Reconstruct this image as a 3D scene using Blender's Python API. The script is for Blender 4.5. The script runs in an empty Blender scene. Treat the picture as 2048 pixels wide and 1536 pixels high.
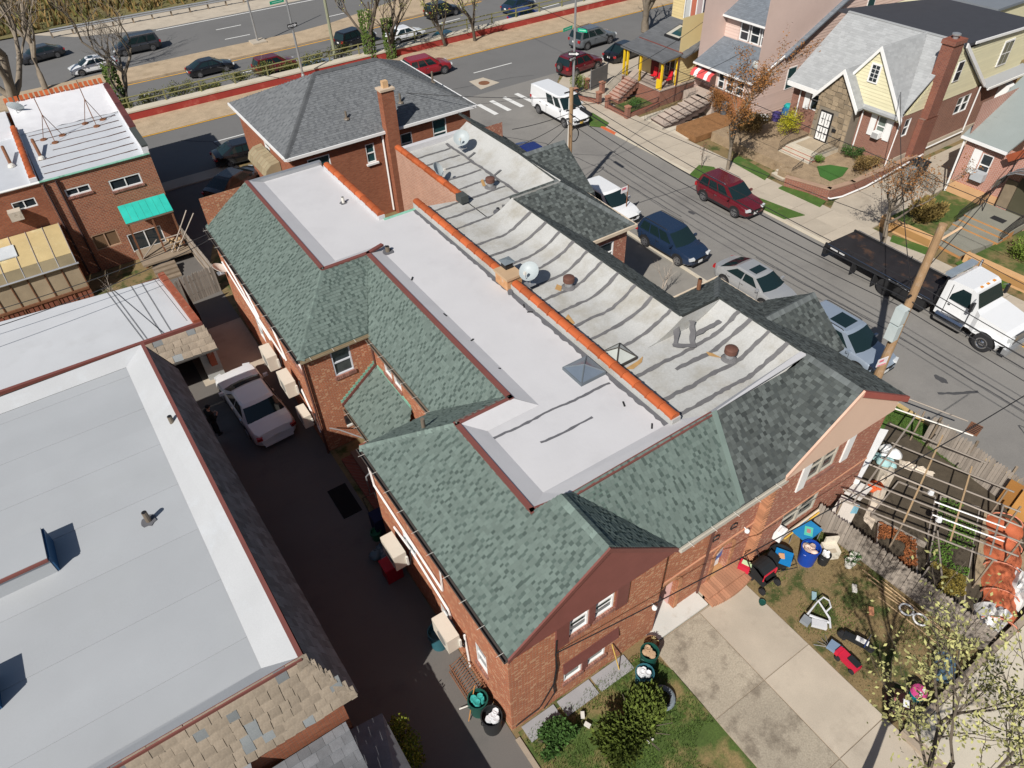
import bpy, bmesh, math, random
from mathutils import Vector, Matrix
random.seed(7)
R = math.radians
SC = bpy.context.scene
COL = SC.collection
# ---------------------------------------------------------------- camera
cam_d = bpy.data.cameras.new('camera'); cam = bpy.data.objects.new('camera', cam_d); COL.objects.link(cam)
cam_d.sensor_fit = 'HORIZONTAL'; cam_d.sensor_width = 36.0; cam_d.lens = 25.04
cam_d.clip_start = 0.3; cam_d.clip_end = 1500
_h, _t, _r = R(32.3609), R(42.8425), R(-2.2724)
_f = Vector((math.sin(_h)*math.cos(_t), math.cos(_h)*math.cos(_t), -math.sin(_t)))
_x = Vector((math.cos(_h), -math.sin(_h), 0)); _y = _x.cross(_f)
_rx = math.cos(_r)*_x + math.sin(_r)*_y; _ry = -math.sin(_r)*_x + math.cos(_r)*_y
cam.matrix_world = Matrix(((_rx.x, _ry.x, -_f.x, 0), (_rx.y, _ry.y, -_f.y, 0), (_rx.z, _ry.z, -_f.z, 23.4), (0, 0, 0, 1)))
SC.camera = cam
# ---------------------------------------------------------------- daylight
SUN_AZ, SUN_EL = R(240.0), R(42.5)      # compass-like: clockwise from +Y, where the sun stands
W = bpy.data.worlds.new('World'); SC.world = W; W.use_nodes = True
_n = W.node_tree.nodes; _n.clear()
_o = _n.new('ShaderNodeOutputWorld'); _b = _n.new('ShaderNodeBackground'); _s = _n.new('ShaderNodeTexSky')
_s.sky_type = 'NISHITA'; _s.sun_disc = False; _s.sun_elevation = SUN_EL; _s.sun_rotation = SUN_AZ
_b.inputs[1].default_value = 0.05
W.node_tree.links.new(_s.outputs[0], _b.inputs[0]); W.node_tree.links.new(_b.outputs[0], _o.inputs[0])
sl = bpy.data.lights.new('sun', 'SUN'); sl.energy = 4.4; sl.angle = R(0.5); sl.color = (1.0, 0.955, 0.89)
sun = bpy.data.objects.new('sun', sl); COL.objects.link(sun)
sun.rotation_euler = Vector((math.sin(SUN_AZ)*math.cos(SUN_EL), math.cos(SUN_AZ)*math.cos(SUN_EL), math.sin(SUN_EL))).to_track_quat('Z', 'Y').to_euler()
sun.location = (-40, -30, 60)
SC.view_settings.view_transform = 'Standard'; SC.view_settings.look = 'None'
SC.view_settings.exposure = 0.3; SC.view_settings.gamma = 1.0; SC.view_settings.use_curve_mapping = False
# ---------------------------------------------------------------- materials
MATS = {}
def M(name, col, rough=0.85, var=0.10, scale=1.5, fine=0.06, fscale=40, isl=0.0, spec=0.3, metal=0.0, bump=0.0, bscale=60, stain=None, sscale=0.6, slo=0.55, shi=0.75, alpha=1.0, tint=0.0, coat=0.0):
    """principled material with two octaves of noise on the base colour, an optional stain colour and per-piece variation"""
    if name in MATS: return MATS[name]
    m = bpy.data.materials.new(name); m.use_nodes = True; MATS[name] = m
    nt = m.node_tree; N = nt.nodes; L = nt.links
    p = N['Principled BSDF']
    p.inputs['Roughness'].default_value = rough; p.inputs['Metallic'].default_value = metal
    p.inputs['Specular IOR Level'].default_value = spec
    if coat: p.inputs['Coat Weight'].default_value = coat; p.inputs['Coat Roughness'].default_value = 0.04
    tc = N.new('ShaderNodeTexCoord')
    c = N.new('ShaderNodeRGB'); c.outputs[0].default_value = (*col, 1); out = c.outputs[0]
    if stain:
        t = N.new('ShaderNodeTexNoise'); t.inputs['Scale'].default_value = sscale; t.inputs['Detail'].default_value = 6; t.inputs['Roughness'].default_value = 0.65
        L.new(tc.outputs['Object'], t.inputs['Vector'])
        r = N.new('ShaderNodeMapRange'); r.inputs['From Min'].default_value = slo; r.inputs['From Max'].default_value = shi
        L.new(t.outputs['Fac'], r.inputs['Value'])
        x = N.new('ShaderNodeMix'); x.data_type = 'RGBA'; L.new(r.outputs[0], x.inputs['Factor']); L.new(out, x.inputs['A']); x.inputs['B'].default_value = (*stain, 1); out = x.outputs['Result']
    def mul(fac_socket, lo, hi, out):
        r = N.new('ShaderNodeMapRange'); r.inputs['To Min'].default_value = lo; r.inputs['To Max'].default_value = hi
        r.clamp = False; L.new(fac_socket, r.inputs['Value'])
        h = N.new('ShaderNodeVectorMath'); h.operation = 'SCALE'; L.new(out, h.inputs[0]); L.new(r.outputs[0], h.inputs['Scale']); return h.outputs[0]
    if var:
        t = N.new('ShaderNodeTexNoise'); t.inputs['Scale'].default_value = scale; t.inputs['Detail'].default_value = 5; L.new(tc.outputs['Object'], t.inputs['Vector'])
        out = mul(t.outputs['Fac'], 1-2*var, 1+2*var, out)
    if fine:
        t = N.new('ShaderNodeTexNoise'); t.inputs['Scale'].default_value = fscale; t.inputs['Detail'].default_value = 2; L.new(tc.outputs['Object'], t.inputs['Vector'])
        out = mul(t.outputs['Fac'], 1-2*fine, 1+2*fine, out)
    if isl:
        g = N.new('ShaderNodeNewGeometry'); out = mul(g.outputs['Random Per Island'], 1-isl, 1+isl, out)
    if tint:
        oi = N.new('ShaderNodeObjectInfo'); out = mul(oi.outputs['Random'], 1-tint, 1+tint, out)
    L.new(out, p.inputs['Base Color'])
    if bump:
        t = N.new('ShaderNodeTexNoise'); t.inputs['Scale'].default_value = bscale; t.inputs['Detail'].default_value = 4; L.new(tc.outputs['Object'], t.inputs['Vector'])
        b = N.new('ShaderNodeBump'); b.inputs['Strength'].default_value = bump; b.inputs['Distance'].default_value = 0.02
        L.new(t.outputs['Fac'], b.inputs['Height']); L.new(b.outputs[0], p.inputs['Normal'])
    return m
def BRICK(name, c1, c2, mortar, w=0.21, h=0.072, ms=0.012, speck=None, var=0.10):
    if name in MATS: return MATS[name]
    m = bpy.data.materials.new(name); m.use_nodes = True; MATS[name] = m
    N = m.node_tree.nodes; L = m.node_tree.links; p = N['Principled BSDF']; p.inputs['Roughness'].default_value = 0.9; p.inputs['Specular IOR Level'].default_value = 0.2
    tc = N.new('ShaderNodeTexCoord'); sp = N.new('ShaderNodeSeparateXYZ'); L.new(tc.outputs['Object'], sp.inputs[0])
    ad = N.new('ShaderNodeMath'); L.new(sp.outputs['X'], ad.inputs[0]); L.new(sp.outputs['Y'], ad.inputs[1])
    cb = N.new('ShaderNodeCombineXYZ'); L.new(ad.outputs[0], cb.inputs['X']); L.new(sp.outputs['Z'], cb.inputs['Y'])
    b = N.new('ShaderNodeTexBrick'); L.new(cb.outputs[0], b.inputs['Vector'])
    b.inputs['Scale'].default_value = 1; b.inputs['Brick Width'].default_value = w; b.inputs['Row Height'].default_value = h; b.inputs['Mortar Size'].default_value = ms; b.inputs['Mortar Smooth'].default_value = 0.3
    b.inputs['Color1'].default_value = (*c1, 1); b.inputs['Color2'].default_value = (*c2, 1); b.inputs['Mortar'].default_value = (*mortar, 1); b.inputs['Bias'].default_value = -0.1
    out = b.outputs['Color']
    if speck:
        v = N.new('ShaderNodeTexWhiteNoise'); v.noise_dimensions = '2D'
        sn = N.new('ShaderNodeVectorMath'); sn.operation = 'SNAP'; L.new(cb.outputs[0], sn.inputs[0]); sn.inputs[1].default_value = (w/2, h, 1)
        L.new(sn.outputs[0], v.inputs['Vector'])
        gt = N.new('ShaderNodeMath'); gt.operation = 'GREATER_THAN'; L.new(v.outputs['Value'], gt.inputs[0]); gt.inputs[1].default_value = 0.86
        x = N.new('ShaderNodeMix'); x.data_type = 'RGBA'; ml = N.new('ShaderNodeMath'); ml.operation = 'MULTIPLY'; L.new(gt.outputs[0], ml.inputs[0]); ml.inputs[1].default_value = 0.65
        L.new(ml.outputs[0], x.inputs['Factor']); L.new(out, x.inputs['A']); x.inputs['B'].default_value = (*speck, 1); out = x.outputs['Result']
    t = N.new('ShaderNodeTexNoise'); t.inputs['Scale'].default_value = 0.9; t.inputs['Detail'].default_value = 6; L.new(tc.outputs['Object'], t.inputs['Vector'])
    r = N.new('ShaderNodeMapRange'); r.inputs['To Min'].default_value = 1-2*var; r.inputs['To Max'].default_value = 1+2*var; L.new(t.outputs['Fac'], r.inputs['Value'])
    s = N.new('ShaderNodeVectorMath'); s.operation = 'SCALE'; L.new(out, s.inputs[0]); L.new(r.outputs[0], s.inputs['Scale'])
    L.new(s.outputs[0], p.inputs['Base Color'])
    bu = N.new('ShaderNodeBump'); bu.inputs['Strength'].default_value = 0.5; bu.inputs['Distance'].default_value = 0.012; bu.invert = True
    L.new(b.outputs['Fac'], bu.inputs['Height']); L.new(bu.outputs[0], p.inputs['Normal'])
    return m
brick = BRICK('red_brick', (0.44, 0.135, 0.062), (0.33, 0.09, 0.045), (0.36, 0.24, 0.16), speck=(0.55, 0.33, 0.20))
brick_or = BRICK('orange_brick', (0.36, 0.12, 0.06), (0.27, 0.075, 0.035), (0.20, 0.12, 0.085))
brick_pk = BRICK('pink_brick', (0.47, 0.24, 0.16), (0.38, 0.17, 0.11), (0.50, 0.40, 0.32))
brick_dk = BRICK('dark_brick', (0.27, 0.09, 0.055), (0.20, 0.07, 0.05), (0.26, 0.19, 0.15))
brick_light = BRICK('light_brick', (0.42, 0.15, 0.10), (0.36, 0.12, 0.08), (0.55, 0.48, 0.42))
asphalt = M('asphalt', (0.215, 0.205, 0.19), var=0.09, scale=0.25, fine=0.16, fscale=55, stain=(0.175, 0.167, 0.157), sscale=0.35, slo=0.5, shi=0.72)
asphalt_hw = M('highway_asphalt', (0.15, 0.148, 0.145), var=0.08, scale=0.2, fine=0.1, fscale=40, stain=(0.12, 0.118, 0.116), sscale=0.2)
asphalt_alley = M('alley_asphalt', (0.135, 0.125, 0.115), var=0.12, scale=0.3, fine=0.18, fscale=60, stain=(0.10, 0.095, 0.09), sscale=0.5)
concrete = M('concrete', (0.43, 0.375, 0.30), var=0.10, scale=0.9, fine=0.08, tint=0.07, stain=(0.31, 0.265, 0.21), sscale=0.8, slo=0.55, shi=0.8)
concrete_drk = M('weathered_concrete', (0.33, 0.27, 0.205), var=0.12, scale=0.8, fine=0.12, stain=(0.22, 0.185, 0.15), sscale=1.1)
concrete_lt = M('pale_concrete', (0.52, 0.47, 0.38), var=0.07, scale=0.7, fine=0.06, stain=(0.44, 0.35, 0.23), sscale=0.5)
white_roof = M('white_roof_coating', (0.52, 0.515, 0.525), rough=0.7, var=0.03, scale=0.7, fine=0.03, stain=(0.46, 0.455, 0.465), sscale=0.45, slo=0.5, shi=0.8, bump=0.15, bscale=4)
old_roof = M('old_silver_roof_coating', (0.42, 0.42, 0.405), rough=0.75, var=0.06, scale=1.2, fine=0.08, fscale=18, stain=(0.31, 0.29, 0.245), sscale=0.9, slo=0.46, shi=0.78)
grey_roof = M('grey_roof_membrane', (0.365, 0.38, 0.395), rough=0.65, var=0.05, scale=0.5, fine=0.03, stain=(0.36, 0.375, 0.385), sscale=0.35, tint=0.03)
foil_roof = M('crinkled_silver_roof', (0.66, 0.66, 0.68), rough=0.45, var=0.05, scale=1.5, bump=0.5, bscale=2.5, spec=0.5)
tar = M('roof_tar', (0.115, 0.115, 0.125), var=0.12, scale=4, fine=0.1)
maroon = M('maroon_metal', (0.175, 0.062, 0.052), rough=0.55, var=0.08, scale=2)
terracotta = M('terracotta_tile', (0.40, 0.095, 0.03), rough=0.6, var=0.1, scale=3, tint=0.22)
green_sh = M('green_shingle', (0.128, 0.165, 0.148), rough=0.95, var=0.04, scale=0.5, fine=0.12, fscale=120, isl=0.13, spec=0.15)
green_dk = M('green_shingle_lower_ply', (0.075, 0.102, 0.092), rough=0.95, var=0.04, fine=0.12, fscale=120, isl=0.2, spec=0.15)  # darker printed colour of the lower ply between raised tabs
grey_dk = M('grey_shingle_lower_ply', (0.055, 0.063, 0.062), rough=0.95, var=0.06, fine=0.12, fscale=120, isl=0.3, spec=0.15)  # printed dark grey of the lower ply, its own colour
slate_dk = M('blue_grey_lower_ply', (0.118, 0.125, 0.133), rough=0.95, var=0.04, fine=0.1, fscale=120, isl=0.12, spec=0.15)  # lower ply of the blue grey shingles, printed darker
green_base = M('green_shingle_base', (0.10, 0.145, 0.125), rough=0.95, var=0.05)
grey_sh = M('grey_shingle', (0.092, 0.104, 0.100), rough=0.95, var=0.10, scale=0.5, fine=0.14, fscale=120, isl=0.34, spec=0.15)
grey_base = M('grey_shingle_base', (0.055, 0.062, 0.06), rough=0.95, var=0.05)
slate_sh = M('blue_grey_shingle', (0.150, 0.158, 0.165), rough=0.95, var=0.04, scale=0.5, fine=0.12, fscale=120, isl=0.10, spec=0.15)
slate_base = M('blue_grey_shingle_base', (0.09, 0.094, 0.10), rough=0.95, var=0.05)
verd = M('verdigris_copper', (0.20, 0.42, 0.32), rough=0.7, var=0.15, scale=5, stain=(0.08, 0.16, 0.12), sscale=3)
bronze = M('brown_gutter', (0.16, 0.13, 0.10), rough=0.5, var=0.1)
gutter_m = M('gutter_tan', (0.28, 0.22, 0.14), rough=0.5, var=0.15, scale=4)
white_p = M('white_paint', (0.75, 0.75, 0.74), rough=0.5, var=0.04, scale=3)
white_dirty = M('weathered_white', (0.62, 0.60, 0.55), rough=0.6, var=0.08, scale=4)
black_p = M('black_metal', (0.018, 0.018, 0.02), rough=0.45, var=0.1)
rubber = M('rubber', (0.022, 0.022, 0.024), rough=0.9, var=0.1)
steel = M('galvanised_steel', (0.42, 0.43, 0.44), rough=0.4, metal=0.6, var=0.08)
glass = M('window_glass', (0.022, 0.030, 0.036), rough=0.04, var=0, fine=0, spec=0.7)
glass_car = M('car_glass', (0.010, 0.022, 0.024), rough=0.03, var=0, fine=0, spec=0.6)
glass_g = M('greenish_glass', (0.02, 0.06, 0.065), rough=0.05, var=0, fine=0, spec=0.7)
wood = M('weathered_wood', (0.23, 0.18, 0.13), rough=0.9, var=0.12, scale=3, tint=0.25, fine=0.1)
wood_new = M('fresh_timber', (0.43, 0.30, 0.17), rough=0.85, var=0.1, scale=3, tint=0.18)
wood_grey = M('grey_timber', (0.30, 0.26, 0.22), rough=0.9, var=0.1, scale=3, tint=0.2)
rust = M('rusty_iron', (0.19, 0.085, 0.045), rough=0.85, var=0.2, scale=6)
soil = M('garden_soil', (0.075, 0.06, 0.042), rough=1, var=0.2, scale=3, fine=0.2)
dirt = M('bare_dirt', (0.32, 0.25, 0.16), rough=1, var=0.15, scale=1.2, fine=0.2, fscale=25)
# ---------------------------------------------------------------- geometry helpers
_LOC = {}
_CNT = {}
def wloc(o): return _LOC.get(o.name, Vector((0, 0, 0))) if o else Vector((0, 0, 0))
class MB:
    """collects faces in world coordinates and links them as one mesh object"""
    def __init__(s): s.v = []; s.f = []; s.m = []; s.cm = 0
    def add(s, vs, fs):
        o = len(s.v); s.v += [tuple(p) for p in vs]; s.f += [tuple(i+o for i in f) for f in fs]; s.m += [s.cm]*len(fs); return s
    def poly(s, pts): return s.add(pts, [tuple(range(len(pts)))])
    def box(s, x0, x1, y0, y1, z0, z1):
        return s.add([(x0,y0,z0),(x1,y0,z0),(x1,y1,z0),(x0,y1,z0),(x0,y0,z1),(x1,y0,z1),(x1,y1,z1),(x0,y1,z1)],
            [(0,3,2,1),(4,5,6,7),(0,1,5,4),(1,2,6,5),(2,3,7,6),(3,0,4,7)])
    def cbox(s, c, sz, rz=0.0, rx=0.0, ry=0.0):
        m = Matrix.Translation(c) @ Matrix.Rotation(rz,4,'Z') @ Matrix.Rotation(ry,4,'Y') @ Matrix.Rotation(rx,4,'X')
        a, b, h = sz[0]/2, sz[1]/2, sz[2]/2
        vs = [m @ Vector(q) for q in ((-a,-b,-h),(a,-b,-h),(a,b,-h),(-a,b,-h),(-a,-b,h),(a,-b,h),(a,b,h),(-a,b,h))]
        return s.add(vs, [(0,3,2,1),(4,5,6,7),(0,1,5,4),(1,2,6,5),(2,3,7,6),(3,0,4,7)])
    def prism(s, poly, z0, z1):
        n = len(poly); a = sum(poly[i][0]*poly[(i+1)%n][1]-poly[(i+1)%n][0]*poly[i][1] for i in range(n))
        if a < 0: poly = poly[::-1]
        vs = [(p[0],p[1],z0) for p in poly]+[(p[0],p[1],z1) for p in poly]
        return s.add(vs, [tuple(range(n))[::-1], tuple(range(n,2*n))]+[(i,(i+1)%n,n+(i+1)%n,n+i) for i in range(n)])
    def slab(s, pts, th):
        """planar polygon thickened straight down"""
        n = len(pts); P = [Vector(p) for p in pts]
        nr = Vector((0,0,0))
        for i in range(n): nr += P[i].cross(P[(i+1)%n])
        if nr.z < 0: P.reverse()
        return s.add([tuple(p) for p in P]+[(p.x,p.y,p.z-th) for p in P], [tuple(range(n)), tuple(range(n,2*n))[::-1]]+[(i,n+i,n+(i+1)%n,(i+1)%n) for i in range(n)])
    def wslab(s, pts, nrm, th):
        """planar polygon thickened along a vector"""
        n = len(pts); d = Vector(nrm)*th; P = [Vector(p) for p in pts]
        return s.add([tuple(p) for p in P]+[tuple(p+d) for p in P], [tuple(range(n))[::-1], tuple(range(n,2*n))]+[(i,(i+1)%n,n+(i+1)%n,n+i) for i in range(n)])
    def tube(s, pts, r, n=6, cap=True):
        P = [Vector(p) for p in pts]; rs = r if isinstance(r, (list, tuple)) else [r]*len(P)
        o = len(s.v); up = Vector((0,0,1)); rings = []
        for i, p in enumerate(P):
            t = (P[min(i+1,len(P)-1)]-P[max(i-1,0)])
            if t.length < 1e-6: t = Vector((0,0,1))
            t.normalize(); a = t.cross(up if abs(t.z) < 0.95 else Vector((1,0,0))).normalized(); b = t.cross(a)
            rings.append([tuple(p+a*(rs[i]*math.cos(2*math.pi*k/n))+b*(rs[i]*math.sin(2*math.pi*k/n))) for k in range(n)])
        vs = [q for g in rings for q in g]; fs = []
        for i in range(len(P)-1):
            for k in range(n): fs.append((i*n+k, i*n+(k+1)%n, (i+1)*n+(k+1)%n, (i+1)*n+k))
        if cap: fs += [tuple(range(n))[::-1], tuple(range((len(P)-1)*n, len(P)*n))]
        return s.add(vs, fs)
    def lathe(s, c, prof, n=14, axis='z'):
        vs = []; fs = []
        for (r, h) in prof:
            for k in range(n):
                a = 2*math.pi*k/n; q = (r*math.cos(a), r*math.sin(a), h)
                if axis == 'y': q = (q[0], q[2], q[1])
                if axis == 'x': q = (q[2], q[0], q[1])
                vs.append((c[0]+q[0], c[1]+q[1], c[2]+q[2]))
        for i in range(len(prof)-1):
            for k in range(n): fs.append((i*n+k, i*n+(k+1)%n, (i+1)*n+(k+1)%n, (i+1)*n+k))
        fs += [tuple(range(n))[::-1], tuple(range((len(prof)-1)*n, len(prof)*n))]
        return s.add(vs, fs)
    def xform(s, m, start=0):
        for i in range(start, len(s.v)): s.v[i] = tuple(m @ Vector(s.v[i]))
        return s
    def build(s, name, mat, parent=None, smooth=False, recalc=True, kind=None):
        off = wloc(parent); me = bpy.data.meshes.new(name)
        me.from_pydata([(p[0]-off.x, p[1]-off.y, p[2]-off.z) for p in s.v], [], s.f)
        for m in (mat if isinstance(mat, (list, tuple)) else [mat]): me.materials.append(m)
        if any(s.m): me.polygons.foreach_set('material_index', s.m)
        if recalc:
            b = bmesh.new(); b.from_mesh(me); bmesh.ops.recalc_face_normals(b, faces=b.faces); b.to_mesh(me); b.free()
        if smooth:
            me.polygons.foreach_set('use_smooth', [True]*len(me.polygons))
            if smooth is not True: me.set_sharp_from_angle(angle=R(smooth))
        o = bpy.data.objects.new(name, me); COL.objects.link(o)
        if parent: o.parent = parent; _LOC[o.name] = off
        if kind: o['kind'] = kind
        return o
def thing(name, label, cat, loc=(0,0,0), rz=0.0, group=None):
    o = bpy.data.objects.new(name, None); COL.objects.link(o); o.empty_display_size = 0.3
    o.location = loc; o.rotation_euler = (0,0,rz); _LOC[o.name] = Vector(loc); o['label'] = label; o['category'] = cat
    if group: o['group'] = group
    return o
def tag(o, label, cat, group=None):
    o['label'] = label; o['category'] = cat
    if group: o['group'] = group
    return o
def struct(o): o['kind'] = 'structure'; return o
def inst(name, me, parent, loc, rot=(0,0,0), sc=(1,1,1)):
    o = bpy.data.objects.new(name, me); COL.objects.link(o); o.parent = parent
    p = Vector(loc)-wloc(parent); o.location = p; o.rotation_euler = rot; o.scale = sc; return o
def kids(o): return [c for c in bpy.data.objects if c.parent == o]
def clone(root, loc, rz, label, group=None, paint=None, cat=None):
    r = root.copy(); COL.objects.link(r); r.location = loc; r.rotation_euler = (0,0,rz); r['label'] = label
    if cat: r['category'] = cat
    if group: r['group'] = group
    for ch in list(root.children):
        c = ch.copy(); COL.objects.link(c); c.parent = r
        if paint and ch.name.split('.')[0] in ('body', 'mirror', 'door', 'hood'): c.material_slots[0].link = 'OBJECT'; c.material_slots[0].material = paint
        for g in list(ch.children):
            d = g.copy(); COL.objects.link(d); d.parent = c
    return r
FACE = {'-y': lambda at: (lambda u,d,z: (u, at-d, z)), '+y': lambda at: (lambda u,d,z: (u, at+d, z)), '-x': lambda at: (lambda u,d,z: (at-d, u, z)), '+x': lambda at: (lambda u,d,z: (at+d, u, z))}
def fbox(mb, F, u0, u1, d0, d1, z0, z1):
    vs = [F(u0,d0,z0),F(u1,d0,z0),F(u1,d1,z0),F(u0,d1,z0),F(u0,d0,z1),F(u1,d0,z1),F(u1,d1,z1),F(u0,d1,z1)]
    mb.add(vs, [(0,3,2,1),(4,5,6,7),(0,1,5,4),(1,2,6,5),(2,3,7,6),(3,0,4,7)])
def wall(mb, face, at, u0, u1, z0, z1, ops=(), th=0.14, top=None):
    """flat wall with rectangular openings; 'top' adds gable points (u, z) above"""
    F = FACE[face](at); ops = [o for o in ops if o[0] < u1 and o[1] > u0]
    us = sorted({u0, u1, *[max(u0,o[0]) for o in ops], *[min(u1,o[1]) for o in ops]}); zs = sorted({z0, z1, *[max(z0,o[2]) for o in ops], *[min(z1,o[3]) for o in ops]})
    for i in range(len(us)-1):
        for j in range(len(zs)-1):
            cu, cz = (us[i]+us[i+1])/2, (zs[j]+zs[j+1])/2
            if any(o[0] < cu < o[1] and o[2] < cz < o[3] for o in ops): continue
            mb.poly([F(us[i],0,zs[j]), F(us[i+1],0,zs[j]), F(us[i+1],0,zs[j+1]), F(us[i],0,zs[j+1])])
    for a,b,c,d in ops:
        mb.poly([F(a,0,c),F(b,0,c),F(b,-th,c),F(a,-th,c)]); mb.poly([F(a,0,d),F(b,0,d),F(b,-th,d),F(a,-th,d)])
        mb.poly([F(a,0,c),F(a,0,d),F(a,-th,d),F(a,-th,c)]); mb.poly([F(b,0,c),F(b,0,d),F(b,-th,d),F(b,-th,c)])
    if top: mb.poly([F(u,0,z) for u,z in top])
def window(parent, face, at, o, kind='hung', fm=None, gm=None, rec=0.07, fw=0.055, sill=None, grid=None, blind=None, label=None):
    """frame with sash rails in an opening (u0,u1,z0,z1); panes are sub-parts"""
    fm = fm or white_p; gm = gm or glass; F = FACE[face](at); a,b,c,d = o; e = 0.004
    a += e; b -= e; c += e; d -= e
    w = MB(); fbox(w,F,a,a+fw,-rec-.05,-.012,c,d); fbox(w,F,b-fw,b,-rec-.05,-.012,c,d); fbox(w,F,a+fw,b-fw,-rec-.05,-.012,c,c+fw); fbox(w,F,a+fw,b-fw,-rec-.05,-.012,d-fw,d)
    mz = (c+d)/2; mu = (a+b)/2; panes = [(a+fw,b-fw,c+fw,d-fw)]
    if kind == 'hung':
        fbox(w,F,a+fw,b-fw,-rec-.04,-.03,mz-.03,mz+.03); panes = [(a+fw,b-fw,c+fw,mz-.03),(a+fw,b-fw,mz+.03,d-fw)]
    elif kind == 'slide':
        fbox(w,F,mu-.03,mu+.03,-rec-.04,-.03,c+fw,d-fw); panes = [(a+fw,mu-.03,c+fw,d-fw),(mu+.03,b-fw,c+fw,d-fw)]
    elif kind == 'double':
        fbox(w,F,mu-.06,mu+.06,-rec-.04,-.012,c+fw,d-fw); panes = []
        for p,q in ((a+fw,mu-.06),(mu+.06,b-fw)):
            fbox(w,F,p,q,-rec-.04,-.03,mz-.025,mz+.025); panes += [(p,q,c+fw,mz-.025),(p,q,mz+.025,d-fw)]
    if grid:
        for k in range(1, grid[0]): u = a+(b-a)*k/grid[0]; fbox(w,F,u-.015,u+.015,-rec-.02,-rec+.006,c+fw,d-fw)
        for k in range(1, grid[1]): z = c+(d-c)*k/grid[1]; fbox(w,F,a+fw,b-fw,-rec-.02,-rec+.004,z-.015,z+.015)
    wo = w.build('window', fm, parent)
    if label: wo['label'] = label
    for k,(p,q,r,s) in enumerate(panes):
        g = MB(); fbox(g,F,p,q,-rec-.03,-rec-.01,r,s); g.build('pane', blind if (blind and k % 2 == 0) else gm, wo)
    if sill: s = MB(); fbox(s,F,a-.06,b+.06,-.1,.05,c-.09,c-.006); s.build('sill', sill, wo)
    return wo
def shingles(name, poly, eave, parent, mat, base, row=0.15, tw=(0.16,0.34), th=0.012, thick=0.13, kind='stuff', gap=0.006, seed=1, deck=True, lift=0.0, dark=None, dw=(0.06,0.13), pd=0.5):
    """a roof plane: a deck slab plus real overlapping shingle tabs laid in rows along 'eave'; 'dark' is the thin lower ply seen between raised tabs"""
    rnd = random.Random(seed); P = [Vector(p) for p in poly]; u = Vector(eave).normalized()
    n = Vector((0,0,0))
    for i in range(len(P)): n += P[i].cross(P[(i+1)%len(P)])
    n.normalize()
    if n.z < 0: n = -n
    v = n.cross(u).normalized()
    if v.z < 0: v = -v
    o = P[0]; Q = [((p-o).dot(u), (p-o).dot(v)) for p in P]
    v0 = min(q[1] for q in Q); v1 = max(q[1] for q in Q); mb = MB()
    def span(vv):
        xs = []
        for i in range(len(Q)):
            a, b = Q[i], Q[(i+1)%len(Q)]
            if (a[1]-vv)*(b[1]-vv) < 0: xs.append(a[0]+(b[0]-a[0])*(vv-a[1])/(b[1]-a[1]))
        xs.sort(); return xs
    vv = v0
    while vv < v1-0.03:
        h = min(row, v1-vv); xs = span(vv+h*0.5); low = rnd.random() < .5
        for j in range(0, len(xs)-1, 2):
            x = xs[j]; end = xs[j+1]
            while x < end-0.02:
                low = dark is not None and not low and rnd.random() < pd
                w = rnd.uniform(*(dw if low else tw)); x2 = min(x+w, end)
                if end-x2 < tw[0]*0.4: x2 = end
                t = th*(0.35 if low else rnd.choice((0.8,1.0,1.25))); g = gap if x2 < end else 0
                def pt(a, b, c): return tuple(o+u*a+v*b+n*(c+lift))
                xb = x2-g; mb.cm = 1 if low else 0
                mb.add([pt(x,vv,0.001),pt(xb,vv,0.001),pt(x,vv,t+.004),pt(xb,vv,t+.004),pt(xb,vv+h+.01,.003),pt(x,vv+h+.01,.003)], [(0,1,3,2),(2,3,4,5)])
                x = x2
        vv += row
    if deck: MB().slab(poly, thick).build('roof_deck', base, parent)
    return mb.build(name, [mat, dark] if dark else mat, parent, recalc=False, kind=kind)
_RC = {}
def ridge_caps(p0, p1, parent, mat, w=0.17, step=0.15, key='cap', drop=0.10):
    """individual bent cap shingles along a hip or ridge"""
    a, b = Vector(p0), Vector(p1); d = b-a; L = d.length; d.normalize(); s = d.cross(Vector((0,0,1))).normalized(); up = s.cross(d)
    if up.z < 0: up = -up
    me = _RC.get(key)
    if not me:
        h = step+.03
        m = MB().add([(-w,0,-drop),(0,0,.03),(w,0,-drop),(-w,h,-drop-.01),(0,h,.015),(w,h,-drop-.01),(-w,0,-drop-.02),(0,0,.01),(w,0,-drop-.02)], [(0,1,4,3),(1,2,5,4),(6,7,1,0),(7,8,2,1)])
        ob = m.build('ridge_cap', mat); me = ob.data; bpy.data.objects.remove(ob); _RC[key] = me
    n = max(1, int(L/step)); rot = Matrix((s, d, up)).transposed().to_euler()
    for i in range(n): inst('ridge_cap', me, parent, a+d*(i*L/n), rot)

# ---------------------------------------------------------------- the ground, roads, pavements
grass_m = M('lawn_grass', (0.062, 0.098, 0.022), var=0.18, scale=1.2, fine=0.3, fscale=30, stain=(0.21, 0.155, 0.07), sscale=0.75, slo=0.46, shi=0.62)
grass_g = M('green_grass', (0.060, 0.118, 0.022), var=0.2, scale=2, fine=0.3, fscale=35, stain=(0.14, 0.13, 0.05), sscale=1.1, slo=0.55, shi=0.72)
yard_m = M('worn_yard', (0.20, 0.145, 0.07), var=0.14, scale=1.5, fine=0.22, fscale=25, stain=(0.055, 0.075, 0.02), sscale=0.9, slo=0.50, shi=0.60)
dry_m = M('dry_brush', (0.17, 0.145, 0.062), var=0.25, scale=0.5, fine=0.3, fscale=8, stain=(0.085, 0.085, 0.03), sscale=0.25, slo=0.45, shi=0.65)
strip_m = M('tan_verge', (0.40, 0.31, 0.21), var=0.14, scale=1, fine=0.2, fscale=15, stain=(0.28, 0.21, 0.13), sscale=0.8)
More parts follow.
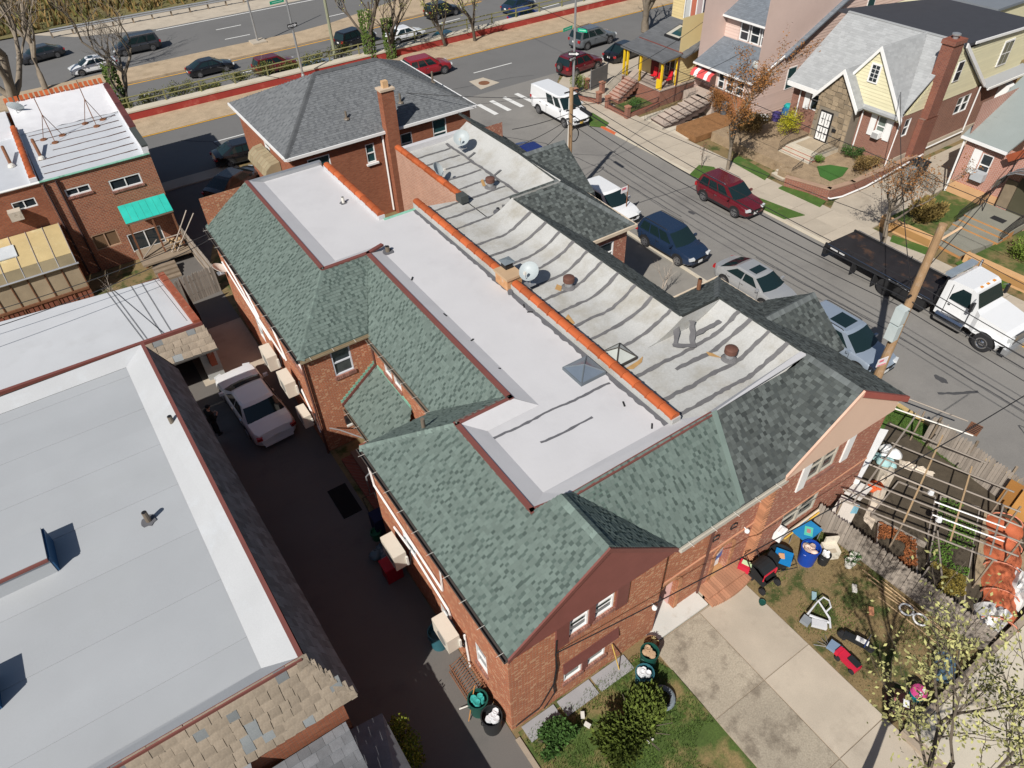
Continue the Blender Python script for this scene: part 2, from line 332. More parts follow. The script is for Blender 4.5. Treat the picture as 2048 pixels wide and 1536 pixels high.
line_w = M('road_line_white', (0.66, 0.66, 0.64), var=0.08, scale=4, fine=0.12, fscale=25)
line_y = M('road_line_yellow', (0.62, 0.33, 0.045), var=0.1, scale=3, fine=0.1)
red_wall_m = M('red_painted_wall', (0.33, 0.045, 0.035), var=0.12, scale=1.2, fine=0.1, stain=(0.40, 0.12, 0.09), sscale=1.2)
def sheet(name, pts, mat, z=None, structure=True):
    m = MB().poly([(p[0], p[1], p[2] if z is None else z) for p in pts]); o = m.build(name, mat)
    for f in o.data.polygons:
        if f.normal.z < 0: f.flip()
    return struct(o) if structure else o
sheet('ground', [(-260,-140),(260,-140),(260,67.2),(-260,67.2)], yard_m, 0.0)
sheet('service_road', [(-120,53.4),(180,53.4),(180,62.7),(-120,62.7)], asphalt_hw, 0.008)
sheet('side_street', [(27.1,-110),(35.6,-110),(35.6,43.2),(36.6,49.5),(40.5,53.4),(23.0,53.4),(26.2,50.0),(27.1,46.0)], asphalt, 0.012)
sheet('verge', [(-120,62.7),(180,62.7),(180,66.6),(-120,66.6)], strip_m, 0.03)
sheet('parkway', [(-200,69.5,-2.7),(220,69.5,-2.7),(220,128,-2.7),(-200,128,-2.7)], asphalt_hw)
sheet('grass_slope', [(-260,109.6,-2.55),(240,109.6,-2.55),(260,190,1.5),(260,420,6),(-300,420,6),(-280,190,1.5)], dry_m)
sheet('far_shoulder', [(6.58, 105.20, -2.69), (15.27, 101.96, -2.69), (27.81, 101.89, -2.69), (36.80, 102.31, -2.69), (33.63, 108.86, -2.69), (24.49, 108.49, -2.69), (12.51, 108.90, -2.69), (2.22, 109.75, -2.69)], concrete)
# median between the two carriageways
_md = [(-3.62, 84.44, -2.70), (1.70, 84.19, -2.70), (6.93, 84.58, -2.70), (14.27, 84.54, -2.70), (20.85, 84.86, -2.70), (26.91, 84.72, -2.70), (31.13, 84.87, -2.70), (43.39, 85.85, -2.70), (52.14, 86.32, -2.70), (55.63, 86.94, -2.70), (46.96, 94.33, -2.70), (33.11, 89.75, -2.70), (28.70, 88.97, -2.70), (24.59, 89.08, -2.70), (20.05, 89.22, -2.70), (9.83, 89.05, -2.70), (2.89, 88.84, -2.70), (-3.18, 88.84, -2.70)]
struct(MB().prism([(p[0],p[1]) for p in _md], -2.72, -2.52).build('median', strip_m))
def line(a, b, w, mat, z, name='road_line'):
    a = Vector(a[:2]); b = Vector(b[:2]); d = (b-a).normalized(); n = Vector((-d.y, d.x))*w/2
    return struct(sheet(name, [(*(a+n),z),(*(b+n),z),(*(b-n),z),(*(a-n),z)], mat))
for a, b in zip(_md[2:9], _md[3:9]): line((a[0],a[1]-.35), (b[0],b[1]-.35), 0.22, line_y, -2.688)
line((15.13, 101.37, -2.70), (27.60, 101.27, -2.70), 0.25, line_w, -2.684); line((27.60, 101.27, -2.70), (36.34, 101.21, -2.70), 0.25, line_w, -2.684)
for a, b in (((21.06, 96.72, -2.70),(24.13, 96.69, -2.70)),((20.81, 92.40, -2.70),(23.77, 92.31, -2.70)),((7.14, 80.71, -2.70),(9.39, 80.26, -2.70)),((18.36, 80.14, -2.70),(19.98, 80.15, -2.70)),((30.19, 80.75, -2.70),(32.64, 80.49, -2.70)),
    ((30.20, 76.79, -2.70),(31.41, 76.83, -2.70)),((42.92, 81.37, -2.70),(46.31, 81.58, -2.70)),((43.98, 77.57, -2.70),(45.52, 77.73, -2.70)),((33.82, 92.79, -2.70),(36.24, 92.92, -2.70)),((56.52, 78.64, -2.70),(59.24, 78.86, -2.70))):
    line(a, b, 0.2, line_w, -2.686)
line((-60,62.55), (150,62.55), 0.16, line_y, 0.036)
for x in range(-30, 100, 12): line((x+4.0,58.1), (x+8.2,58.1), 0.14, line_w, 0.014)
# retaining wall: painted red on this side, pale cap, pipe rail on top
rw = thing('retaining_wall', 'long low red painted wall with pale cap and pipe rail above the parkway', 'wall', (10,67,0))
MB().box(-120,180,66.6,67.2,-2.8,0.62).build('wall', red_wall_m, rw)
MB().box(-120,180,66.56,67.55,0.62,0.74).build('cap', concrete_lt, rw)
MB().box(-120,180,67.2,67.5,-2.8,0.62).build('back_face', concrete_drk, rw)
rail_m = M('olive_rail_paint', (0.22, 0.21, 0.09), var=0.15, scale=2)
_r1 = MB(); _r2 = MB()
for z in (1.2, 1.6): _r1.tube([(-120,67.38,z),(180,67.38,z)], 0.05)
_r1.build('rail', rail_m, rw)
_pm = MB().box(-.05,.05,-.05,.05,0,.92).build('post', rail_m); _me = _pm.data; bpy.data.objects.remove(_pm)
for i in range(60): inst('post', _me, rw, (-60+i*3.0, 67.38, 0.74))
# embankment soil behind the wall
sheet('embankment', [(-120,67.5,0.3),(180,67.5,0.3),(180,70.2,-2.6),(-120,70.2,-2.6)], M('embankment_soil', (0.09,0.08,0.045), var=0.2, scale=1, fine=0.25))
# guard rail of the far carriageway
gr = thing('guard_rail', 'galvanised guard rail along the far parkway shoulder', 'guard rail', (18.54, 109.45, -2.70))
_a, _b = Vector((4.35, 106.53, -1.90)), Vector((29.98, 105.93, -1.90)); _g = MB(); _d = (_b-_a)
for z in (-0.12, 0.12): _g.tube([_a+Vector((0,0,z)), _b+Vector((0,0,z))], 0.10, 5)
_g.build('rail', steel, gr)
for i in range(12):
    p = _a+_d*(i/11); MB().box(p.x-.09,p.x+.09,p.y+.1,p.y+.28,-2.7,-1.75).build('post', wood, gr)
# crosswalk bars and stop line
for i in range(7):
    x = 26.6+i*1.28; 
    if i in (2,): continue
    line((x,51.6), (x+.1,48.9), 0.42, line_w, 0.02, 'crosswalk_bar')
# manhole with its concrete collar
mh = thing('manhole', 'dark manhole cover set in a pale square concrete patch on the avenue', 'manhole', (33.44, 55.44, 0.00))
sheet2 = MB().poly([(32.56, 56.55, 0.02),(34.07, 56.60, 0.02),(34.57, 54.64, 0.02),(32.39, 54.27, 0.02)]).build('collar', concrete, mh)
MB().lathe((33.42, 55.40, 0.02), [(0.5,0),(0.5,0.012),(0.44,0.014),(0.43,0.006)], 20).build('cover', rust, mh)
# ---------------------------------------------------------------- far pavement of the side street, slab by slab
kerb_m = concrete_lt
fp = struct(MB().box(35.75,39.15,-40,45.5,-0.1,0.085).build('sidewalk', concrete_drk))
_sl = {}
for c, (x0, x1) in enumerate(((35.76,37.4),(37.4,39.14))):
    y = -8.0
    while y < 45.4:
        h = 1.62; me = _sl.get(c)
        if not me:
            o = MB().box(0.012,x1-x0-.012,0.012,h-.012,0,0.04).build('slab', concrete); me = _sl[c] = o.data; bpy.data.objects.remove(o)
        inst('slab', me, fp, (x0, y, 0.085+random.uniform(-.006,.006))); y += h
kb = struct(MB().box(35.58,35.75,-40,44.0,-0.1,0.13).build('kerb', kerb_m))
MB().box(35.575,35.752,40.0,43.6,-0.05,0.134).build('painted_kerb', M('red_kerb_paint',(0.55,0.13,0.05)), kb)
MB().box(35.575,35.752,8.0,11.0,-0.05,0.134).build('painted_kerb', line_y, kb)
kb2 = struct(MB().box(26.95,27.1,-40,46,-0.1,0.13).build('kerb', kerb_m))
MB().box(26.945,27.104,2,9.8,-0.05,0.134).build('painted_kerb', M('faded_yellow_kerb',(0.50,0.36,0.16),var=.15), kb2)
# corner pavement by the yellow porch
struct(MB().prism([(35.75,45.5),(39.1,45.5),(45,45.5),(90,49.2),(90,53.2),(41,53.2),(37.4,50.2)], -0.1, 0.12).build('corner_pavement', concrete))
struct(MB().prism([(39.16,36.0),(46,36.0),(46,41.2),(39.16,41.2)], -0.1, 0.10).build('forecourt', concrete_lt))
# kerb grass patches on the pavement
for k, pts in enumerate(([(35.37, 31.72, 0.15),(36.83, 32.33, 0.15),(37.43, 31.48, 0.15),(37.00, 30.39, 0.15),(35.58, 30.73, 0.15)],
    [(39.05, 31.42, 0.15),(40.08, 31.63, 0.15),(39.69, 28.44, 0.15),(38.75, 28.05, 0.15)],[(36.51, 26.94, 0.15),(37.15, 23.38, 0.15),(35.73, 23.83, 0.15),(35.60, 25.74, 0.15)],
    [(38.59, 26.75, 0.15),(39.42, 26.82, 0.15),(39.64, 23.76, 0.15),(38.71, 23.48, 0.15)],[(35.81, 19.87, 0.15),(37.32, 20.29, 0.15),(37.50, 18.75, 0.15),(36.26, 18.19, 0.15)],
    [(36.41, 44.49, 0.15),(36.66, 44.04, 0.15),(36.43, 41.74, 0.15),(35.82, 41.38, 0.15),(35.02, 42.36, 0.15)],
    [(39.39, 18.74, 0.15),(39.89, 16.30, 0.15),(39.09, 16.10, 0.15),(38.69, 18.42, 0.15)],[(39.65, 14.85, 0.15),(40.17, 14.78, 0.15),(40.59, 12.00, 0.15),(39.49, 11.93, 0.15)])):
    struct(MB().prism([(p[0],p[1]) for p in pts], 0.06, 0.165).build('grass_patch', grass_g))
# ---------------------------------------------------------------- near side: driveway, yards
struct(MB().prism([(-4.0,53.3),(10.2,53.3),(10.2,51.9),(-4.0,51.9)], -0.1, 0.10).build('near_pavement', concrete))
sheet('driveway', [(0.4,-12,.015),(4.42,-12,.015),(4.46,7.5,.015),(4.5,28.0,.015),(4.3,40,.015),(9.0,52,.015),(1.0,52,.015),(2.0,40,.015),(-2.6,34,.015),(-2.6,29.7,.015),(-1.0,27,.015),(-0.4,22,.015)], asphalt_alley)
ds = struct(MB().box(1.2,4.4,29.9,34.4,-0.05,0.03).build('driveway_slab', concrete))
sheet('lawn', [(4.6,-12,.02),(9.9,-12,.02),(10.0,4.2,.02),(10.05,6.4,.02),(9.6,7.4,.02),(4.62,7.75,.02)], grass_m)
struct(MB().box(4.42,4.58,-12,7.6,-0.1,0.07).build('lawn_edging', concrete_drk))
for k,(a,b) in enumerate(((4.8,6.05),(6.2,7.5),(7.6,9.0))): struct(MB().box(a,b,7.25,7.82,-0.1,0.05).build('paving_slab', M('grey_slab',(0.30,0.30,0.31))))
# front walk: two concrete lanes with joints
fw_ = struct(MB().box(10.0,15.4,-12,7.5,-0.1,0.02).build('front_walk', concrete_drk))
for i in range(10):
    y1 = 7.45-i*2.95
    MB().box(10.02,12.22,y1-2.92,y1,0.02,0.045).build('slab', M('mottled_concrete',(0.36,0.315,0.245),var=.14,scale=.7,fine=.2,fscale=20,stain=(0.20,0.17,0.13),sscale=1.4,slo=.48,shi=.66,tint=.07), fw_)
    MB().box(12.26,14.42,y1-2.92,y1,0.02,0.045).build('slab', concrete, fw_)
struct(MB().box(14.44,15.4,-12,0.9,-0.05,0.05).build('front_walk_patch', M('bluish_slab',(0.30,0.305,0.30),var=.1)))
sheet('play_yard', [(14.44,0.95,.03),(14.44,7.5,.03),(18.75,7.6,.03),(19.0,0.95,.03)], yard_m)
# raised pale forecourt at the bottom right with its edge wall
ps = struct(MB().prism([(14.3,0.78),(24.5,0.78),(24.5,-12),(14.3,-12)], -0.1, 0.20).build('public_pavement', concrete_drk))
for i in range(6):
    for j in range(4): MB().box(14.62+i*1.85,14.62+(i+1)*1.85-.02,0.76-(j+1)*1.9+.02,0.76-j*1.9,0.20,0.235).build('slab', concrete_lt, ps)
struct(MB().box(14.3,24.5,0.78,0.98,-0.1,0.36).build('yard_kerb_wall', concrete_drk))
sheet('garden_soil', [(18.95,0.98,.02),(26.9,0.98,.02),(26.9,9.8,.02),(18.6,7.6,.02)], soil)
sheet('street_verge', [(25.6,0.98,.03),(26.95,0.98,.03),(26.95,10.6,.03),(25.9,10.6,.03)], grass_g)

# ---------------------------------------------------------------- the pair of attached brick houses in the middle
def trim(a, b, parent, w=0.17, h=0.09, mat=None, name='edge_trim', lift=0.02):
    a = Vector(a); b = Vector(b); d = (b-a).normalized(); s = d.cross(Vector((0,0,1))).normalized()*w/2; u = Vector((0,0,1))
    m = MB(); p = [a-s+u*(lift-h), a+s+u*(lift-h), a+s+u*lift, a-s+u*lift]; q = [x+(b-a) for x in p]
    m.add(p+q, [(0,1,2,3),(7,6,5,4),(0,4,5,1),(1,5,6,2),(2,6,7,3),(3,7,4,0)])
    return m.build(name, mat or maroon, parent)
def gutter(a, b, parent, mat=None, r=0.065, hangers=True, name='gutter'):
    a = Vector(a); b = Vector(b); d = (b-a); n = d.normalized(); s = n.cross(Vector((0,0,1))).normalized()
    prof = [(-r,0.02),(-r,-.07),(-r*.6,-.10),(r*.6,-.10),(r,-.07),(r,0.02),(r*.8,0.02),(r*.8,-.06),(-r*.8,-.06),(-r*.8,.02)]
    vs = [a+s*x+Vector((0,0,z)) for x,z in prof]+[b+s*x+Vector((0,0,z)) for x,z in prof]; k = len(prof)
    g = MB().add(vs, [(i,(i+1)%k,k+(i+1)%k,k+i) for i in range(k)]+[tuple(range(k))[::-1],tuple(range(k,2*k))]).build(name, mat or gutter_m, parent)
    if hangers:
        m = MB(); L = d.length; i = 0.4
        while i < L:
            p = a+n*i; q = p-s*0.09+Vector((0,0,.03)); e = p+s*0.16+Vector((0,0,.045)); m.tube([q,e], 0.008, 4); i += 0.95
        m.build('gutter_straps', white_dirty, g)
    return g
def sill_bricks(parent, face, at, u0, u1, z, n=None, mat=None, h=0.17, d=0.06):
    F = FACE[face](at); m = MB(); k = n or max(3, int((u1-u0)/0.085)); w = (u1-u0)/k
    for i in range(k): fbox(m, F, u0+i*w+.007, u0+(i+1)*w-.007, 0.002, d+random.uniform(0,.006), z-h, z)
    o = m.build('sill_bricks', mat or M('sill_brick', (0.27,0.13,0.10), isl=.25), parent); o['kind'] = 'stuff'; return o
def coping(p0, p1, parent, w=0.30, step=0.62, key='c'):
    """individual half-round clay coping tiles with a collar at each joint"""
    a, b = Vector(p0), Vector(p1); d = b-a; L = d.length; d.normalize(); s = d.cross(Vector((0,0,1))).normalized(); u = s.cross(d)
    me = _RC.get('cop'+key)
    if not me:
        m = MB(); n = 7
        for y0, y1, k in ((0.0,0.075,1.13),(0.075,step-.008,1.0)):
            pr = [(-w*k/2,-.10),(-w*k/2,0.0)]+[(w*k/2*math.cos(math.pi-t*math.pi/n), 0.085*k*math.sin(t*math.pi/n)) for t in range(n+1)]+[(w*k/2,-.10)]
            q = len(pr); m.add([(x,y0,z) for x,z in pr]+[(x,y1,z) for x,z in pr], [(i,(i+1)%q,q+(i+1)%q,q+i) for i in range(q)]+[tuple(range(q))[::-1],tuple(range(q,2*q))])
        o = m.build('coping_tile', terracotta); me = o.data; bpy.data.objects.remove(o); _RC['cop'+key] = me
    rot = Matrix((s, d, u)).transposed().to_euler(); n = max(1, round(L/step)); st = L/n
    for i in range(n): inst('coping_tile', me, parent, a+d*(i*st), rot, (1+random.uniform(-.03,.03), st/step, 1))
gh = thing('brick_house', 'half of the brick pair under green shingles, with maroon gable and arched door', 'house', (4.5,7.9,0))
gy = thing('brick_house', 'street side of the brick pair under dark grey shingles with tar seams and peach gable', 'house', (21.0,7.9,0))
Ez, Wz = 5.45, 7.28
# --- green roof planes
GR = [('A',[(4.38,7.62,Ez),(4.38,16.78,Ez),(6.87,14.2,Wz),(6.87,10.03,Wz),(7.6,9.72,7.80),(7.6,7.62,7.80)],(0,1,0)),
 ('B',[(7.6,7.62,7.80),(7.6,9.72,7.80),(8.12,9.86,7.36),(10.38,7.62,Ez)],(0,1,0)),
 ('C',[(10.38,7.6,Ez),(13.0,7.6,Ez),(13.62,9.86,Wz+.04),(8.12,9.86,Wz+.06)],(1,0,0)),
 ('D',[(4.38,16.78,Ez),(7.25,16.85,Ez-.1),(8.9,14.2,Wz),(6.87,14.2,Wz)],(1,0,0)),
 ('E',[(7.25,16.85,5.3),(7.25,22.4,5.3),(8.9,24.95,Wz),(8.9,14.2,Wz)],(0,1,0)),
 ('F',[(4.38,22.30,Ez),(7.30,22.30,Ez),(8.9,24.95,Wz),(6.87,24.95,Wz)],(1,0,0)),
 ('G',[(4.38,22.30,Ez),(4.38,34.9,Ez),(6.87,34.5,Wz),(6.87,24.95,Wz)],(0,1,0))]
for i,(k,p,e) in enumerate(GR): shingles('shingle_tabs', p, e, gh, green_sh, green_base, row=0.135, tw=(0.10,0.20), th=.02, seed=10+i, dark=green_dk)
ridge_caps((4.38,22.30,Ez+.02),(6.87,24.95,Wz+.02), gh, M('green_cap',(0.145,0.19,0.17),rough=.95,tint=.22,fine=.12,fscale=120), key='g', w=.17)
ridge_caps((4.38,16.78,Ez+.02),(6.87,14.2,Wz+.02), gh, MATS['green_cap'], key='g')
ridge_caps((7.6,7.64,7.82),(7.6,9.7,7.82), gh, MATS['green_cap'], key='g')
# pale flat cap strip where the two roofs meet
MB().wslab([(12.98,7.62,Ez+.03),(13.18,7.62,Ez+.03),(13.82,9.86,Wz+.08),(13.60,9.86,Wz+.08)],(0,-.5,.8),.03).build('joint_strip', MATS['green_cap'], gh)
MB().tube([(6.2,15.3,6.5),(6.2,15.3,6.95)],.07,10).build('vent_pipe', bronze, gh)
# --- walls
fw1 = (6.62, 7.33, 3.74, 4.67); fw2 = (7.55, 8.30, 3.76, 4.63); fl1 = (6.50, 7.22, 0.91, 1.57); fl2 = (7.43, 8.18, 0.94, 1.64)
fw1 = (fw1[0],fw1[1],3.77,5.0); fw2 = (fw2[0],fw2[1],3.77,5.0)
m = MB(); wall(m,'-y',7.9,4.5,10.37,-.1,5.35,[fw1,fw2,fl1,fl2])
wall(m,'+x',10.37,7.9,8.14,-.1,5.35)
lw = [(9.18,9.82,1.56,2.78),(8.98,9.67,4.76,5.3),(12.33,12.95,4.54,5.3),(13.12,13.78,4.54,5.3),(11.2,12.2,0.5,1.7),(13.6,14.6,2.2,3.3)]
wall(m,'-x',4.5,7.9,16.62,-.1,5.4,lw)
wall(m,'+y',16.62,4.5,7.4,-.1,5.4)
iw = [(17.0,17.6,3.9,5.1),(19.9,20.55,3.95,5.1),(20.75,21.4,3.95,5.1)]
wall(m,'-x',7.4,16.62,22.4,-.1,5.35,iw)
bw = [(5.62,6.46,3.86,5.16)]
wall(m,'-y',22.4,4.5,7.4,-.1,5.4,bw)
lw2 = [(23.0,23.7,4.3,5.2),(23.9,24.6,4.3,5.2),(26.6,27.3,4.3,5.2),(29.5,30.3,4.0,5.2),(32.5,33.3,4.0,5.2),(29.3,30.2,1.5,2.8)]
wall(m,'-x',4.5,22.4,34.7,-.1,5.4,lw2)
wall(m,'+y',34.7,4.5,10.8,-.1,7.0); wall(m,'+x',10.8,27.5,34.7,-.1,7.0)
wall(m,'+y',27.5,10.8,12.6,-.1,6.9)
m.poly([(4.5,34.7,5.4),(4.5,34.7,5.5),(6.87,34.7,7.2),(6.87,34.7,5.4)])
m.build('wall', brick, gh)
m = MB(); AR = [(10.62,11.55,2.22),(13.30,14.12,2.22)]
def arch_pts(u0,u1,top,n=8):
    r = (u1-u0)/2; c = (u0+u1)/2; return [(c+r*math.cos(math.pi*k/n), top-r+r*math.sin(math.pi*k/n)) for k in range(n+1)]
def arch_wall(m, face, at, u0, u1, z0, z1, arches, ops, depth):
    F = FACE[face](at); cuts = [u0]
    for a,b,t in arches: cuts += [a,b]
    cuts.append(u1)
    for i in range(0,len(cuts),2): wall(m, face, at, cuts[i], cuts[i+1], z0, z1, [o for o in ops if cuts[i] <= o[0] < cuts[i+1]])
    for a,b,t in arches:
        pts = arch_pts(a,b,t); n = len(pts)
        for k in range(n-1):
            p, q = pts[k], pts[k+1]; m.poly([F(p[0],0,p[1]),F(q[0],0,q[1]),F(q[0],0,min(z1,3.6)),F(p[0],0,min(z1,3.6))])
            m.poly([F(p[0],0,p[1]),F(q[0],0,q[1]),F(q[0],-depth,q[1]),F(p[0],-depth,p[1])])
        if z1 > 3.6: wall(m, face, at, a, b, 3.6, z1, [o for o in ops if o[1] > a and o[0] < b])
        for u in (a,b): m.poly([F(u,0,z0),F(u,0,t-(b-a)/2),F(u,-depth,t-(b-a)/2),F(u,-depth,z0)])
arch_wall(m,'-y',8.14,10.37,12.86,-.1,5.35,[AR[0]],[],1.1)
mw = [(11.5,12.15,4.16,5.1)]
m2 = MB(); wall(m2,'-y',8.139,11.4,12.3,3.61,5.35,mw)
m.build('wall', brick, gh)
def arch_trim(parent, u0, u1, top, at):
    a = MB(); 
    for w_, d_ in ((0.17,0.035),):
        pi = arch_pts(u0,u1,top,14); po = arch_pts(u0-w_,u1+w_,top+w_,14)
        for k in range(14):
            v = [pi[k],pi[k+1],po[k+1],po[k]]; vs = [(x,at-d_,z) for x,z in v]+[(x,at+.01,z) for x,z in v]
            c = Vector((sum(x[0] for x in vs)/8,0,sum(x[2] for x in vs)/8)); vs = [(c.x+(x[0]-c.x)*.92,x[1],c.z+(x[2]-c.z)*.92) for x in vs]
            a.add(vs, [(0,1,2,3),(7,6,5,4),(0,4,5,1),(1,5,6,2),(2,6,7,3),(3,7,4,0)])
    z = 0.06
    while z < top-(u1-u0)/2-.05:
        for u in (u0-.165,u1+.005): a.box(u,u+.16,at-.035,at+.01,z,z+.068)
        z += .08
    o = a.build('arch_bricks', M('arch_brick',(0.40,0.19,0.10),isl=.2,var=.1), parent); o['kind']='stuff'
arch_trim(gh,*AR[0],8.14); arch_trim(gy,*AR[1],8.14)
MB().box(10.4,11.75,9.2,9.26,0,2.4).build('door_recess', M('orange_stucco',(0.33,0.135,0.05)), gh)
_d = MB().box(11.50,11.535,8.35,9.15,0.12,2.0).build('door', M('pink_door',(0.58,0.36,0.33)), gh)
for w_,k in ((fw1,1),(fw2,1)): window(gh,'-y',7.9,w_,'hung',grid=(1,4))
for w_ in (fl1,fl2): window(gh,'-y',7.9,w_,'plain',gm=M('pane_with_shade',(0.10,0.12,0.11),rough=.1,var=.15,scale=2))
for w_ in lw[:4]: window(gh,'-x',4.5,w_,'hung')
for w_ in lw[4:]: window(gh,'-x',4.5,w_,'hung')
for w_ in iw: window(gh,'-x',7.4,w_,'hung')
for w_ in lw2: window(gh,'-x',4.5,w_,'hung')
window(gh,'-y',22.4,bw[0],'hung',fm=M('silver_frame',(0.60,0.62,0.66),rough=.35),blind=M('pane_reflection',(0.05,0.055,0.055),rough=.06,var=.3,scale=2,spec=.7))
window(gh,'-y',8.139,(11.5,12.15,4.16,5.1),'hung')
for f,a,w_ in (('-y',7.9,fw1),('-y',7.9,fw2),('-y',7.9,fl1),('-y',7.9,fl2),('-y',22.4,bw[0]),('-y',8.14,(11.5,12.15,4.16,5.1))): sill_bricks(gh,f,a,w_[0]-.06,w_[1]+.06,w_[2])
for w_ in lw[:4]+lw2[:4]: sill_bricks(gh,'-x',4.5,w_[0]-.05,w_[1]+.05,w_[2])
for w_ in iw: sill_bricks(gh,'-x',7.4,w_[0]-.05,w_[1]+.05,w_[2])
sill_bricks(gh,'-y',22.4,5.5,6.58,5.34,h=.16,d=.01)
# maroon panels: mullion, shutters, headers, sloping awning panel
mp = MB(); mp.box(fw1[1],fw2[0],7.85,7.9,3.70,5.1); mp.build('mullion_panel', maroon, gh)
for a,b in ((6.12,6.58),(8.36,8.82)): MB().box(a,b,7.83,7.9,3.55,5.05).build('shutter', maroon, gh)
MB().box(6.58,8.36,7.84,7.895,4.84,5.1).build('header_panel', M('rusty_maroon',(0.24,0.07,0.04),rough=.7,var=.15,scale=3,stain=(0.36,0.11,0.045),sscale=3), gh)
MB().box(7.22,7.43,7.86,7.9,0.85,1.65).build('mullion_panel', maroon, gh)
MB().add([(6.45,7.80,1.66),(8.65,7.80,1.66),(8.65,7.88,2.2),(6.45,7.88,2.2),(6.45,7.895,1.66),(8.65,7.895,1.66),(8.65,7.895,2.2),(6.45,7.895,2.2)],[(0,1,2,3),(0,3,7,4),(1,5,6,2),(0,4,5,1),(3,2,6,7)]).build('awning_panel', maroon, gh)
# maroon gable: horizontal boards, each a piece
for i in range(14):
    z0 = 5.1+i*0.19; z1 = z0+0.185; xl = 4.40+max(0,(z0-5.35)/.735)+.02; xr = 10.42-max(0,(z0-5.35)/.83)-.02
    if xr-xl < .25: break
    xl1 = 4.40+max(0,(z1-5.35)/.735)+.02; xr1 = 10.42-max(0,(z1-5.35)/.83)-.02
    MB().add([(xl,7.70,z0),(xr,7.70,z0),(max(xr1,xl1+.01),7.73,z1),(xl1,7.73,z1),(xl,7.80,z0),(xr,7.80,z0),(max(xr1,xl1+.01),7.8,z1),(xl1,7.80,z1)],[(0,1,2,3),(0,4,5,1),(3,2,6,7),(0,3,7,4),(1,5,6,2)]).build('gable_board', maroon, gh)
MB().box(4.5,10.4,7.72,7.9,5.02,5.1).build('gable_soffit', maroon, gh)
trim((4.36,7.6,Ez-.02),(7.6,7.6,7.78),gh,w=.06,h=.2); trim((7.6,7.6,7.78),(10.40,7.6,Ez-.02),gh,w=.06,h=.2)
# gutters and downpipes
gutter((4.30,16.8,Ez-.06),(4.30,7.62,Ez-.06),gh,M('dark_gutter',(0.06,0.05,0.045)))
gutter((4.30,34.9,Ez-.06),(4.30,22.3,Ez-.06),gh,MATS['dark_gutter'])
gutter((4.38,22.22,Ez-.06),(7.35,22.22,Ez-.06),gh)
gutter((7.17,22.2,5.24),(7.17,16.9,5.24),gh,bronze)
gutter((10.4,7.52,Ez-.06),(15.05,7.52,Ez-.06),gy,M('white_edged_gutter',(0.45,0.42,0.36)))
for x,y,z0,z1 in ((4.42,22.32,0,5.4),(7.36,22.34,2.6,5.3),(12.7,8.08,.1,5.3)): MB().tube([(x,y,z0),(x,y,z1)],.05,6).build('downpipe', M('brown_pipe',(0.10,0.045,0.035)), gh)
# edge trim of the white roof
for a,b in (((6.87,10.0,Wz),(6.87,14.2,Wz)),((6.79,14.2,Wz),(8.98,14.2,Wz)),((8.9,14.1,Wz),(8.9,24.98,Wz)),((6.8,24.95,Wz),(8.98,24.95,Wz)),((8.9,24.95,Wz),(9.7,25.2,Wz)),((6.87,24.9,Wz),(6.87,34.5,Wz)),((6.80,10.06,Wz),(8.12,9.84,Wz)),((8.1,9.84,Wz),(13.66,9.86,Wz+.02))): trim(a,b,gh)
# white roof: flat field with raised cants along the edges
Fz = 7.02
MB().prism([(7.5,10.5),(12.5,10.4),(12.5,27.5),(10.7,27.5),(10.7,34.5),(7.5,34.5),(7.5,25.5),(9.5,25.5),(9.5,13.6),(7.5,13.6)],6.8,Fz).build('roof_membrane', white_roof, gh)
cm = MB()
for q in ([(6.9,10.06,Wz),(6.9,14.2,Wz),(7.6,13.55,Fz+.004),(7.6,10.55,Fz+.004)],[(6.9,14.18,Wz),(8.9,14.18,Wz),(9.6,13.55,Fz+.004),(7.6,13.55,Fz+.004)],[(8.92,14.18,Wz),(8.92,24.95,Wz),(9.6,25.6,Fz+.004),(9.6,13.55,Fz+.004)],
    [(6.9,24.97,Wz),(8.9,24.97,Wz),(9.6,25.6,Fz+.004),(7.65,25.6,Fz+.004)],[(6.9,24.97,Wz),(6.9,34.5,Wz),(7.65,34.5,Fz+.004),(7.65,25.6,Fz+.004)],[(6.9,10.06,Wz),(8.1,9.86,Wz),(13.6,9.88,Wz),(12.7,10.5,Fz+.004),(7.6,10.55,Fz+.004)]): cm.poly(q)
cm.build('roof_cant', white_roof, gh)
MB().box(7.0,10.75,34.4,34.65,6.9,7.2).build('rear_kerb', steel, gh)
for y,x0,x1 in ((12.15,7.65,9.6),): pass
def seam(parent, pts, w=0.13, mat=None, seed=0, name='tar_seam', z=.006):
    """ragged brushed-on tar line following a polyline on the roof"""
    rnd = random.Random(seed); P = [Vector(p) for p in pts]; Q = []
    for a, b in zip(P, P[1:]):
        n = max(2, int((b-a).length/.16))
        for i in range(n): Q.append(a.lerp(b, i/n))
    Q.append(P[-1]); vs = []; ph = rnd.random()*9
    for i, p in enumerate(Q):
        d = (Q[min(i+1,len(Q)-1)]-Q[max(i-1,0)]); d.z = 0; d.normalize(); s = Vector((-d.y, d.x, 0))
        c = 0.02*math.sin(i*.5+ph)
        vs.append(p+s*(c+w/2*rnd.uniform(.6,1.35))+Vector((0,0,z))); vs.append(p+s*(c-w/2*rnd.uniform(.6,1.35))+Vector((0,0,z)))
    return MB().add(vs, [(2*i,2*i+1,2*i+3,2*i+2) for i in range(len(Q)-1)]).build(name, mat or tar, parent)
seam(gh, [(7.54, 13.16, 7.02),(9.70, 13.13, 7.02),(12.16, 13.03, 7.02)], .10, seed=1); seam(gh, [(8.68, 12.16, 7.02),(10.68, 12.09, 7.02)], .09, seed=2)
seam(gh, [(12.38,10.4,7.02),(12.35,19,7.02),(12.4,27.4,7.02)], .22, seed=3)
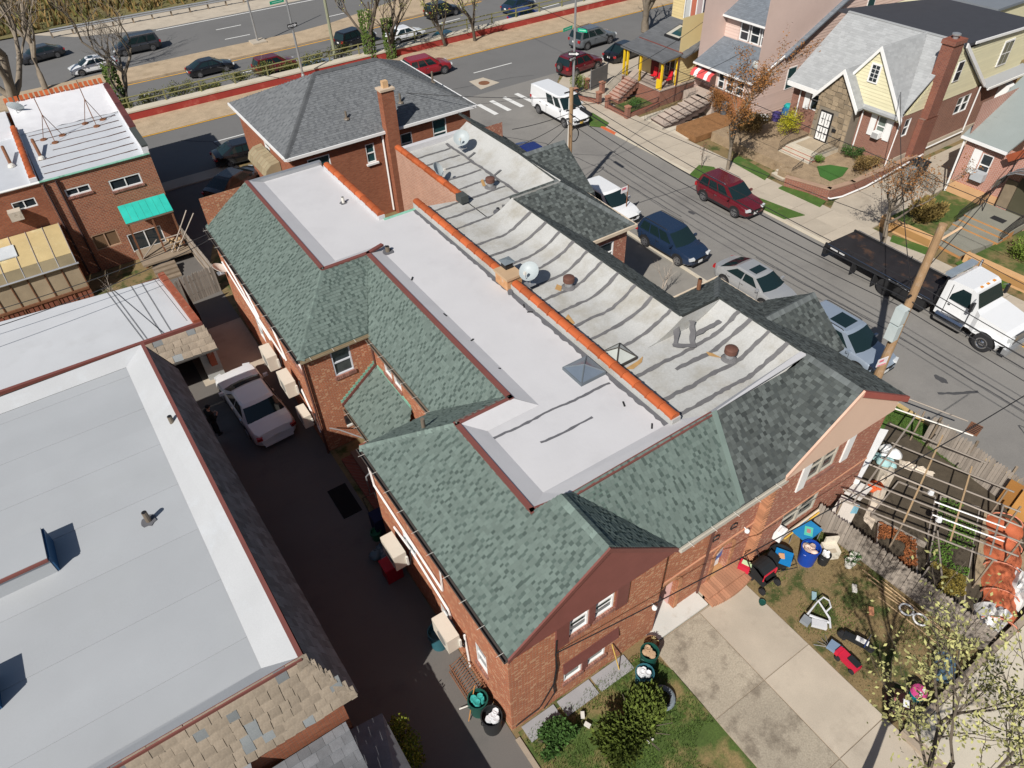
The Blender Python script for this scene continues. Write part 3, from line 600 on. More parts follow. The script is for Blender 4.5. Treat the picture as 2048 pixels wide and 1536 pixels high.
# verdigris gutter of the light well, small shed roof of the side porch
MB().tube([(10.85,27.45,6.95),(12.55,27.45,6.95)],.12,8).build('copper_gutter', verd, gh)
shingles('shingle_tabs', [(5.5,22.34,2.15),(7.38,22.34,3.3),(7.38,19.1,3.72),(5.5,19.1,2.55)][::1] and [(5.62,22.3,2.25),(7.38,22.3,3.62),(7.38,19.15,3.62),(5.62,17.2,2.25)], (0,1,0), gh, green_sh, green_base, row=.15, tw=(.12,.26), th=.02, seed=31, thick=.1, dark=green_dk)
MB().wslab([(5.55,22.37,2.2),(7.4,22.37,3.62),(7.4,22.37,3.78),(5.55,22.37,2.36)],(0,-1,0),.04).build('maroon_flashing', maroon, gh)
vf = MB()
for i in range(14):
    t = i/14; x = 5.55+1.85*t; z = 2.36+1.42*t; vf.box(x,x+.12,22.36,22.385,z+.04,z+.2)
vf.build('copper_flashing', verd, gh)
vf = MB()
for i in range(16): y = 19.2+3.0*i/16; vf.box(7.36,7.395,y,y+.17,3.62,3.72+random.uniform(.0,.06))
vf.build('copper_flashing', verd, gh)
gutter((5.55,22.2,2.2),(5.55,17.3,2.2),gh,bronze,r=.05)
# party parapet with clay coping
pw = MB(); pw.box(12.45,12.80,10.35,27.6,6.6,7.28); pw.build('parapet', old_roof, gy)
coping((12.6,10.4,7.36),(12.62,19.4,7.36),gy); coping((12.62,20.35,7.36),(12.62,27.6,7.36),gy)
pw = MB(); pw.box(10.65,10.95,27.5,33.9,6.6,7.22); pw.build('parapet', white_roof, gh); coping((10.8,27.55,7.3),(10.8,33.8,7.3),gh)
pw = MB(); pw.box(14.45,14.85,26.9,33.3,-.1,7.25); pw.build('parapet', brick_pk, gy); coping((14.6,33.3,7.33),(14.6,26.95,7.33),gy)
MB().cbox((14.6,26.75,7.2),(.4,.5,.35)).build('parapet_cap', grey_base, gy)
# --- the street-side half ------------------------------------------------
Rz = 7.6
GP = [('a',[(13.0,7.6,Ez),(15.1,7.6,Ez),(17.5,9.86,7.3),(13.62,9.86,7.3)],(1,0,0)),
 ('b',[(15.05,7.62,Ez),(17.95,7.62,7.62),(17.95,9.8,7.62),(17.5,9.86,7.283)],(0,1,0)),
 ('c',[(17.95,7.62,7.62),(21.45,7.62,Ez),(21.45,16.75,Ez),(17.95,13.85,7.62),(17.95,9.8,7.62)],(0,1,0)),
 ('d',[(21.45,16.75,Ez),(18.85,16.75,Ez),(16.05,13.85,Rz),(17.95,13.85,Rz)],(1,0,0)),
 ('e',[(18.9,16.8,Ez),(18.9,22.35,Ez),(16.05,24.6,Rz),(16.05,13.85,Rz)],(0,1,0)),
 ('f',[(18.9,22.3,Ez),(21.5,22.3,Ez),(18.65,24.9,Rz),(16.05,24.9,Rz)],(1,0,0)),
 ('g',[(21.5,22.3,Ez),(22.03,34.9,Ez),(19.1,34.6,Rz),(18.71,24.9,Rz)],(.042,1,0)),
 ('h1',[(22.3,26.35,5.2),(22.3,29.05,7.05),(19.5,29.05,7.05),(21.7,26.35,5.2)],(1,0,0)),
 ('h2',[(22.3,31.75,5.2),(22.3,29.05,7.05),(19.5,29.05,7.05),(21.9,31.75,5.2)],(1,0,0)),
 ('i1',[(22.1,10.7,5.3),(22.1,12.6,6.75),(19.35,12.6,6.75),(21.6,10.7,5.3)],(1,0,0)),
 ('i2',[(22.1,14.5,5.3),(22.1,12.6,6.75),(19.35,12.6,6.75),(21.6,14.5,5.3)],(1,0,0))]
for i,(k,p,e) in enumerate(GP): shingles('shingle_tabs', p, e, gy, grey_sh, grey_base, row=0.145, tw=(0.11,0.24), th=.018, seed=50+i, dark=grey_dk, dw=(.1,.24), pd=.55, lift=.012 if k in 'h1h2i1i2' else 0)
grey_cap = M('grey_cap',(0.115,0.128,0.128),rough=.95,tint=.25,fine=.12,fscale=120)
for a,b in (((21.5,22.3,5.5),(18.65,24.9,Rz+.03)),((21.45,16.75,5.5),(17.95,13.85,Rz+.03)),((22.3,29.05,7.08),(19.5,29.05,7.08)),((22.1,12.6,6.78),(19.4,12.6,6.78)),((17.95,7.64,7.65),(17.95,9.8,7.65))): ridge_caps(a,b,gy,grey_cap,w=.16,key='y')
cream = M('cream_trim',(0.60,0.50,0.38),rough=.6)
trim((18.9,22.24,5.45),(21.62,22.24,5.45),gy,w=.08,h=.16,mat=cream); trim((18.9,16.82,5.45),(21.5,16.82,5.45),gy,w=.08,h=.16,mat=cream)
trim((21.62,22.24,5.42),(21.68,26.2,5.42),gy,w=.08,h=.16,mat=cream); trim((21.48,16.8,5.42),(21.48,14.5,5.42),gy,w=.08,h=.16,mat=cream); trim((21.66,31.7,5.42),(22.05,34.9,5.42),gy,w=.08,h=.16,mat=cream)
trim((15.05,7.58,Ez),(17.95,7.58,7.64),gy,w=.07,h=.2,mat=M('peach_trim',(0.62,0.40,0.30))); trim((17.95,7.58,7.64),(21.5,7.58,5.42),gy,w=.10,h=.26,mat=M('red_trim',(0.33,0.09,0.07)))
# walls of the street-side half
m = MB(); rw1 = (17.06,18.6,3.4,4.72); rw0 = (16.5,18.47,0.9,2.05); mw2 = (13.22,13.85,4.0,5.1)
wall(m,'-y',7.9,15.2,21.2,-.1,5.0,[rw1,rw0]); wall(m,'-x',15.2,7.9,8.14,-.1,5.3)
arch_wall(m,'-y',8.14,12.86,15.2,-.1,5.35,[AR[1]],[],1.1)
wall(m,'+x',21.2,7.9,16.6,-.1,5.4); wall(m,'+y',16.6,18.9,21.2,-.1,5.4); wall(m,'+x',18.95,16.6,22.45,-.1,5.4); wall(m,'-y',22.45,18.95,21.2,-.1,5.4,[(19.5,20.4,3.7,4.9)]); wall(m,'+x',21.2,22.45,34.6,-.1,5.4)
wall(m,'+y',33.4,14.85,21.2,-.1,6.9)
m.build('wall', BRICK('red_brick_b', (0.37, 0.115, 0.07), (0.30, 0.085, 0.05), (0.36, 0.24, 0.18), speck=(0.52,0.32,0.22)), gy)
wf = M('grey_frame',(0.42,0.39,0.33),rough=.6)
window(gy,'-y',7.9,rw1,'double',fm=wf); window(gy,'-y',7.9,rw0,'double',fm=wf); window(gy,'-y',22.45,(19.5,20.4,3.7,4.9),'hung'); 
_mw = MB(); wall(_mw,'-y',8.137,13.1,14.0,3.61,5.35,[mw2]); 
window(gy,'-y',8.137,mw2,'hung',fm=wf)
sill_bricks(gy,'-y',7.9,17.0,18.66,3.4); sill_bricks(gy,'-y',8.14,13.15,13.9,4.0)
for a,b,c,d,Y in ((16.6,17.0,3.25,4.72,7.9),(19.0,19.4,3.25,4.72,7.9),(12.84,13.12,3.9,5.1,8.13),(13.92,14.35,3.9,5.1,8.13)): MB().box(a,b,Y-.06,Y-.003,c,d).build('shutter', white_p, gy)
for a,b in ((11.1,11.45),(12.2,12.6)): MB().box(a,b,8.07,8.135,4.0,5.1).build('shutter', maroon, gh)
# peach stucco gable
MB().wslab([(15.25,7.72,4.92),(21.2,7.72,4.78),(21.25,7.72,5.4),(17.95,7.72,7.55),(15.1,7.72,5.4)],(0,1,0),.17).build('gable_panel', M('peach_stucco',(0.66,0.47,0.36),var=.03,scale=.8,fine=.03,stain=(0.56,0.38,0.27),sscale=.5,slo=.6,shi=.9), gy)
MB().box(15.2,21.2,7.87,7.899,2.0,2.06).build('belt_course', M('belt_brick',(0.50,0.26,0.16)), gy)
MB().box(10.4,15.2,8.09,8.138,2.42,2.47).build('belt_course', MATS['belt_brick'], gh)
# toothed brick pilaster climbing the facade
pm = MB(); z = 0.1
while z < 5.2: pm.box(15.04,15.30,7.86 if int(z/.08)%2 else 7.83,8.2,z,z+.066); z += .08
o = pm.build('pilaster_bricks', M('pilaster_brick',(0.42,0.20,0.11),isl=.2), gy); o['kind']='stuff'
MB().box(13.2,14.6,9.2,9.26,0,2.4).build('door_recess', MATS['orange_stucco'], gy)
# old roof of the street half: concave surface rolled from parapet to the shingle edge
def prof(x, xe): 
    t = max(0.0, min(1.0, (x-(xe-1.6))/1.6)); return 6.92+0.66*t**1.7
def roll(parent, y0, y1, xe, x0=12.8):
    xs = [x0]+[xe-1.6+1.6*k/8 for k in range(9)]; m = MB(); vs = []
    for x in xs: vs += [(x,y0,prof(x,xe)),(x,y1,prof(x,xe))]
    return m.add(vs, [(2*i,2*i+2,2*i+3,2*i+1) for i in range(len(xs)-1)]).build('roof_membrane', old_roof, parent, smooth=True)
roll(gy,13.75,24.75,16.08); roll(gy,9.95,13.75,17.98); roll(gy,24.75,33.3,18.85,14.8)
MB().poly([(12.8,24.75,6.92),(14.85,24.75,6.92),(14.85,27.0,6.92),(12.8,27.6,6.92)]).build('roof_membrane', old_roof, gy)
cw = MB()
for y,a,b in ((13.75,16.08,17.98),(24.75,16.08,18.85)): 
    pts = [(x,prof(x,b)) for x in [a-1.4+ (b-a+1.4)*k/8 for k in range(9)]]
    cw.poly([(x,y-.004 if y>20 else y+.004,z) for x,z in pts]+[(b,y,Rz-.02),(a,y,Rz-.02)]+[(x,y,prof(x,a)) for x in (a-.4,a-.8,a-1.2)])
cw.build('roof_step', old_roof, gy)
trim((16.08,14.0,Rz-.03),(16.08,24.5,Rz-.03),gy,w=.05,h=.05,mat=grey_base); 
MB().wslab([(13.5,9.84,7.30),(17.95,9.80,7.6),(17.95,10.06,7.56),(13.5,10.1,7.02)],(0,0,1),.03).build('edge_flashing', white_roof, gy)
def rseam(y, xe, x0=12.82, seed=0, w=.15): 
    xs = [x0,(x0+xe-1.6)/2,xe-1.6]+[xe-1.6+1.6*k/5 for k in range(1,6)]
    seam(gy, [(x,y,prof(x,xe)) for x in xs], w, M('seam_tar',(0.135,0.132,0.135),var=.15,scale=3,fine=.12), seed, z=.012)
for i,y in enumerate((23.2,22.1,21.1,20.15,19.2,18.25,17.26,16.25,15.33,14.35)): rseam(y,16.05,seed=i+5)
for i,y in enumerate((12.83,12.3,11.42,10.63)): rseam(y,17.95,12.82 if i!=1 else 14.5,seed=i+25,w=.17)
for i,y in enumerate((32.2,31.2,30.2,29.1,28.0,26.9,25.9,24.9)): seam(gy,[(14.85 if y>27 else 12.85,y,6.93),(17.1,y,6.93)],.13,MATS['seam_tar'],i+40,z=.012)
seam(gy,[(17.2,32.8,6.95),(17.2,29,6.95),(17.2,25,6.95)],.17,MATS['seam_tar'],60,z=.016)
for y in (30.6,28.1): seam(gy,[(17.2,y,6.94),(17.75,y+.15,7.05)],.12,MATS['seam_tar'],int(y),z=.02)
# brushed tar frame round the patched scupper
for a,b in (((16.06, 14.02, 7.25),(15.35, 13.22, 7.00)),((16.53, 13.68, 7.25),(15.81, 12.89, 7.00)),((15.21, 13.25, 7.00),(15.88, 12.77, 7.00)),((16.20, 13.20, 7.02),(18.10, 13.08, 7.30)),((17.47, 13.12, 7.10),(17.20, 12.79, 7.00)),((17.92, 13.06, 7.10),(17.46, 12.60, 7.00))): seam(gy,[a,b],.2,MATS['seam_tar'],int(a[0]*10),z=.03)
for a,b in (((16.02, 25.36, 6.96),(15.46, 24.35, 6.94)),((15.41, 24.27, 6.94),(15.38, 23.35, 6.95)),((15.46, 24.35, 6.94),(16.38, 25.30, 7.00)),((17.04, 10.87, 7.00),(16.96, 10.23, 6.95))): seam(gy,[a,b],.14,MATS['seam_tar'],int(a[1]*10),z=.03)
# rear wall of the street half and white flashing kerb
MB().box(14.9,18.6,33.15,33.45,6.7,7.2).build('rear_kerb', white_roof, gy)

# ---------------------------------------------------------------- hip roofed corner house behind the pair
rh = thing('corner_house', 'brick house with a grey hipped roof and a tall brick chimney', 'house', (10.8,39.8,0))
EV, RG = 5.5, 8.05
HP = [('front',[(10.35,39.5,EV),(23.1,39.5,EV),(18.75,44.3,RG),(14.65,44.3,RG)],(1,0,0)),('left',[(10.35,39.5,EV),(10.35,50.0,EV),(14.65,44.3,RG)],(0,1,0)),
      ('right',[(23.1,39.5,EV),(23.1,50.0,EV),(18.75,44.3,RG)],(0,1,0)),('back',[(10.35,50.0,EV),(23.1,50.0,EV),(18.75,44.3,RG),(14.65,44.3,RG)],(1,0,0))]
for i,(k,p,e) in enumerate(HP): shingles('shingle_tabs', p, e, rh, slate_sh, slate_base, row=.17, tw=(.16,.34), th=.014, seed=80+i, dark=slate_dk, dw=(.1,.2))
cap_d = M('dark_cap',(0.085,0.09,0.095),rough=.95,tint=.12,fine=.1)
for a,b in (((10.35,39.5,EV),(14.65,44.3,RG)),((23.1,39.5,EV),(18.75,44.3,RG)),((14.65,44.3,RG),(18.75,44.3,RG))): ridge_caps((a[0],a[1],a[2]+.03),(b[0],b[1],b[2]+.03),rh,cap_d,w=.22,step=.2,key='d')
for a,b in (((10.35,39.45,EV),(23.1,39.45,EV)),((10.3,39.5,EV),(10.3,50,EV)),((23.15,39.5,EV),(23.15,50,EV))): trim(a,b,rh,w=.09,h=.16,mat=white_p,name='white_gutter')
m = MB(); ow = [(11.6,13.0,3.6,5.0),(15.3,15.9,3.7,4.9),(17.7,18.5,3.6,4.9),(20.0,21.0,3.4,5.2)]
wall(m,'-y',39.75,10.7,22.8,-.1,5.45,ow); wall(m,'-x',10.7,39.75,49.7,-.1,5.45,[(44,45,3.5,5)]); wall(m,'+x',22.8,39.75,49.7,-.1,5.45); wall(m,'+y',49.7,10.7,22.8,-.1,5.45)
m.build('wall', brick_or, rh)
for w_ in ow: window(rh,'-y',39.75,w_,'hung',gm=glass_g); MB().box(w_[0]-.1,w_[1]+.1,39.62,39.75,w_[2]-.12,w_[2]-.005).build('sill', white_p, rh)
window(rh,'-x',10.7,(44,45,3.5,5),'hung')
ch = MB().box(16.62,17.42,39.15,39.74,0,7.92).build('chimney', brick_or, rh)
MB().box(16.55,17.49,39.08,39.81,7.92,8.04).build('cap', M('chimney_cap',(0.50,0.40,0.30)), ch); 
c = MB(); c.box(16.86,17.2,39.3,39.6,8.04,8.42); c.box(16.91,17.15,39.35,39.55,8.421,8.43); c.build('flue', M('clay_flue',(0.55,0.36,0.20)), ch)
MB().box(15.35,16.6,39.75,41.2,5.52,6.4) if 0 else None
MB().tube([(16.5,39.66,5.4),(16.5,39.66,.2)],.07,6).build('downpipe', white_p, rh)
for p,h in (((14.9,40.9,6.25),.45),((18.6,41.0,6.3),.55),((22.1,43.2,6.1),.7)): 
    v = MB(); v.tube([p,(p[0],p[1],p[2]+h)],.07,8); v.lathe((p[0],p[1],p[2]-.02),[(.2,0),(.16,.06),(.08,.08)],10); v.build('vent_pipe', bronze, rh)
# striped metal awning and side stoop of the corner house
aw = MB(); n = 8
for i in range(n):
    y0 = 42.3+i*.42; pr = [(10.66,4.2),(10.1,4.12),(9.75,3.85),(9.6,3.45)]
    for a,b in zip(pr,pr[1:]): aw.poly([(a[0],y0,a[1]),(b[0],y0,b[1]),(b[0],y0+.40,b[1]),(a[0],y0+.40,a[1])])
    for a in pr[1:]: pass
aw.add([(10.66,42.3,4.2),(10.1,42.3,4.12),(9.75,42.3,3.85),(9.6,42.3,3.45),(10.66,42.3,3.45)],[(0,1,2,3,4)])
aw.build('awning', M('tan_awning',(0.30,0.25,0.16),rough=.5,isl=.12), rh)
st = MB(); st.box(9.5,10.7,42.0,45.4,0,1.1); st.box(9.2,10.7,41.2,42.0,0,.75); st.build('stoop', M('pale_stoop',(0.45,0.40,0.30)), rh)
rl = MB()
for i in range(9): rl.tube([(9.4,41.2+i*.3,.8),(9.4,41.2+i*.3,1.9)],.02,4)
rl.tube([(9.4,41.2,1.9),(9.4,43.7,1.9)],.025,4); rl.build('railing', black_p, rh)
# ---------------------------------------------------------------- big flat roofed building on the left, slate skirt
lb = thing('flat_roofed_building', 'brick building with wide pale grey flat roof and slate skirt along the driveway', 'building', (0.3,9.4,0))
PZ, FZ = 6.4, 6.0
def PX(y): return -0.10-0.0215*(y-10.2)
ys = [10.75]
ys += [10.75+1.06*k for k in range(1,14)]; ys.append(25.1)
for k in range(len(ys)-1):   # the membrane sheets, lapped strip over strip
    y0, y1 = ys[k], ys[k+1]; zz = FZ+(0.012 if k%2 else 0.0)
    MB().box(-16,PX(y0)-.85,y0,y1-.004,FZ-.2,zz).build('membrane_sheet', grey_roof, lb)
cm = MB(); cm.add([(PX(10.2)-.05,10.25,PZ),(PX(25.6)-.05,25.6,PZ),(PX(25.6)-.85,25.1,FZ+.02),(PX(10.2)-.95,10.75,FZ+.02)],[(0,1,2,3)])
cm.add([(-16,10.25,PZ-.1),(PX(10.2)-.05,10.25,PZ),(PX(10.2)-.95,10.75,FZ+.02),(-16,10.75,FZ+.02)],[(0,1,2,3)])
cm.add([(-16,25.1,FZ+.02),(PX(25.6)-.85,25.1,FZ+.02),(PX(25.6)-.05,25.6,PZ),(-16,25.55,FZ+.3)],[(0,1,2,3)])
cm.build('roof_cant', M('grey_roof_cant',(0.43,0.44,0.45),rough=.6,var=.04,scale=.8,stain=(0.46,0.48,0.50),sscale=1.2), lb)
trim((PX(10.2),10.2,PZ),(PX(25.6),25.65,PZ),lb,w=.13,h=.12); trim((-16,10.2,PZ-.02),(PX(10.2),10.2,PZ),lb,w=.11,h=.12,name='edge_trim')
# slates: one mesh object per slate on the front skirt, the shaded driveway skirt joined
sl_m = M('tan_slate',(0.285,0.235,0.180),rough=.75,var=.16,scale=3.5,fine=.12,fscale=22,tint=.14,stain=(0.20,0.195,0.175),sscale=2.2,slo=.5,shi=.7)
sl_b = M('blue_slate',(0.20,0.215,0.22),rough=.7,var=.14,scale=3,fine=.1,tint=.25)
sl_s = M('shaded_slate',(0.15,0.155,0.165),rough=.75,var=.2,scale=2.5,isl=.30,fine=.12)  # darker copy of the slate with the shade put into its colour
_slm = []
for k in range(6):
    w = 0.245; h = 0.40; r = random.Random(k); j = lambda s=.012: r.uniform(-s,s)
    t = [(j(),j(.02),.028),(w+j(),j(.02),.028),(w+j(),h,.004),(j(),h,.004)]
    o = MB().add(t+[(x,y,-.006) for x,y,z in t],[(0,1,2,3),(0,4,5,1),(1,5,6,2),(0,3,7,4)]).build('slate', sl_m); _slm.append(o.data); bpy.data.objects.remove(o)
def slate_face(P0, P1, Q1, Q0, parent, row=.24, w=.25, blue=(), limit=300, mat2=None):
    """lay slates on the quad P0-P1 (eave) Q0-Q1 (top)"""
    P0,P1,Q1,Q0 = map(Vector,(P0,P1,Q1,Q0)); L = ((P0+P1)/2-(Q0+Q1)/2).length; n = max(1,int(L/row)); cnt = 0
    for i in range(n):
        a = P0.lerp(Q0,i/n); b = P1.lerp(Q1,i/n); d = (b-a); ln = d.length; d.normalize(); up = (Q0.lerp(Q1,.5)-P0.lerp(P1,.5)); up = (up-d*up.dot(d)).normalized(); nr = d.cross(up)
        if nr.z < 0: nr = -nr
        rot = Matrix((d,up,nr)).transposed().to_euler(); x = -random.random()*w*.6
        while x < ln:
            ww = w*random.uniform(.85,1.15); x0 = max(x,0); x1 = min(x+ww,ln)
            if x1-x0 > .06:
                o = inst('slate', random.choice(_slm), parent, a+d*x0, rot, ((x1-x0-.006)/.245,1,1)); cnt += 1
                if any((i,j) == (i,int(x/w)) and i == bi for bi,j in blue): o.material_slots[0].link='OBJECT'; o.material_slots[0].material = mat2 or sl_b
                elif random.random() < .05: o.material_slots[0].link='OBJECT'; o.material_slots[0].material = sl_b
            x += ww
    return cnt
EZ = 4.5
sk = MB(); sk.slab([(-16,9.48,EZ-.02),(.72,9.5,EZ-.02),(PX(10.2)+.02,10.17,PZ-.05),(-16,10.17,PZ-.05)],.05); sk.slab([(.74,9.5,EZ-.02),(.30,25.9,EZ-.02),(PX(25.6)+.02,25.6,PZ-.05),(PX(10.2)+.02,10.2,PZ-.05)],.05); sk.slab([(-16,26.2,EZ),(.3,26.2,EZ),(PX(25.6),25.68,PZ-.05),(-16,25.68,PZ-.05)],.05); sk.build('skirt_deck', M('slate_batten',(0.06,0.055,0.05)), lb)
slate_face((-5.9,9.48,EZ),(.74,9.48,EZ),(PX(10.2)+.03,10.17,PZ-.05),(-5.9,10.17,PZ-.05),lb,row=.255,w=.27,blue=((2,13),(2,14),(1,13),(3,14)))
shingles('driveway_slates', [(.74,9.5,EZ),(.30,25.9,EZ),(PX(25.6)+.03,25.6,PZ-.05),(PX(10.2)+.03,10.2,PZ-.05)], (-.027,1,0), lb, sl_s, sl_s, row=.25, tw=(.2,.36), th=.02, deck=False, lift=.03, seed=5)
me_hip = [inst('hip_slate', random.choice(_slm), lb, Vector((.74,9.48,EZ)).lerp(Vector((PX(10.2),10.17,PZ)),k/8)+Vector((-.24,-.02,.03)), (math.radians(62),0,R(8)), (1.0,.75,1)) for k in range(8)]
m = MB(); wall(m,'-y',9.75,-16,.33,-.1,EZ); wall(m,'+x',.33,9.75,25.7,-.1,EZ); wall(m,'+y',25.9,-16,.3,-.1,EZ); m.build('wall', brick_or, lb)
# front wing below: slate porch roofs with copper edges
pr = thing('slate_porch', 'shade-toned slate porch roof with green copper edge below the flat roofed building', 'porch roof', (-3,8,0))
m = MB(); m.box(-9,.9,4.5,9.6,-.1,2.3); m.build('wall', brick_or, pr)
for k,(q,e) in enumerate((([(.2,9.7,2.52),(1.2,9.7,2.3),(1.2,5.0,2.3),(.2,5.9,2.95)],(0,1,0)),([(-4.2,9.55,3.4),(.2,9.55,2.6),(.2,4.6,2.3),(-4.2,4.6,2.9)],(1,0,0)))):
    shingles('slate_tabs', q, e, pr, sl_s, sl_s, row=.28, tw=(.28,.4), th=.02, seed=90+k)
MB().tube([(-4.64, 11.32, 4.60),(-3.95, 10.94, 4.45),(-2.42, 9.80, 4.30)],.045,6).build('copper_edge', verd, pr)
MB().tube([(-1.45, 9.58, 2.60),(-0.74, 9.49, 2.70)],.06,6).build('copper_edge', verd, pr)
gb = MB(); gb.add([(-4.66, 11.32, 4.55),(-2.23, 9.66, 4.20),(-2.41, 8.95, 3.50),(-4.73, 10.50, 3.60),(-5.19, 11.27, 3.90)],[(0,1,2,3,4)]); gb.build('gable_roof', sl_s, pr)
# things on the flat roof
def roof_vent(label, p, h=.38, r=.085, mat=None, skirt=True, group='short roof vent pipes', lean=0):
    t = thing('roof_vent', label, 'vent pipe', p, 0, group)
    MB().tube([p,(p[0]+lean,p[1],p[2]+h)],[r,r*.95],10).build('pipe', mat or bronze, t)
    MB().lathe((p[0]+lean,p[1],p[2]+h-.02),[(r*.8,0),(r*.8,.03)],10).build('mouth', black_p, t)
    if skirt:
        q = []; n = 13
        for k in range(n): a = 2*math.pi*k/n; rr = r*2.6*random.uniform(.8,1.15); q.append((p[0]+rr*math.cos(a),p[1]+rr*math.sin(a)))
        MB().prism(q,p[2]-.02,p[2]+.018).build('flashing', tar, t)
    return t
roof_vent('rusty vent pipe with tar patch in the middle of the pale grey roof', (-2.30, 17.19, 6.02), .42)
roof_vent('rusty vent pipe leaning on the slope beside the maroon roof edge', (-0.60, 20.76, 6.15), .42, skirt=False)
h = thing('roof_hatch', 'pale box hatch with blue tarp side at the left edge of the grey roof', 'roof hatch', (-5.77, 17.96, 6.00))
p = (-5.77, 17.96, 6.00); MB().cbox((-5.9,17.5,6.35),(2.0,1.25,.7)).build('box', grey_roof, h); MB().cbox((-4.87,17.5,6.33),(.06,1.22,.62)).build('tarp', M('blue_tarp',(0.015,0.07,0.16),rough=.5), h); trim((-6.9,16.85,6.66),(-4.9,16.85,6.66),h,w=.1,h=.08)
h2 = thing('roof_hatch', 'lower box hatch with dark blue side cut by the left image edge', 'roof hatch', (-7.0,13.9,6.0)); MB().cbox((-7.35,13.9,6.35),(1.2,.95,.7)).build('box', M('dark_hatch',(0.10,0.10,0.10)), h2); MB().cbox((-6.72,13.9,6.3),(.06,.92,.6)).build('tarp', MATS['blue_tarp'], h2)
# ---------------------------------------------------------------- low flat garage behind it
ga = thing('flat_garage', 'low garage with white flat roof, slate band and rusty parapet by the alley', 'garage', (1.9,29.9,0))
GZ = 3.5
MB().prism([(-9,30.2),(1.85,29.95),(1.45,34.9),(-9,36.1)],GZ-.3,GZ).build('roof_membrane', M('garage_roof',(0.50,0.515,0.535),rough=.6,var=.05,scale=.6,stain=(0.44,0.45,0.46),sscale=.4), ga)
MB().prism([(1.82,29.9),(2.12,29.9),(1.75,34.95),(1.45,34.9)],1.0,3.78).build('parapet', M('rusty_parapet',(0.27,0.075,0.04),var=.2,scale=3,stain=(0.36,0.22,0.15),sscale=5), ga)
trim((-9,30.15,GZ+.12),(2.15,29.88,GZ+.12),ga,w=.16,h=.2)
slate_face((-7.4,29.3,2.55),(2.3,29.05,2.55),(2.15,29.85,3.5),(-7.4,30.05,3.5),ga,row=.27,w=.36,blue=((1,14),(1,15),(2,14),(2,15),(0,15)))
MB().slab([(-9,29.3,2.5),(2.32,29.0,2.5),(2.15,29.87,3.46),(-9,30.1,3.46)],.06).build('skirt_deck', M('slate_batten',(0.06,0.055,0.05)), ga)
m = MB(); wall(m,'-y',30.2,-9,-.9,-.1,2.6); wall(m,'+x',2.27,31.0,35,-.1,3.3); wall(m,'+y',35.4,-9,1.6,-.1,3.3); wall(m,'-x',-.9,30.2,34,-.1,2.6); m.build('wall', brick_dk, ga)
MB().box(-.9,1.5,30.1,30.4,2.1,2.75).build('lintel', black_p, ga); MB().box(-.9,1.9,34,34.1,-.1,2.6).build('back_wall', black_p, ga)
MB().box(1.5,2.28,30.19,31.0,-.1,2.6).build('pier', M('grey_pier',(0.40,0.41,0.40),var=.1), ga)
# ---------------------------------------------------------------- brick row houses at the back left
rwh = thing('row_house', 'end of the brick row with foil roof, cable masts and teal porch roof', 'house', (4.0,44,0))
Rt = 6.0
m = MB(); A = (1.40, 3.11, 4.45, 5.10); B = (-0.84, 0.44, 4.80, 5.25); C = (-0.68, 0.72, 1.28, 2.27); D = (1.10, 3.07, 0.51, 1.71)
wall(m,'-y',44,-1.75,4.02,-.1,Rt,[A,B,C,D]); wall(m,'+x',4.02,44,56,-.1,Rt+.2); wall(m,'+y',56,-1.75,4.02,-.1,Rt); m.build('wall', BRICK('end_house_brick',(0.36,0.115,0.06),(0.22,0.065,0.04),(0.33,0.22,0.15),w=.24,h=.085,ms=.016), rwh)
for o in (A,B): window(rwh,'-y',44,o,'slide',fw=.07); sill_bricks(rwh,'-y',44,o[0]-.05,o[1]+.05,o[2],h=.12)
window(rwh,'-y',44,C,'slide',fm=M('tan_frame',(0.42,0.27,0.18)),gm=M('dim_pane',(0.16,0.10,0.06),rough=.2)); window(rwh,'-y',44,D,'slide',fm=white_p)
MB().prism([(-1.7,44.05),(3.85,44.05),(4.05,56),(-1.85,56)],Rt-.3,Rt).build('roof_membrane', M('silver_sheet_roof',(0.52,0.54,0.57),rough=.45,var=.05,scale=1,spec=.5,bump=.2,bscale=3), rwh)
fo = MB(); nx, ny = 18, 10; rr = random.Random(3)
for j in range(ny):
    for i in range(nx): fo.v.append((-1.85+5.9*i/(nx-1), 51.6+4.4*j/(ny-1), Rt+.03+.55*max(0,(j-2)/(ny-3))**1.5+rr.uniform(-.03,.03)))
for j in range(ny-1):
    for i in range(nx-1): q = j*nx+i; fo.f.append((q,q+1,q+nx+1,q+nx)); fo.m.append(0)
fo.build('foil_membrane', foil_roof, rwh, smooth=True)
for k in range(7):
    y = 44.9+k*1.02; seam(rwh,[(-1.4+(.9 if k in (3,4) else 0),y,Rt),(2.6,y+.05,Rt),(3.6,y+.1,Rt+.02)],.09,M('brown_tar',(0.10,0.055,0.045)),k+90,z=.012)
MB().prism([(3.72,44.05),(4.06,44.05),(4.28,56),(3.95,56)],Rt-.1,Rt+.42).build('parapet', foil_roof, rwh)
for k in range(19):
    if k < 5: continue
    y = 44.2+k*.62; MB().cbox((3.92+.018*(y-44),y+.3,Rt+.46),(.36,.6,.12),ry=.12).build('coping_tile', M('maroon_tile',(0.13,0.04,0.035),rough=.5,tint=.2), rwh)
MB().box(3.75,4.1,44.05,47.1,Rt+.4,Rt+.5).build('coping_cap', grey_base, rwh)
for k in range(20): MB().cbox((-1.8+k*.3,56.1,Rt+.62),(.2,.5,.18),rx=.3).build('ridge_tile', terracotta, rwh)
MB().tube([(-1.75,43.93,Rt+.02),(4.0,43.93,Rt+.02)],.06,6).build('copper_gutter', verd, rwh)
for x in (-1.62,-1.0): MB().tube([(x,43.9,Rt-.1),(x,43.9,.1)],.065,6).build('downpipe', M('dark_pipe',(0.05,0.03,0.03)), rwh)
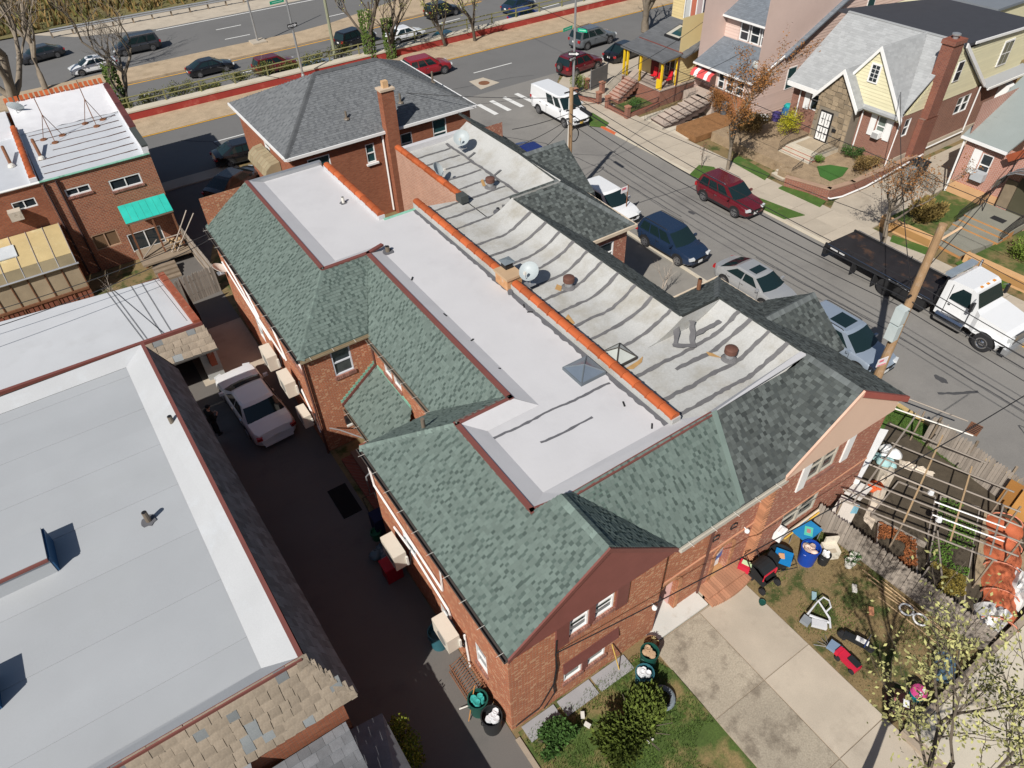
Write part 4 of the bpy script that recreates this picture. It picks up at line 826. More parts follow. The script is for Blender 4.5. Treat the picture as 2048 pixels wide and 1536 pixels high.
rw2 = thing('row_house', 'second brick row house at the left edge, with plastic sunroom', 'house', (-6,44.05,0))
m = MB(); Cw = (-3.49, -2.32, 4.78, 5.29); wall(m,'-y',44.05,-12,-1.76,-.1,Rt,[Cw]); wall(m,'+y',56,-12,-1.8,-.1,Rt); m.build('wall', brick_or, rw2); window(rw2,'-y',44.05,Cw,'slide')
MB().prism([(-12,44.1),(-1.95,44.1),(-2.1,56),(-12,56)],Rt-.3,Rt-.02).build('roof_membrane', MATS['silver_sheet_roof'], rw2)
MB().prism([(-12,51.5),(-2.1,51.5),(-2.1,56),(-12,56)],Rt-.02,Rt+.12).build('foil_membrane', foil_roof, rw2)
MB().tube([(-12,43.97,Rt),(-1.76,43.97,Rt)],.07,6).build('white_gutter', white_p, rw2)
MB().box(-2.15,-1.78,44.1,52.3,Rt-.1,Rt+.25).build('parapet', foil_roof, rw2); coping((-1.96,44.2,Rt+.33),(-1.98,52.3,Rt+.33),rw2,w=.36)
acw = thing('window_unit','weathered air conditioner beside small white window of the second row house','air conditioner',(-3.6,43.8,4.6)); MB().cbox((WC0:=-3.5,43.75,4.75),(.62,.5,.5)).build('case', M('mottled_plastic',(0.50,0.44,0.36),stain=(0.2,0.15,0.1),sscale=4), acw)
for x in (-2.75,-1.2): 
    t = thing('vent_stack', 'rusty pipe stack lying beside the tile divider, %s side' % ('left' if x < -2 else 'right'), 'vent pipe', (x,47.5,Rt)); MB().tube([(x,47.2,Rt+.1),(x-.05,48.8,Rt+.55)],.09,8).build('pipe', rust, t); MB().lathe((x,47.1,Rt),[(.2,0),(.16,.12),(.1,.16)],10).build('collar', white_dirty, t)
# sunroom of corrugated plastic
su = thing('sunroom', 'lean-to sunroom with yellowed plastic roof panels on the brick rear wall', 'sunroom', (-4,43,0))
ply = M('yellowed_plastic',(0.50,0.39,0.20),rough=.35,var=.12,scale=1.2,fine=.06,tint=.12,stain=(0.62,0.53,0.32),sscale=.9); ply2 = M('beige_plastic',(0.36,0.29,0.20),rough=.5,var=.15,scale=1.5,tint=.12)
xa = [-7.8+.85*k for k in range(8)]
for a,b in zip(xa,xa[1:]):
    MB().wslab([(a+.02,43.95,3.55),(b-.02,43.95,3.55),(b-.02,41.75,2.75),(a+.02,41.75,2.75)],(0,0,1),.025).build('roof_panel', ply, su)
    MB().wslab([(a+.02,41.74,2.74),(b-.02,41.74,2.74),(b-.02,41.3,2.35),(a+.02,41.3,2.35)],(0,0,1),.025).build('eave_panel', M('smoky_plastic',(0.22,0.18,0.11),rough=.3,var=.15,tint=.12), su)
    MB().box(a+.03,b-.03,41.42,41.46,0.75,2.25).build('wall_panel', ply2, su)
for a in xa: MB().tube([(a,43.95,3.6),(a,41.75,2.8),(a,41.3,2.38)],.025,4).build('rafter', M('aluminium',(0.6,0.6,0.6),metal=.7,rough=.35), su); MB().box(a-.025,a+.025,41.38,41.5,0,2.3).build('post', rust, su)
MB().tube([(-7.9,41.27,2.33),(-1.75,41.27,2.33)],.06,6).build('gutter', MATS['aluminium'], su); MB().box(-7.8,-1.85,41.36,41.5,.6,.74).build('rail', rust, su)
k = MB()
for i in range(24): k.box(-7.8+i*.25,-7.8+i*.25+.2,41.42,41.45,.02,.6)
o = k.build('base_boards', M('red_board',(0.22,0.08,0.05),isl=.2), su); o['kind']='stuff'
MB().wslab([(-6.0,43.3,3.36),(-4.3,43.3,3.36),(-4.3,42.5,3.08),(-6.0,42.5,3.08)],(0,0,1),.06).build('patch_board', M('pale_board',(0.50,0.53,0.55)), su)
# teal corrugated canopy over the timber porch
te = thing('porch_canopy', 'small teal corrugated plastic canopy over the timber porch', 'canopy', (2.5,43,0))
teal = M('teal_plastic',(0.03,0.44,0.36),rough=.4,var=.12,scale=2,fine=.05,tint=.05)
for i in range(7):
    x = 1.3+i*.38; c = MB(); n = 6
    vs = [(x+.37*k/n,43.92,3.52+.02*math.sin(k*math.pi)) for k in range(n+1)]
    c.wslab([(x,43.92,3.55),(x+.37,43.92,3.55),(x+.37,42.55,3.05),(x,42.55,3.05)],(0,0,1),.02); c.build('canopy_sheet', teal, te)
for x in (1.4,2.7,3.85): MB().box(x-.05,x+.05,42.6,42.7,0,3.05).build('post', rust, te)
MB().box(1.3,3.95,42.55,42.65,2.95,3.04).build('beam', wood, te); MB().box(1.2,4.0,41.9,43.95,.5,.62).build('porch_floor', wood, te)
for i in range(4): MB().box(1.6,2.9,41.4-i*.3,41.7-i*.3,.0,.5-i*.12).build('step', wood, te)
for a,b in (((1.4,42.6,.7),(2.5,42.6,1.6)),((2.7,42.6,1.5),(3.85,42.6,1.5)),((2.7,42.6,1.0),(3.85,42.6,1.05)),((3.0,42.3,.7),(4.6,42.2,3.0)),((3.3,42.2,.7),(4.9,42.0,2.8))): MB().tube([a,b],.04,5).build('rail', wood_grey, te)
fp_ = thing('firewood', 'heap of split logs on the timber porch', 'firewood', (3.4,42.9,.62)); lg = []
for i in range(16): MB().tube([(3.05+random.random()*.8,42.5+random.random()*.3,.7+.07*(i//3)),(3.05+random.random()*.8,43.3,.7+.07*(i//3))],.07,6).build('log', wood_new, fp_)
# ---------------------------------------------------------------- fence at the end of the alley
fe = thing('picket_fence', 'weathered grey stockade fence across the alley end', 'fence', (4,39,0)); _pk = MB().add([(0,0,0),(.11,0,0),(.11,.025,0),(0,.025,0),(0,0,1.62),(.11,0,1.62),(.11,.025,1.62),(0,.025,1.62),(.055,0,1.74),(.055,.025,1.74)],[(0,1,5,8,4),(3,7,9,6,2),(0,4,7,3),(1,2,6,5),(4,8,9,7),(5,6,9,8)]).build('picket', wood_grey); _pm2 = _pk.data; bpy.data.objects.remove(_pk)
def fence_run(parent, a, b, me=_pm2, step=.125, hs=1.0):
    a = Vector((*a,0)); b = Vector((*b,0)); d = b-a; L = d.length; d.normalize(); ang = math.atan2(d.y,d.x); n = int(L/step)
    for i in range(n): inst('picket', me, parent, a+d*(i*step)+Vector((0,0,random.uniform(-.02,.02))), (0,random.uniform(-.015,.015),ang), (1,1,hs*random.uniform(.97,1.03)))
    s = Vector((-d.y,d.x,0))*.05
    for z in (.45,1.25): MB().tube([a+s+Vector((0,0,z*hs)),b+s+Vector((0,0,z*hs))],.035,4).build('rail', wood, parent)
fence_run(fe,(2.0,37.3),(4.42,37.6)); fence_run(fe,(4.35,37.7),(4.0,43.9))

# ---------------------------------------------------------------- vehicles
def paint(name, col, metal=0.0, rough=0.22): return M(name, col, rough=rough, var=0.015, scale=2, fine=0.0, spec=0.5, metal=metal, coat=0.6)
P_black = paint('black_paint', (0.010,0.010,0.012)); P_red = paint('red_paint', (0.24,0.012,0.018)); P_wine = paint('wine_paint', (0.105,0.010,0.016)); P_white = paint('white_car_paint', (0.72,0.73,0.74))
P_silver = paint('silver_paint', (0.40,0.41,0.42), .35, .3); P_blue = paint('pale_blue_paint', (0.30,0.36,0.44), .3, .3); P_navy = paint('navy_paint', (0.014,0.028,0.060)); P_teal = paint('teal_paint', (0.008,0.055,0.075)); P_royal = paint('royal_blue_paint', (0.012,0.022,0.13)); P_grey = paint('grey_paint', (0.16,0.175,0.19), .35, .3); P_char = paint('charcoal_paint', (0.030,0.031,0.035))
trim_m = M('black_trim', (0.02,0.02,0.021), rough=.6, var=.05); chrome = M('chrome', (0.62,0.62,0.63), rough=.15, metal=1, var=0, fine=0); alloy = M('alloy', (0.36,0.36,0.37), rough=.35, metal=.8, var=.05)
lamp_r = M('tail_lamp', (0.33,0.012,0.015), rough=.15, var=0, fine=0, spec=.6); lamp_w = M('head_lamp', (0.55,0.57,0.58), rough=.1, var=0, fine=0, spec=.7); plate_y = M('amber_plate', (0.62,0.42,0.08), rough=.5); plate_w = M('white_plate', (0.66,0.66,0.64), rough=.5); lamp_a = M('amber_lamp', (0.65,0.25,0.03), rough=.2)
def lerp(a, b, t): return a+(b-a)*t
def interp(tab, y):
    for (a, p), (b, q) in zip(tab, tab[1:]):
        if a <= y <= b: return lerp(p, q, (y-a)/(b-a) if b > a else 0)
    return tab[0][1] if y < tab[0][0] else tab[-1][1]
SPEC = {   # length, width, deck profile (y, top z), greenhouse (rear base, rear roof, front roof, front base), roof z, wheel radius, wheel y rear/front, ground clearance
 'sedan': dict(L=4.75,W=1.82,top=[(-2.37,.72),(-2.25,.93),(-1.75,1.0),(-1.3,.97),(1.1,.93),(1.7,.86),(2.2,.74),(2.37,.58)],gh=(-1.95,-.95,.42,1.25),zr=1.44,wr=.325,wy=(-1.38,1.40),gc=.2),
 'coupe': dict(L=4.6,W=1.83,top=[(-2.3,.76),(-2.2,.97),(-1.75,1.03),(-1.3,.98),(1.1,.92),(1.7,.84),(2.15,.72),(2.3,.56)],gh=(-2.0,-.75,.30,1.2),zr=1.40,wr=.335,wy=(-1.35,1.38),gc=.2),
 'suv': dict(L=4.55,W=1.86,top=[(-2.27,.80),(-2.2,1.02),(-1.9,1.05),(1.0,1.03),(1.6,.98),(2.1,.86),(2.27,.66)],gh=(-2.16,-1.85,.30,1.12),zr=1.68,wr=.365,wy=(-1.33,1.36),gc=.26),
 'bigsuv': dict(L=4.85,W=1.9,top=[(-2.42,.82),(-2.36,1.04),(-2.0,1.08),(1.1,1.06),(1.75,1.0),(2.25,.88),(2.42,.66)],gh=(-2.3,-2.0,.35,1.2),zr=1.74,wr=.375,wy=(-1.42,1.46),gc=.26),
 'minivan': dict(L=5.1,W=1.98,top=[(-2.55,.8),(-2.48,1.02),(-2.1,1.06),(1.35,1.03),(1.95,.94),(2.4,.78),(2.55,.6)],gh=(-2.42,-2.2,.65,1.72),zr=1.76,wr=.35,wy=(-1.5,1.55),gc=.22),
 'van': dict(L=5.7,W=2.0,top=[(-2.85,.9),(-2.82,1.25),(-2.4,1.28),(1.55,1.26),(2.1,1.12),(2.65,.95),(2.85,.7)],gh=(-2.80,-2.72,1.05,1.72),zr=2.10,wr=.37,wy=(-1.55,1.90),gc=.3),
 'limo': dict(L=5.45,W=1.98,top=[(-2.72,.66),(-2.62,.93),(-2.1,1.0),(-1.5,.99),(1.1,.96),(1.9,.92),(2.5,.82),(2.72,.62)],gh=(-1.75,-.95,.35,1.3),zr=1.46,wr=.34,wy=(-1.5,1.5),gc=.2)}
def car(kind, label, body, loc, rz, group=None, name='parked_car', cat='car', opts=()):
    S = SPEC[kind]; L, W = S['L'], S['W']; hw = W/2; rb, rr_, fr, fb = S['gh']; zr = S['zr']; t = thing(name, label, cat, (0,0,0), 0, group)
    # lower shell
    ys = sorted(set([-L/2, -L/2+.04, -L/2+.14, -L/2+.35, L/2-.5, L/2-.25, L/2-.1, L/2-.03, L/2]+[a for a,_ in S['top']]+[S['wy'][0],S['wy'][1],-.5,0,.5,1.0]))
    ys = [y for y in ys if -L/2 <= y <= L/2]; rings = []
    for y in ys:
        d = max(0, abs(y)-(L/2-.55))/.55; e = 1-.26*d**2.6; w = hw*e; zt = interp(S['top'], y); zb = S['gc']+.12*d**2
        half = [(w*.86,zb),(w*.98,zb+.10),(w,zb+.30),(w*.995,(zb+zt)/2+.08),(w*.965,zt-.10),(w*.90,zt-.02),(w*.55,zt+.015),(0,zt+.03)]
        rings.append([(x,y,z) for x,z in half]+[(-x,y,z) for x,z in half[-2::-1]])
    m = MB(); k = len(rings[0])
    for i in range(len(rings)-1):
        m.add(rings[i]+rings[i+1], [(j,j+1,k+j+1,k+j) for j in range(k-1)]+[(k-1,0,k,2*k-1)])
    m.add(rings[0],[tuple(range(k))]); m.add(rings[-1],[tuple(range(k))])
    # greenhouse
    zb0 = interp(S['top'],0)-.03; wb = hw*.93; wt = hw*(.90 if kind == 'van' else .74 if kind in ('sedan','coupe','limo') else .79)
    def ring(s, n=5):   # s 0 belt .. 1 roof edge
        y0 = lerp(rb,rr_,s); y1 = lerp(fb,fr,s); x = lerp(wb,wt,s); z = lerp(zb0,zr-.05,s); bow = .10*(1-s)+.06
        P = []
        for q in range(n): a = -1+2*q/(n-1); P.append((x*.96*a if abs(a) == 1 else x*a, y1+bow*(1-a*a), z))
        P += [(x,lerp(y1,y0,f),z) for f in (.12,.35,.65,.88)]
        for q in range(n): a = 1-2*q/(n-1); P.append((x*.96*a if abs(a) == 1 else x*a, y0-bow*.7*(1-a*a), z))
        P += [(-x,lerp(y0,y1,f),z) for f in (.12,.35,.65,.88)]
        return P
    R0, R1 = ring(0), ring(1.0); c = [(p[0]*.88, p[1]-(.10 if p[1] > (rr_+fr)/2 else -.10), zr) for p in R1]; n = len(R0)
    for A,B in ((R0,R1),(R1,c)): m.add(A+B, [(i,(i+1)%n,n+(i+1)%n,n+i) for i in range(n)])
    m.add(c,[tuple(range(n))])
    body_o = m.build('body', body, t, smooth=38)
    gm = glass_car
    def gface(i0, i1, s0, s1, off=.012):
        g = MB(); cols = range(i0, i1+1); out = []
        for s in (s0, s1):
            for i in cols:
                a, b = Vector(R0[i%n]), Vector(R1[i%n]); p = a.lerp(b,s); ctr = Vector((0,p.y*.6,p.z)); d = Vector((p.x,p.y-(rr_+fr)/2 if i0 < 5 or 9 <= i0 < 13 else 0,0.5)).normalized(); out.append(p+d*off)
        q = len(list(cols)); g.add(out,[(i,i+1,q+i+1,q+i) for i in range(q-1)]); return g
    gface(0,4,.06,.93).build('windshield', gm, t, smooth=True)
    if kind != 'van' or True: gface(9,13,.10,.90).build('rear_window', gm, t, smooth=True)
    def side(sgn, f0, f1, nm='side_window'):
        g = MB(); s0, s1 = .10, .90; P = []
        for s,dy in ((s0,0),(s1,0)):
            x = lerp(wb,wt,s)+.012; z = lerp(zb0,zr-.05,s); ya = lerp(lerp(fb,fr,s),lerp(rb,rr_,s),f0); yb = lerp(lerp(fb,fr,s),lerp(rb,rr_,s),f1); P += [(sgn*x,ya,z),(sgn*x,yb,z)]
        g.add(P,[(0,1,3,2)]); g.build(nm, gm, t)
    cuts = {'sedan':((.13,.46),(.49,.84)),'coupe':((.13,.5),(.53,.82)),'limo':((.12,.46),(.49,.84)),'van':((.05,.22),(.26,.46)),}.get(kind,((.12,.38),(.41,.66),(.69,.92)))
    for sgn in (-1,1):
        for a,b in cuts: side(sgn,a,b)
        # door seams and handles
        dm = MB(); x = sgn*hw
        for y in (lerp(fb,fr,.3)-.05, (fb+rb)/2+.05, lerp(rb,rr_,.2)+.45): dm.box(*sorted((x*.99,x*1.004)),y-.008,y+.008,S['gc']+.18,zb0-.08)
        dm.box(*sorted((x*.97,x*1.003)),-L/2+.7,L/2-.7,S['gc']+.06,S['gc']+.14); o = dm.build('door_seams', trim_m, t); o['kind'] = 'stuff'
        hm = MB(); [hm.box(*sorted((x*.985,x*1.02)),y-.09,y+.09,zb0-.17,zb0-.13) for y in ((fb+rb)/2+.2,(fb+rb)/2-.75)]; o = hm.build('door_handles', chrome, t); o['kind'] = 'stuff'
        MB().cbox((sgn*(hw+.09),lerp(fb,fr,.25)-.12,zb0+.09),(.20,.12,.14)).build('mirror', body, t)
        for y in S['wy']:
            a = MB(); wr = S['wr']; nn = 14
            a.add([(x*1.004,y+(wr+.07)*math.cos(math.pi*q/nn-.12*(1-2*q/nn)),max(S['gc'],wr+(wr+.07)*math.sin(math.pi*q/nn))) for q in range(nn+1)]+[(x*1.004,y,S['gc'])],[(q,q+1,nn+1) for q in range(nn)]); a.build('wheel_well_shade', trim_m, t)  # flat black disc standing in for the shaded hollow of the wheel well
            wl = MB().lathe((sgn*(hw-.10),y,wr),[(wr*.7,-.11),(wr*.96,-.10),(wr,-.06),(wr,.06),(wr*.96,.10),(wr*.7,.115)],18,'x').build('wheel', rubber, t, smooth=40)
            xr = sgn*(hw+.02); rm = MB().lathe((xr,y,wr),[(wr*.16,-.012),(wr*.16,.012)],8,'x')
            for q in range(5):
                an = q*2*math.pi/5; c_, s_ = math.cos(an), math.sin(an); rm.cbox((xr,y+c_*wr*.34,wr+s_*wr*.34),(.02,.075,wr*.52),0,an-math.pi/2 if False else math.pi/2-an+math.pi/2*0 if False else -an+math.pi/2)
            rm.lathe((xr,y,wr),[(wr*.66,-.01),(wr*.66,.01),(wr*.58,.01),(wr*.58,-.01)],18,'x'); rm.build('rim', alloy, wl)
        # lamps
        zt = interp(S['top'],L/2-.2); MB().cbox((sgn*hw*.70,L/2-.12,zt-.13),(.34,.26,.13),sgn*-.35).build('headlight', lamp_w, t)
        zt = interp(S['top'],-L/2+.1); MB().cbox((sgn*hw*.78,-L/2+.07,zt-.14),(.24,.16,.22 if kind in ('suv','bigsuv','minivan','van') else .15),sgn*.3).build('taillight', lamp_r, t)
    zt = interp(S['top'],L/2-.05); MB().cbox((0,L/2-.02,zt-.16),(hw*.95,.05,.18)).build('grille', trim_m, t); MB().cbox((0,L/2+.015,S['gc']+.2),(.31,.02,.15)).build('license_plate', plate_y if 'amber' in opts else plate_w, t)
    MB().cbox((0,L/2-.05,S['gc']+.08),(hw*1.35,.12,.1)).build('bumper', trim_m, t); MB().cbox((0,-L/2+.05,S['gc']+.10),(hw*1.35,.12,.12)).build('bumper', trim_m if kind in ('suv','bigsuv') else body, t)
    MB().cbox((0,-L/2-.005,interp(S['top'],-L/2+.1)-.26),(.31,.02,.15)).build('license_plate', plate_y if 'amber' in opts else plate_w, t)
    if 'sunroof' in opts: MB().box(-wt*.62,wt*.62,lerp(rr_,fr,.50),lerp(rr_,fr,.88),zr-.002,zr+.012).build('sunroof', gm, t)
    if 'rails' in opts:
        for sgn in (-1,1): MB().tube([(sgn*wt*.92,rr_+.1,zr-.01),(sgn*wt*.92,rr_+.2,zr+.04),(sgn*wt*.92,fr-.3,zr+.04),(sgn*wt*.92,fr-.2,zr-.01)],.02,5).build('roof_rail', chrome if 'chrome' in opts else trim_m, t)
    if 'spare' in opts: s_ = MB().lathe((-.1,-L/2-.12,.95),[(.2,-.1),(.34,-.09),(.36,0),(.34,.09),(.2,.1)],18,'y').build('spare_wheel', rubber, t); MB().lathe((-.1,-L/2-.23,.95),[(.16,-.01),(.16,.01)],12,'y').build('cover', alloy, s_)
    t.location = loc; t.rotation_euler = (0,0,rz); return t
def wheels(rear, front, W=1.84, base=None):
    """centre and heading from the two wheel contacts on the side nearest the camera"""
    a = Vector(rear[:2]); b = Vector(front[:2]); d = (b-a).normalized(); n = Vector((-d.y,d.x))
    c = (a+b)/2
    if n.dot(c) < 0: n = -n
    c += n*(W/2-.05); return (c.x,c.y,rear[2] if base is None else base), math.atan2(-d.x,d.y)
SOUTH = math.pi; EAST = -math.pi/2; WEST = math.pi/2
curb = 'cars standing in the side street'; av = 'cars on the service road'; pk = 'cars driving on the sunken parkway'
car('suv','wine red compact suv parked at the far kerb under the brown tree',P_wine,(34.45,27.35,.012),SOUTH,curb,opts=('rails','chrome'))
car('suv','white suv half hidden by the grey roof, two red and white sign beside it',P_white,(*(27.61, 31.25),.012),SOUTH,curb)
car('suv','dark navy suv with front wheel turned, pulling into the brick yard',P_navy,*wheels((26.84, 26.66, 0.01),(26.92, 24.25, 0.01)),curb,opts=('rails',))
car('sedan','silver crossover with dark sunroof parked by the grey gable',P_silver,(*(28.50, 19.78),.012),SOUTH,curb,opts=('sunroof',))
car('bigsuv','pale blue silver suv with sunroof parked beside the leaning utility pole',P_blue,(*(28.10, 13.74),.012),SOUTH,curb,opts=('sunroof','rails'))
car('sedan','blue car whose roof just shows above the grey shingles',P_royal,(*(27.57, 39.39),.012),SOUTH,curb)
car('sedan','black sedan parked behind the hip roofed house',P_black,*wheels((10.02, 52.75, 0.01),(12.34, 52.62, 0.01)),av)
car('sedan','dark car standing in deep shadow at the driveway end',P_char,(*(9.03, 49.05),.02),R(-60))
car('bigsuv','grey suv with dark roof on the service road near the crosswalk',P_grey,*wheels((45.73, 56.43, 0.01),(48.81, 56.55, 0.01)),av,opts=('rails','chrome'))
car('suv','dark red suv with a spare wheel on its tailgate',P_wine,*wheels((40.26, 51.37, 0.01),(43.55, 51.77, 0.01)),av,opts=('spare','amber','rails'))
car('sedan','black sedan beside the yellow porch house',P_black,(*(47.32, 52.51),.01),R(-82),av)
car('suv','bright red suv on the service road beyond the hip roof',P_red,*wheels((29.26, 59.66, 0.01),(31.59, 59.55, 0.01)),av)
car('sedan','black sedan in the near lane, ahead of the ivy trees',P_black,*wheels((14.91, 81.39, -2.69),(17.61, 81.45, -2.69)),pk,name='moving_car')
car('suv','maroon suv following the black sedan on the parkway',P_wine,*wheels((20.59, 77.40, -2.69),(23.28, 77.46, -2.69)),pk,name='moving_car')
car('sedan','silver car with sunroof seen over the hedge',P_blue,(*(25.37, 74.91),-2.69),R(-74),pk,name='moving_car',opts=('sunroof',))
car('bigsuv','black suv behind the ivy covered trunks',P_black,(*(32.23, 80.82),-2.69),R(-76),pk,name='moving_car')
car('sedan','white sedan between the bare ivy trunks',P_white,*wheels((35.88, 77.80, -2.69),(38.87, 78.02, -2.69)),pk,name='moving_car')
car('sedan','dark teal sedan close to the pipe rail',P_teal,(*(40.25, 74.22),-2.69),R(-76),pk,name='moving_car')
car('suv','black crossover in the inner lane beside the median',P_black,*wheels((43.63, 82.74, -2.69),(46.78, 82.97, -2.69)),pk,name='moving_car')
car('suv','royal blue hatchback near the top edge of the picture',P_royal,(*(51.56, 75.28),-2.69),R(-76),pk,name='moving_car')
car('sedan','navy car just ahead of the royal blue hatchback',P_navy,(*(53.69, 79.88),-2.69),R(-76),pk,name='moving_car')
car('minivan','black minivan on the far carriageway behind branches',P_char,*wheels((13.16, 93.69, -2.69),(10.00, 93.70, -2.69),1.98),pk,name='moving_car',opts=('rails','chrome'))
car('sedan','white car on the far carriageway seen through the bare tree',P_white,*wheels((7.79, 90.07, -2.69),(4.80, 90.01, -2.69)),pk,name='moving_car',opts=('sunroof',))
car('sedan','dark car at the left behind the densest branches',P_char,(*(2.21, 98.79),-2.69),R(102),pk,name='moving_car')
car('van','white cargo van parked at the far kerb by the crosswalk',P_white,(34.28,45.35,.012),SOUTH,curb,name='cargo_van',cat='van',opts=('amber',))
car('limo','long white sedan with red tail lamps in the shaded driveway',P_white,(2.72,26.75,.03),R(3.5),name='white_sedan')

# ---------------------------------------------------------------- houses across the side street
sid_y = M('yellow_siding', (0.62,0.50,0.26), rough=.6, var=.03, tint=.04); sid_c = M('cream_siding', (0.66,0.62,0.42), rough=.6, var=.03, tint=.04); sid_p = M('pink_siding', (0.62,0.47,0.41), rough=.6, var=.03, tint=.04)
roof_a = M('asphalt_roll', (0.115,0.12,0.128), rough=.95, var=.05, isl=.12, fine=.1); roof_b = M('blue_shingle', (0.155,0.175,0.20), rough=.95, var=.04, isl=.12, fine=.1); roof_l = M('light_grey_shingle', (0.33,0.34,0.345), rough=.95, var=.03, isl=.09, fine=.08)
roof_g = M('green_grey_shingle', (0.245,0.275,0.265), rough=.95, var=.04, isl=.10, fine=.08); roof_k = M('black_roll_roof', (0.045,0.047,0.056), rough=.8, var=.06)
stone_m = M('field_stone', (0.28,0.22,0.15), rough=.9, var=.15, scale=3, tint=.28); stone_j = M('stone_mortar', (0.22,0.19,0.15)); yel = M('yellow_paint', (0.72,0.48,0.02), rough=.5, var=.04); redp = M('red_plastic', (0.55,0.02,0.03), rough=.4); tread = M('stone_tread', (0.46,0.38,0.32), rough=.8, var=.08, tint=.06)
def clip_rows(poly, z0, z1):
    """u-interval of a convex polygon (u,z) at the middle of a row"""
    zm = (z0+z1)/2; xs = []
    for (a,b),(c,d) in zip(poly, poly[1:]+poly[:1]):
        if (b-zm)*(d-zm) < 0: xs.append(a+(c-a)*(zm-b)/(d-b))
    return (min(xs),max(xs)) if len(xs) >= 2 else None
def siding(parent, face, at, poly, mat, step=.2, ops=(), name='siding_board'):
    F = FACE[face](at); z = min(p[1] for p in poly); zt = max(p[1] for p in poly)
    while z < zt-.03:
        z1 = min(z+step,zt); iv = clip_rows(poly,z,z1)
        if iv and iv[1]-iv[0] > .05:
            segs = [iv]
            for a,b,c,d in ops:
                if c < z1-.02 and d > z+.02:
                    segs = [q for s in segs for q in ((s[0],min(s[1],a)),(max(s[0],b),s[1])) if q[1]-q[0] > .02]
            for u0,u1 in segs:
                m = MB().add([F(u0,.035,z),F(u1,.035,z),F(u1,.012,z1),F(u0,.012,z1),F(u0,0,z),F(u1,0,z),F(u1,0,z1),F(u0,0,z1)],[(0,1,2,3),(4,7,6,5),(0,4,5,1),(3,2,6,7),(0,3,7,4),(1,5,6,2)]); m.build(name, mat, parent)
        z += step
def railing(parent, pts, h=.9, step=.14, mat=None, name='railing'):
    m = MB(); P = [Vector(p) for p in pts]; up = Vector((0,0,h))
    for a,b in zip(P,P[1:]):
        n = max(1,int((b-a).length/step)); m.tube([a+up,b+up],.025,4); m.tube([a+up*.15,b+up*.15],.015,4)
        for i in range(n+1): p = a.lerp(b,i/n); m.tube([p,p+up],.013,4,cap=False)
    return m.build(name, mat or black_p, parent)
def steps(parent, p0, along, out, width, n, rise=.17, run=.28, mat=None, rmat=None, name='step'):
    """flight of separate steps: p0 top edge corner; 'along' across, 'out' down the flight"""
    a = Vector((*along,0)).normalized(); o = Vector((*out,0)).normalized(); p = Vector(p0)
    for i in range(n):
        z1 = p.z-i*rise; q = p+o*(i*run); c = [q, q+a*width, q+a*width+o*(run+.03), q+o*(run+.03)]
        MB().prism([(x.x,x.y) for x in c], max(-.1,z1-rise*3), z1-.05).build('riser', rmat or tread, parent); MB().prism([(x.x,x.y) for x in c], z1-.049, z1).build(name, mat or tread, parent)
# --- yellow siding house with the yellow porch
yh = thing('yellow_house', 'yellow siding house with bright yellow porch posts and brick stoop', 'house', (47.4,44,0))
m = MB(); m.box(41.85,47.4,42.0,46.7,0,1.25); m.build('porch_base', brick_dk, yh); MB().box(41.8,47.4,41.95,46.75,1.25,1.36).build('porch_floor', tread, yh)
for x,y in ((41.92,42.08),(41.92,44.6),(41.92,46.2),(41.92,46.62),(43.55,42.08)): MB().box(x-.075,x+.075,y-.075,y+.075,1.36,3.45).build('post', yel, yh)
MB().box(41.8,42.0,41.95,46.75,3.45,3.58).build('porch_beam', yel, yh); MB().box(42.0,43.65,41.95,42.12,3.45,3.58).build('porch_beam', yel, yh)
MB().box(41.86,41.98,42.16,42.55,1.36,2.1).build('porch_panel', yel, yh)
railing(yh,[(41.92,42.6,1.36),(41.92,44.5,1.36)],.75,.11); railing(yh,[(42.0,42.08,1.36),(43.5,42.08,1.36)],.75,.11)
PR = [('p',[(41.65,41.8,3.62),(41.65,46.9,3.62),(43.7,46.9,3.85),(43.7,41.8,3.85)]),('q',[(43.6,41.4,3.72),(43.6,47.3,3.72),(47.4,47.3,4.75),(47.4,41.4,4.75)])]
for k,p in PR: shingles('shingle_tabs',p,(0,1,0),yh,roof_a,roof_a,row=.22,tw=(.5,1.0),th=.008,seed=ord(k))
MB().box(43.62,43.72,41.8,46.9,3.8,3.9).build('roof_flashing', maroon, yh)
sk_ = MB(); sk_.slab([(44.9,43.6,4.25),(46.6,43.6,4.71),(46.6,45.3,4.71),(44.9,45.3,4.25)],.15); s_ = sk_.build('skylight', black_p, yh); MB().slab([(45.0,43.7,4.29),(46.5,43.7,4.70),(46.5,45.2,4.70),(45.0,45.2,4.29)],.01).build('pane', M('hazy_pane',(0.45,0.43,0.37),rough=.2), s_); MB().slab([(45.2,43.8,4.36),(46.3,43.8,4.66),(46.3,44.8,4.66),(45.2,44.8,4.36)],.01).build('inner_pane', glass_g, s_)
siding(yh,'-y',42.1,[(43.6,0.5),(60,0.5),(60,6.5),(51,6.5),(47.4,4.6),(43.6,3.7)],sid_y,.22)
m = MB(); wall(m,'-y',42.12,43.6,60,-.1,6.4); wall(m,'-x',43.7,42.12,46.8,1.3,3.7,[(42.5,43.7,1.6,3.2)]); wall(m,'-x',47.45,41.6,47.2,4.6,7.4,[(43.1,45.9,4.85,7.0)]); m.box(47.6,60,42.2,47.2,0,7); m.build('wall', sid_y, yh)
window(yh,'-x',43.7,(42.5,43.7,1.6,3.2),'slide'); MB().box(43.66,43.7,44.3,45.2,1.36,3.3).build('door', M('dark_red_door',(0.12,0.02,0.02)), yh)
wq = window(yh,'-x',47.45,(43.1,45.9,4.85,7.0),'slide'); 
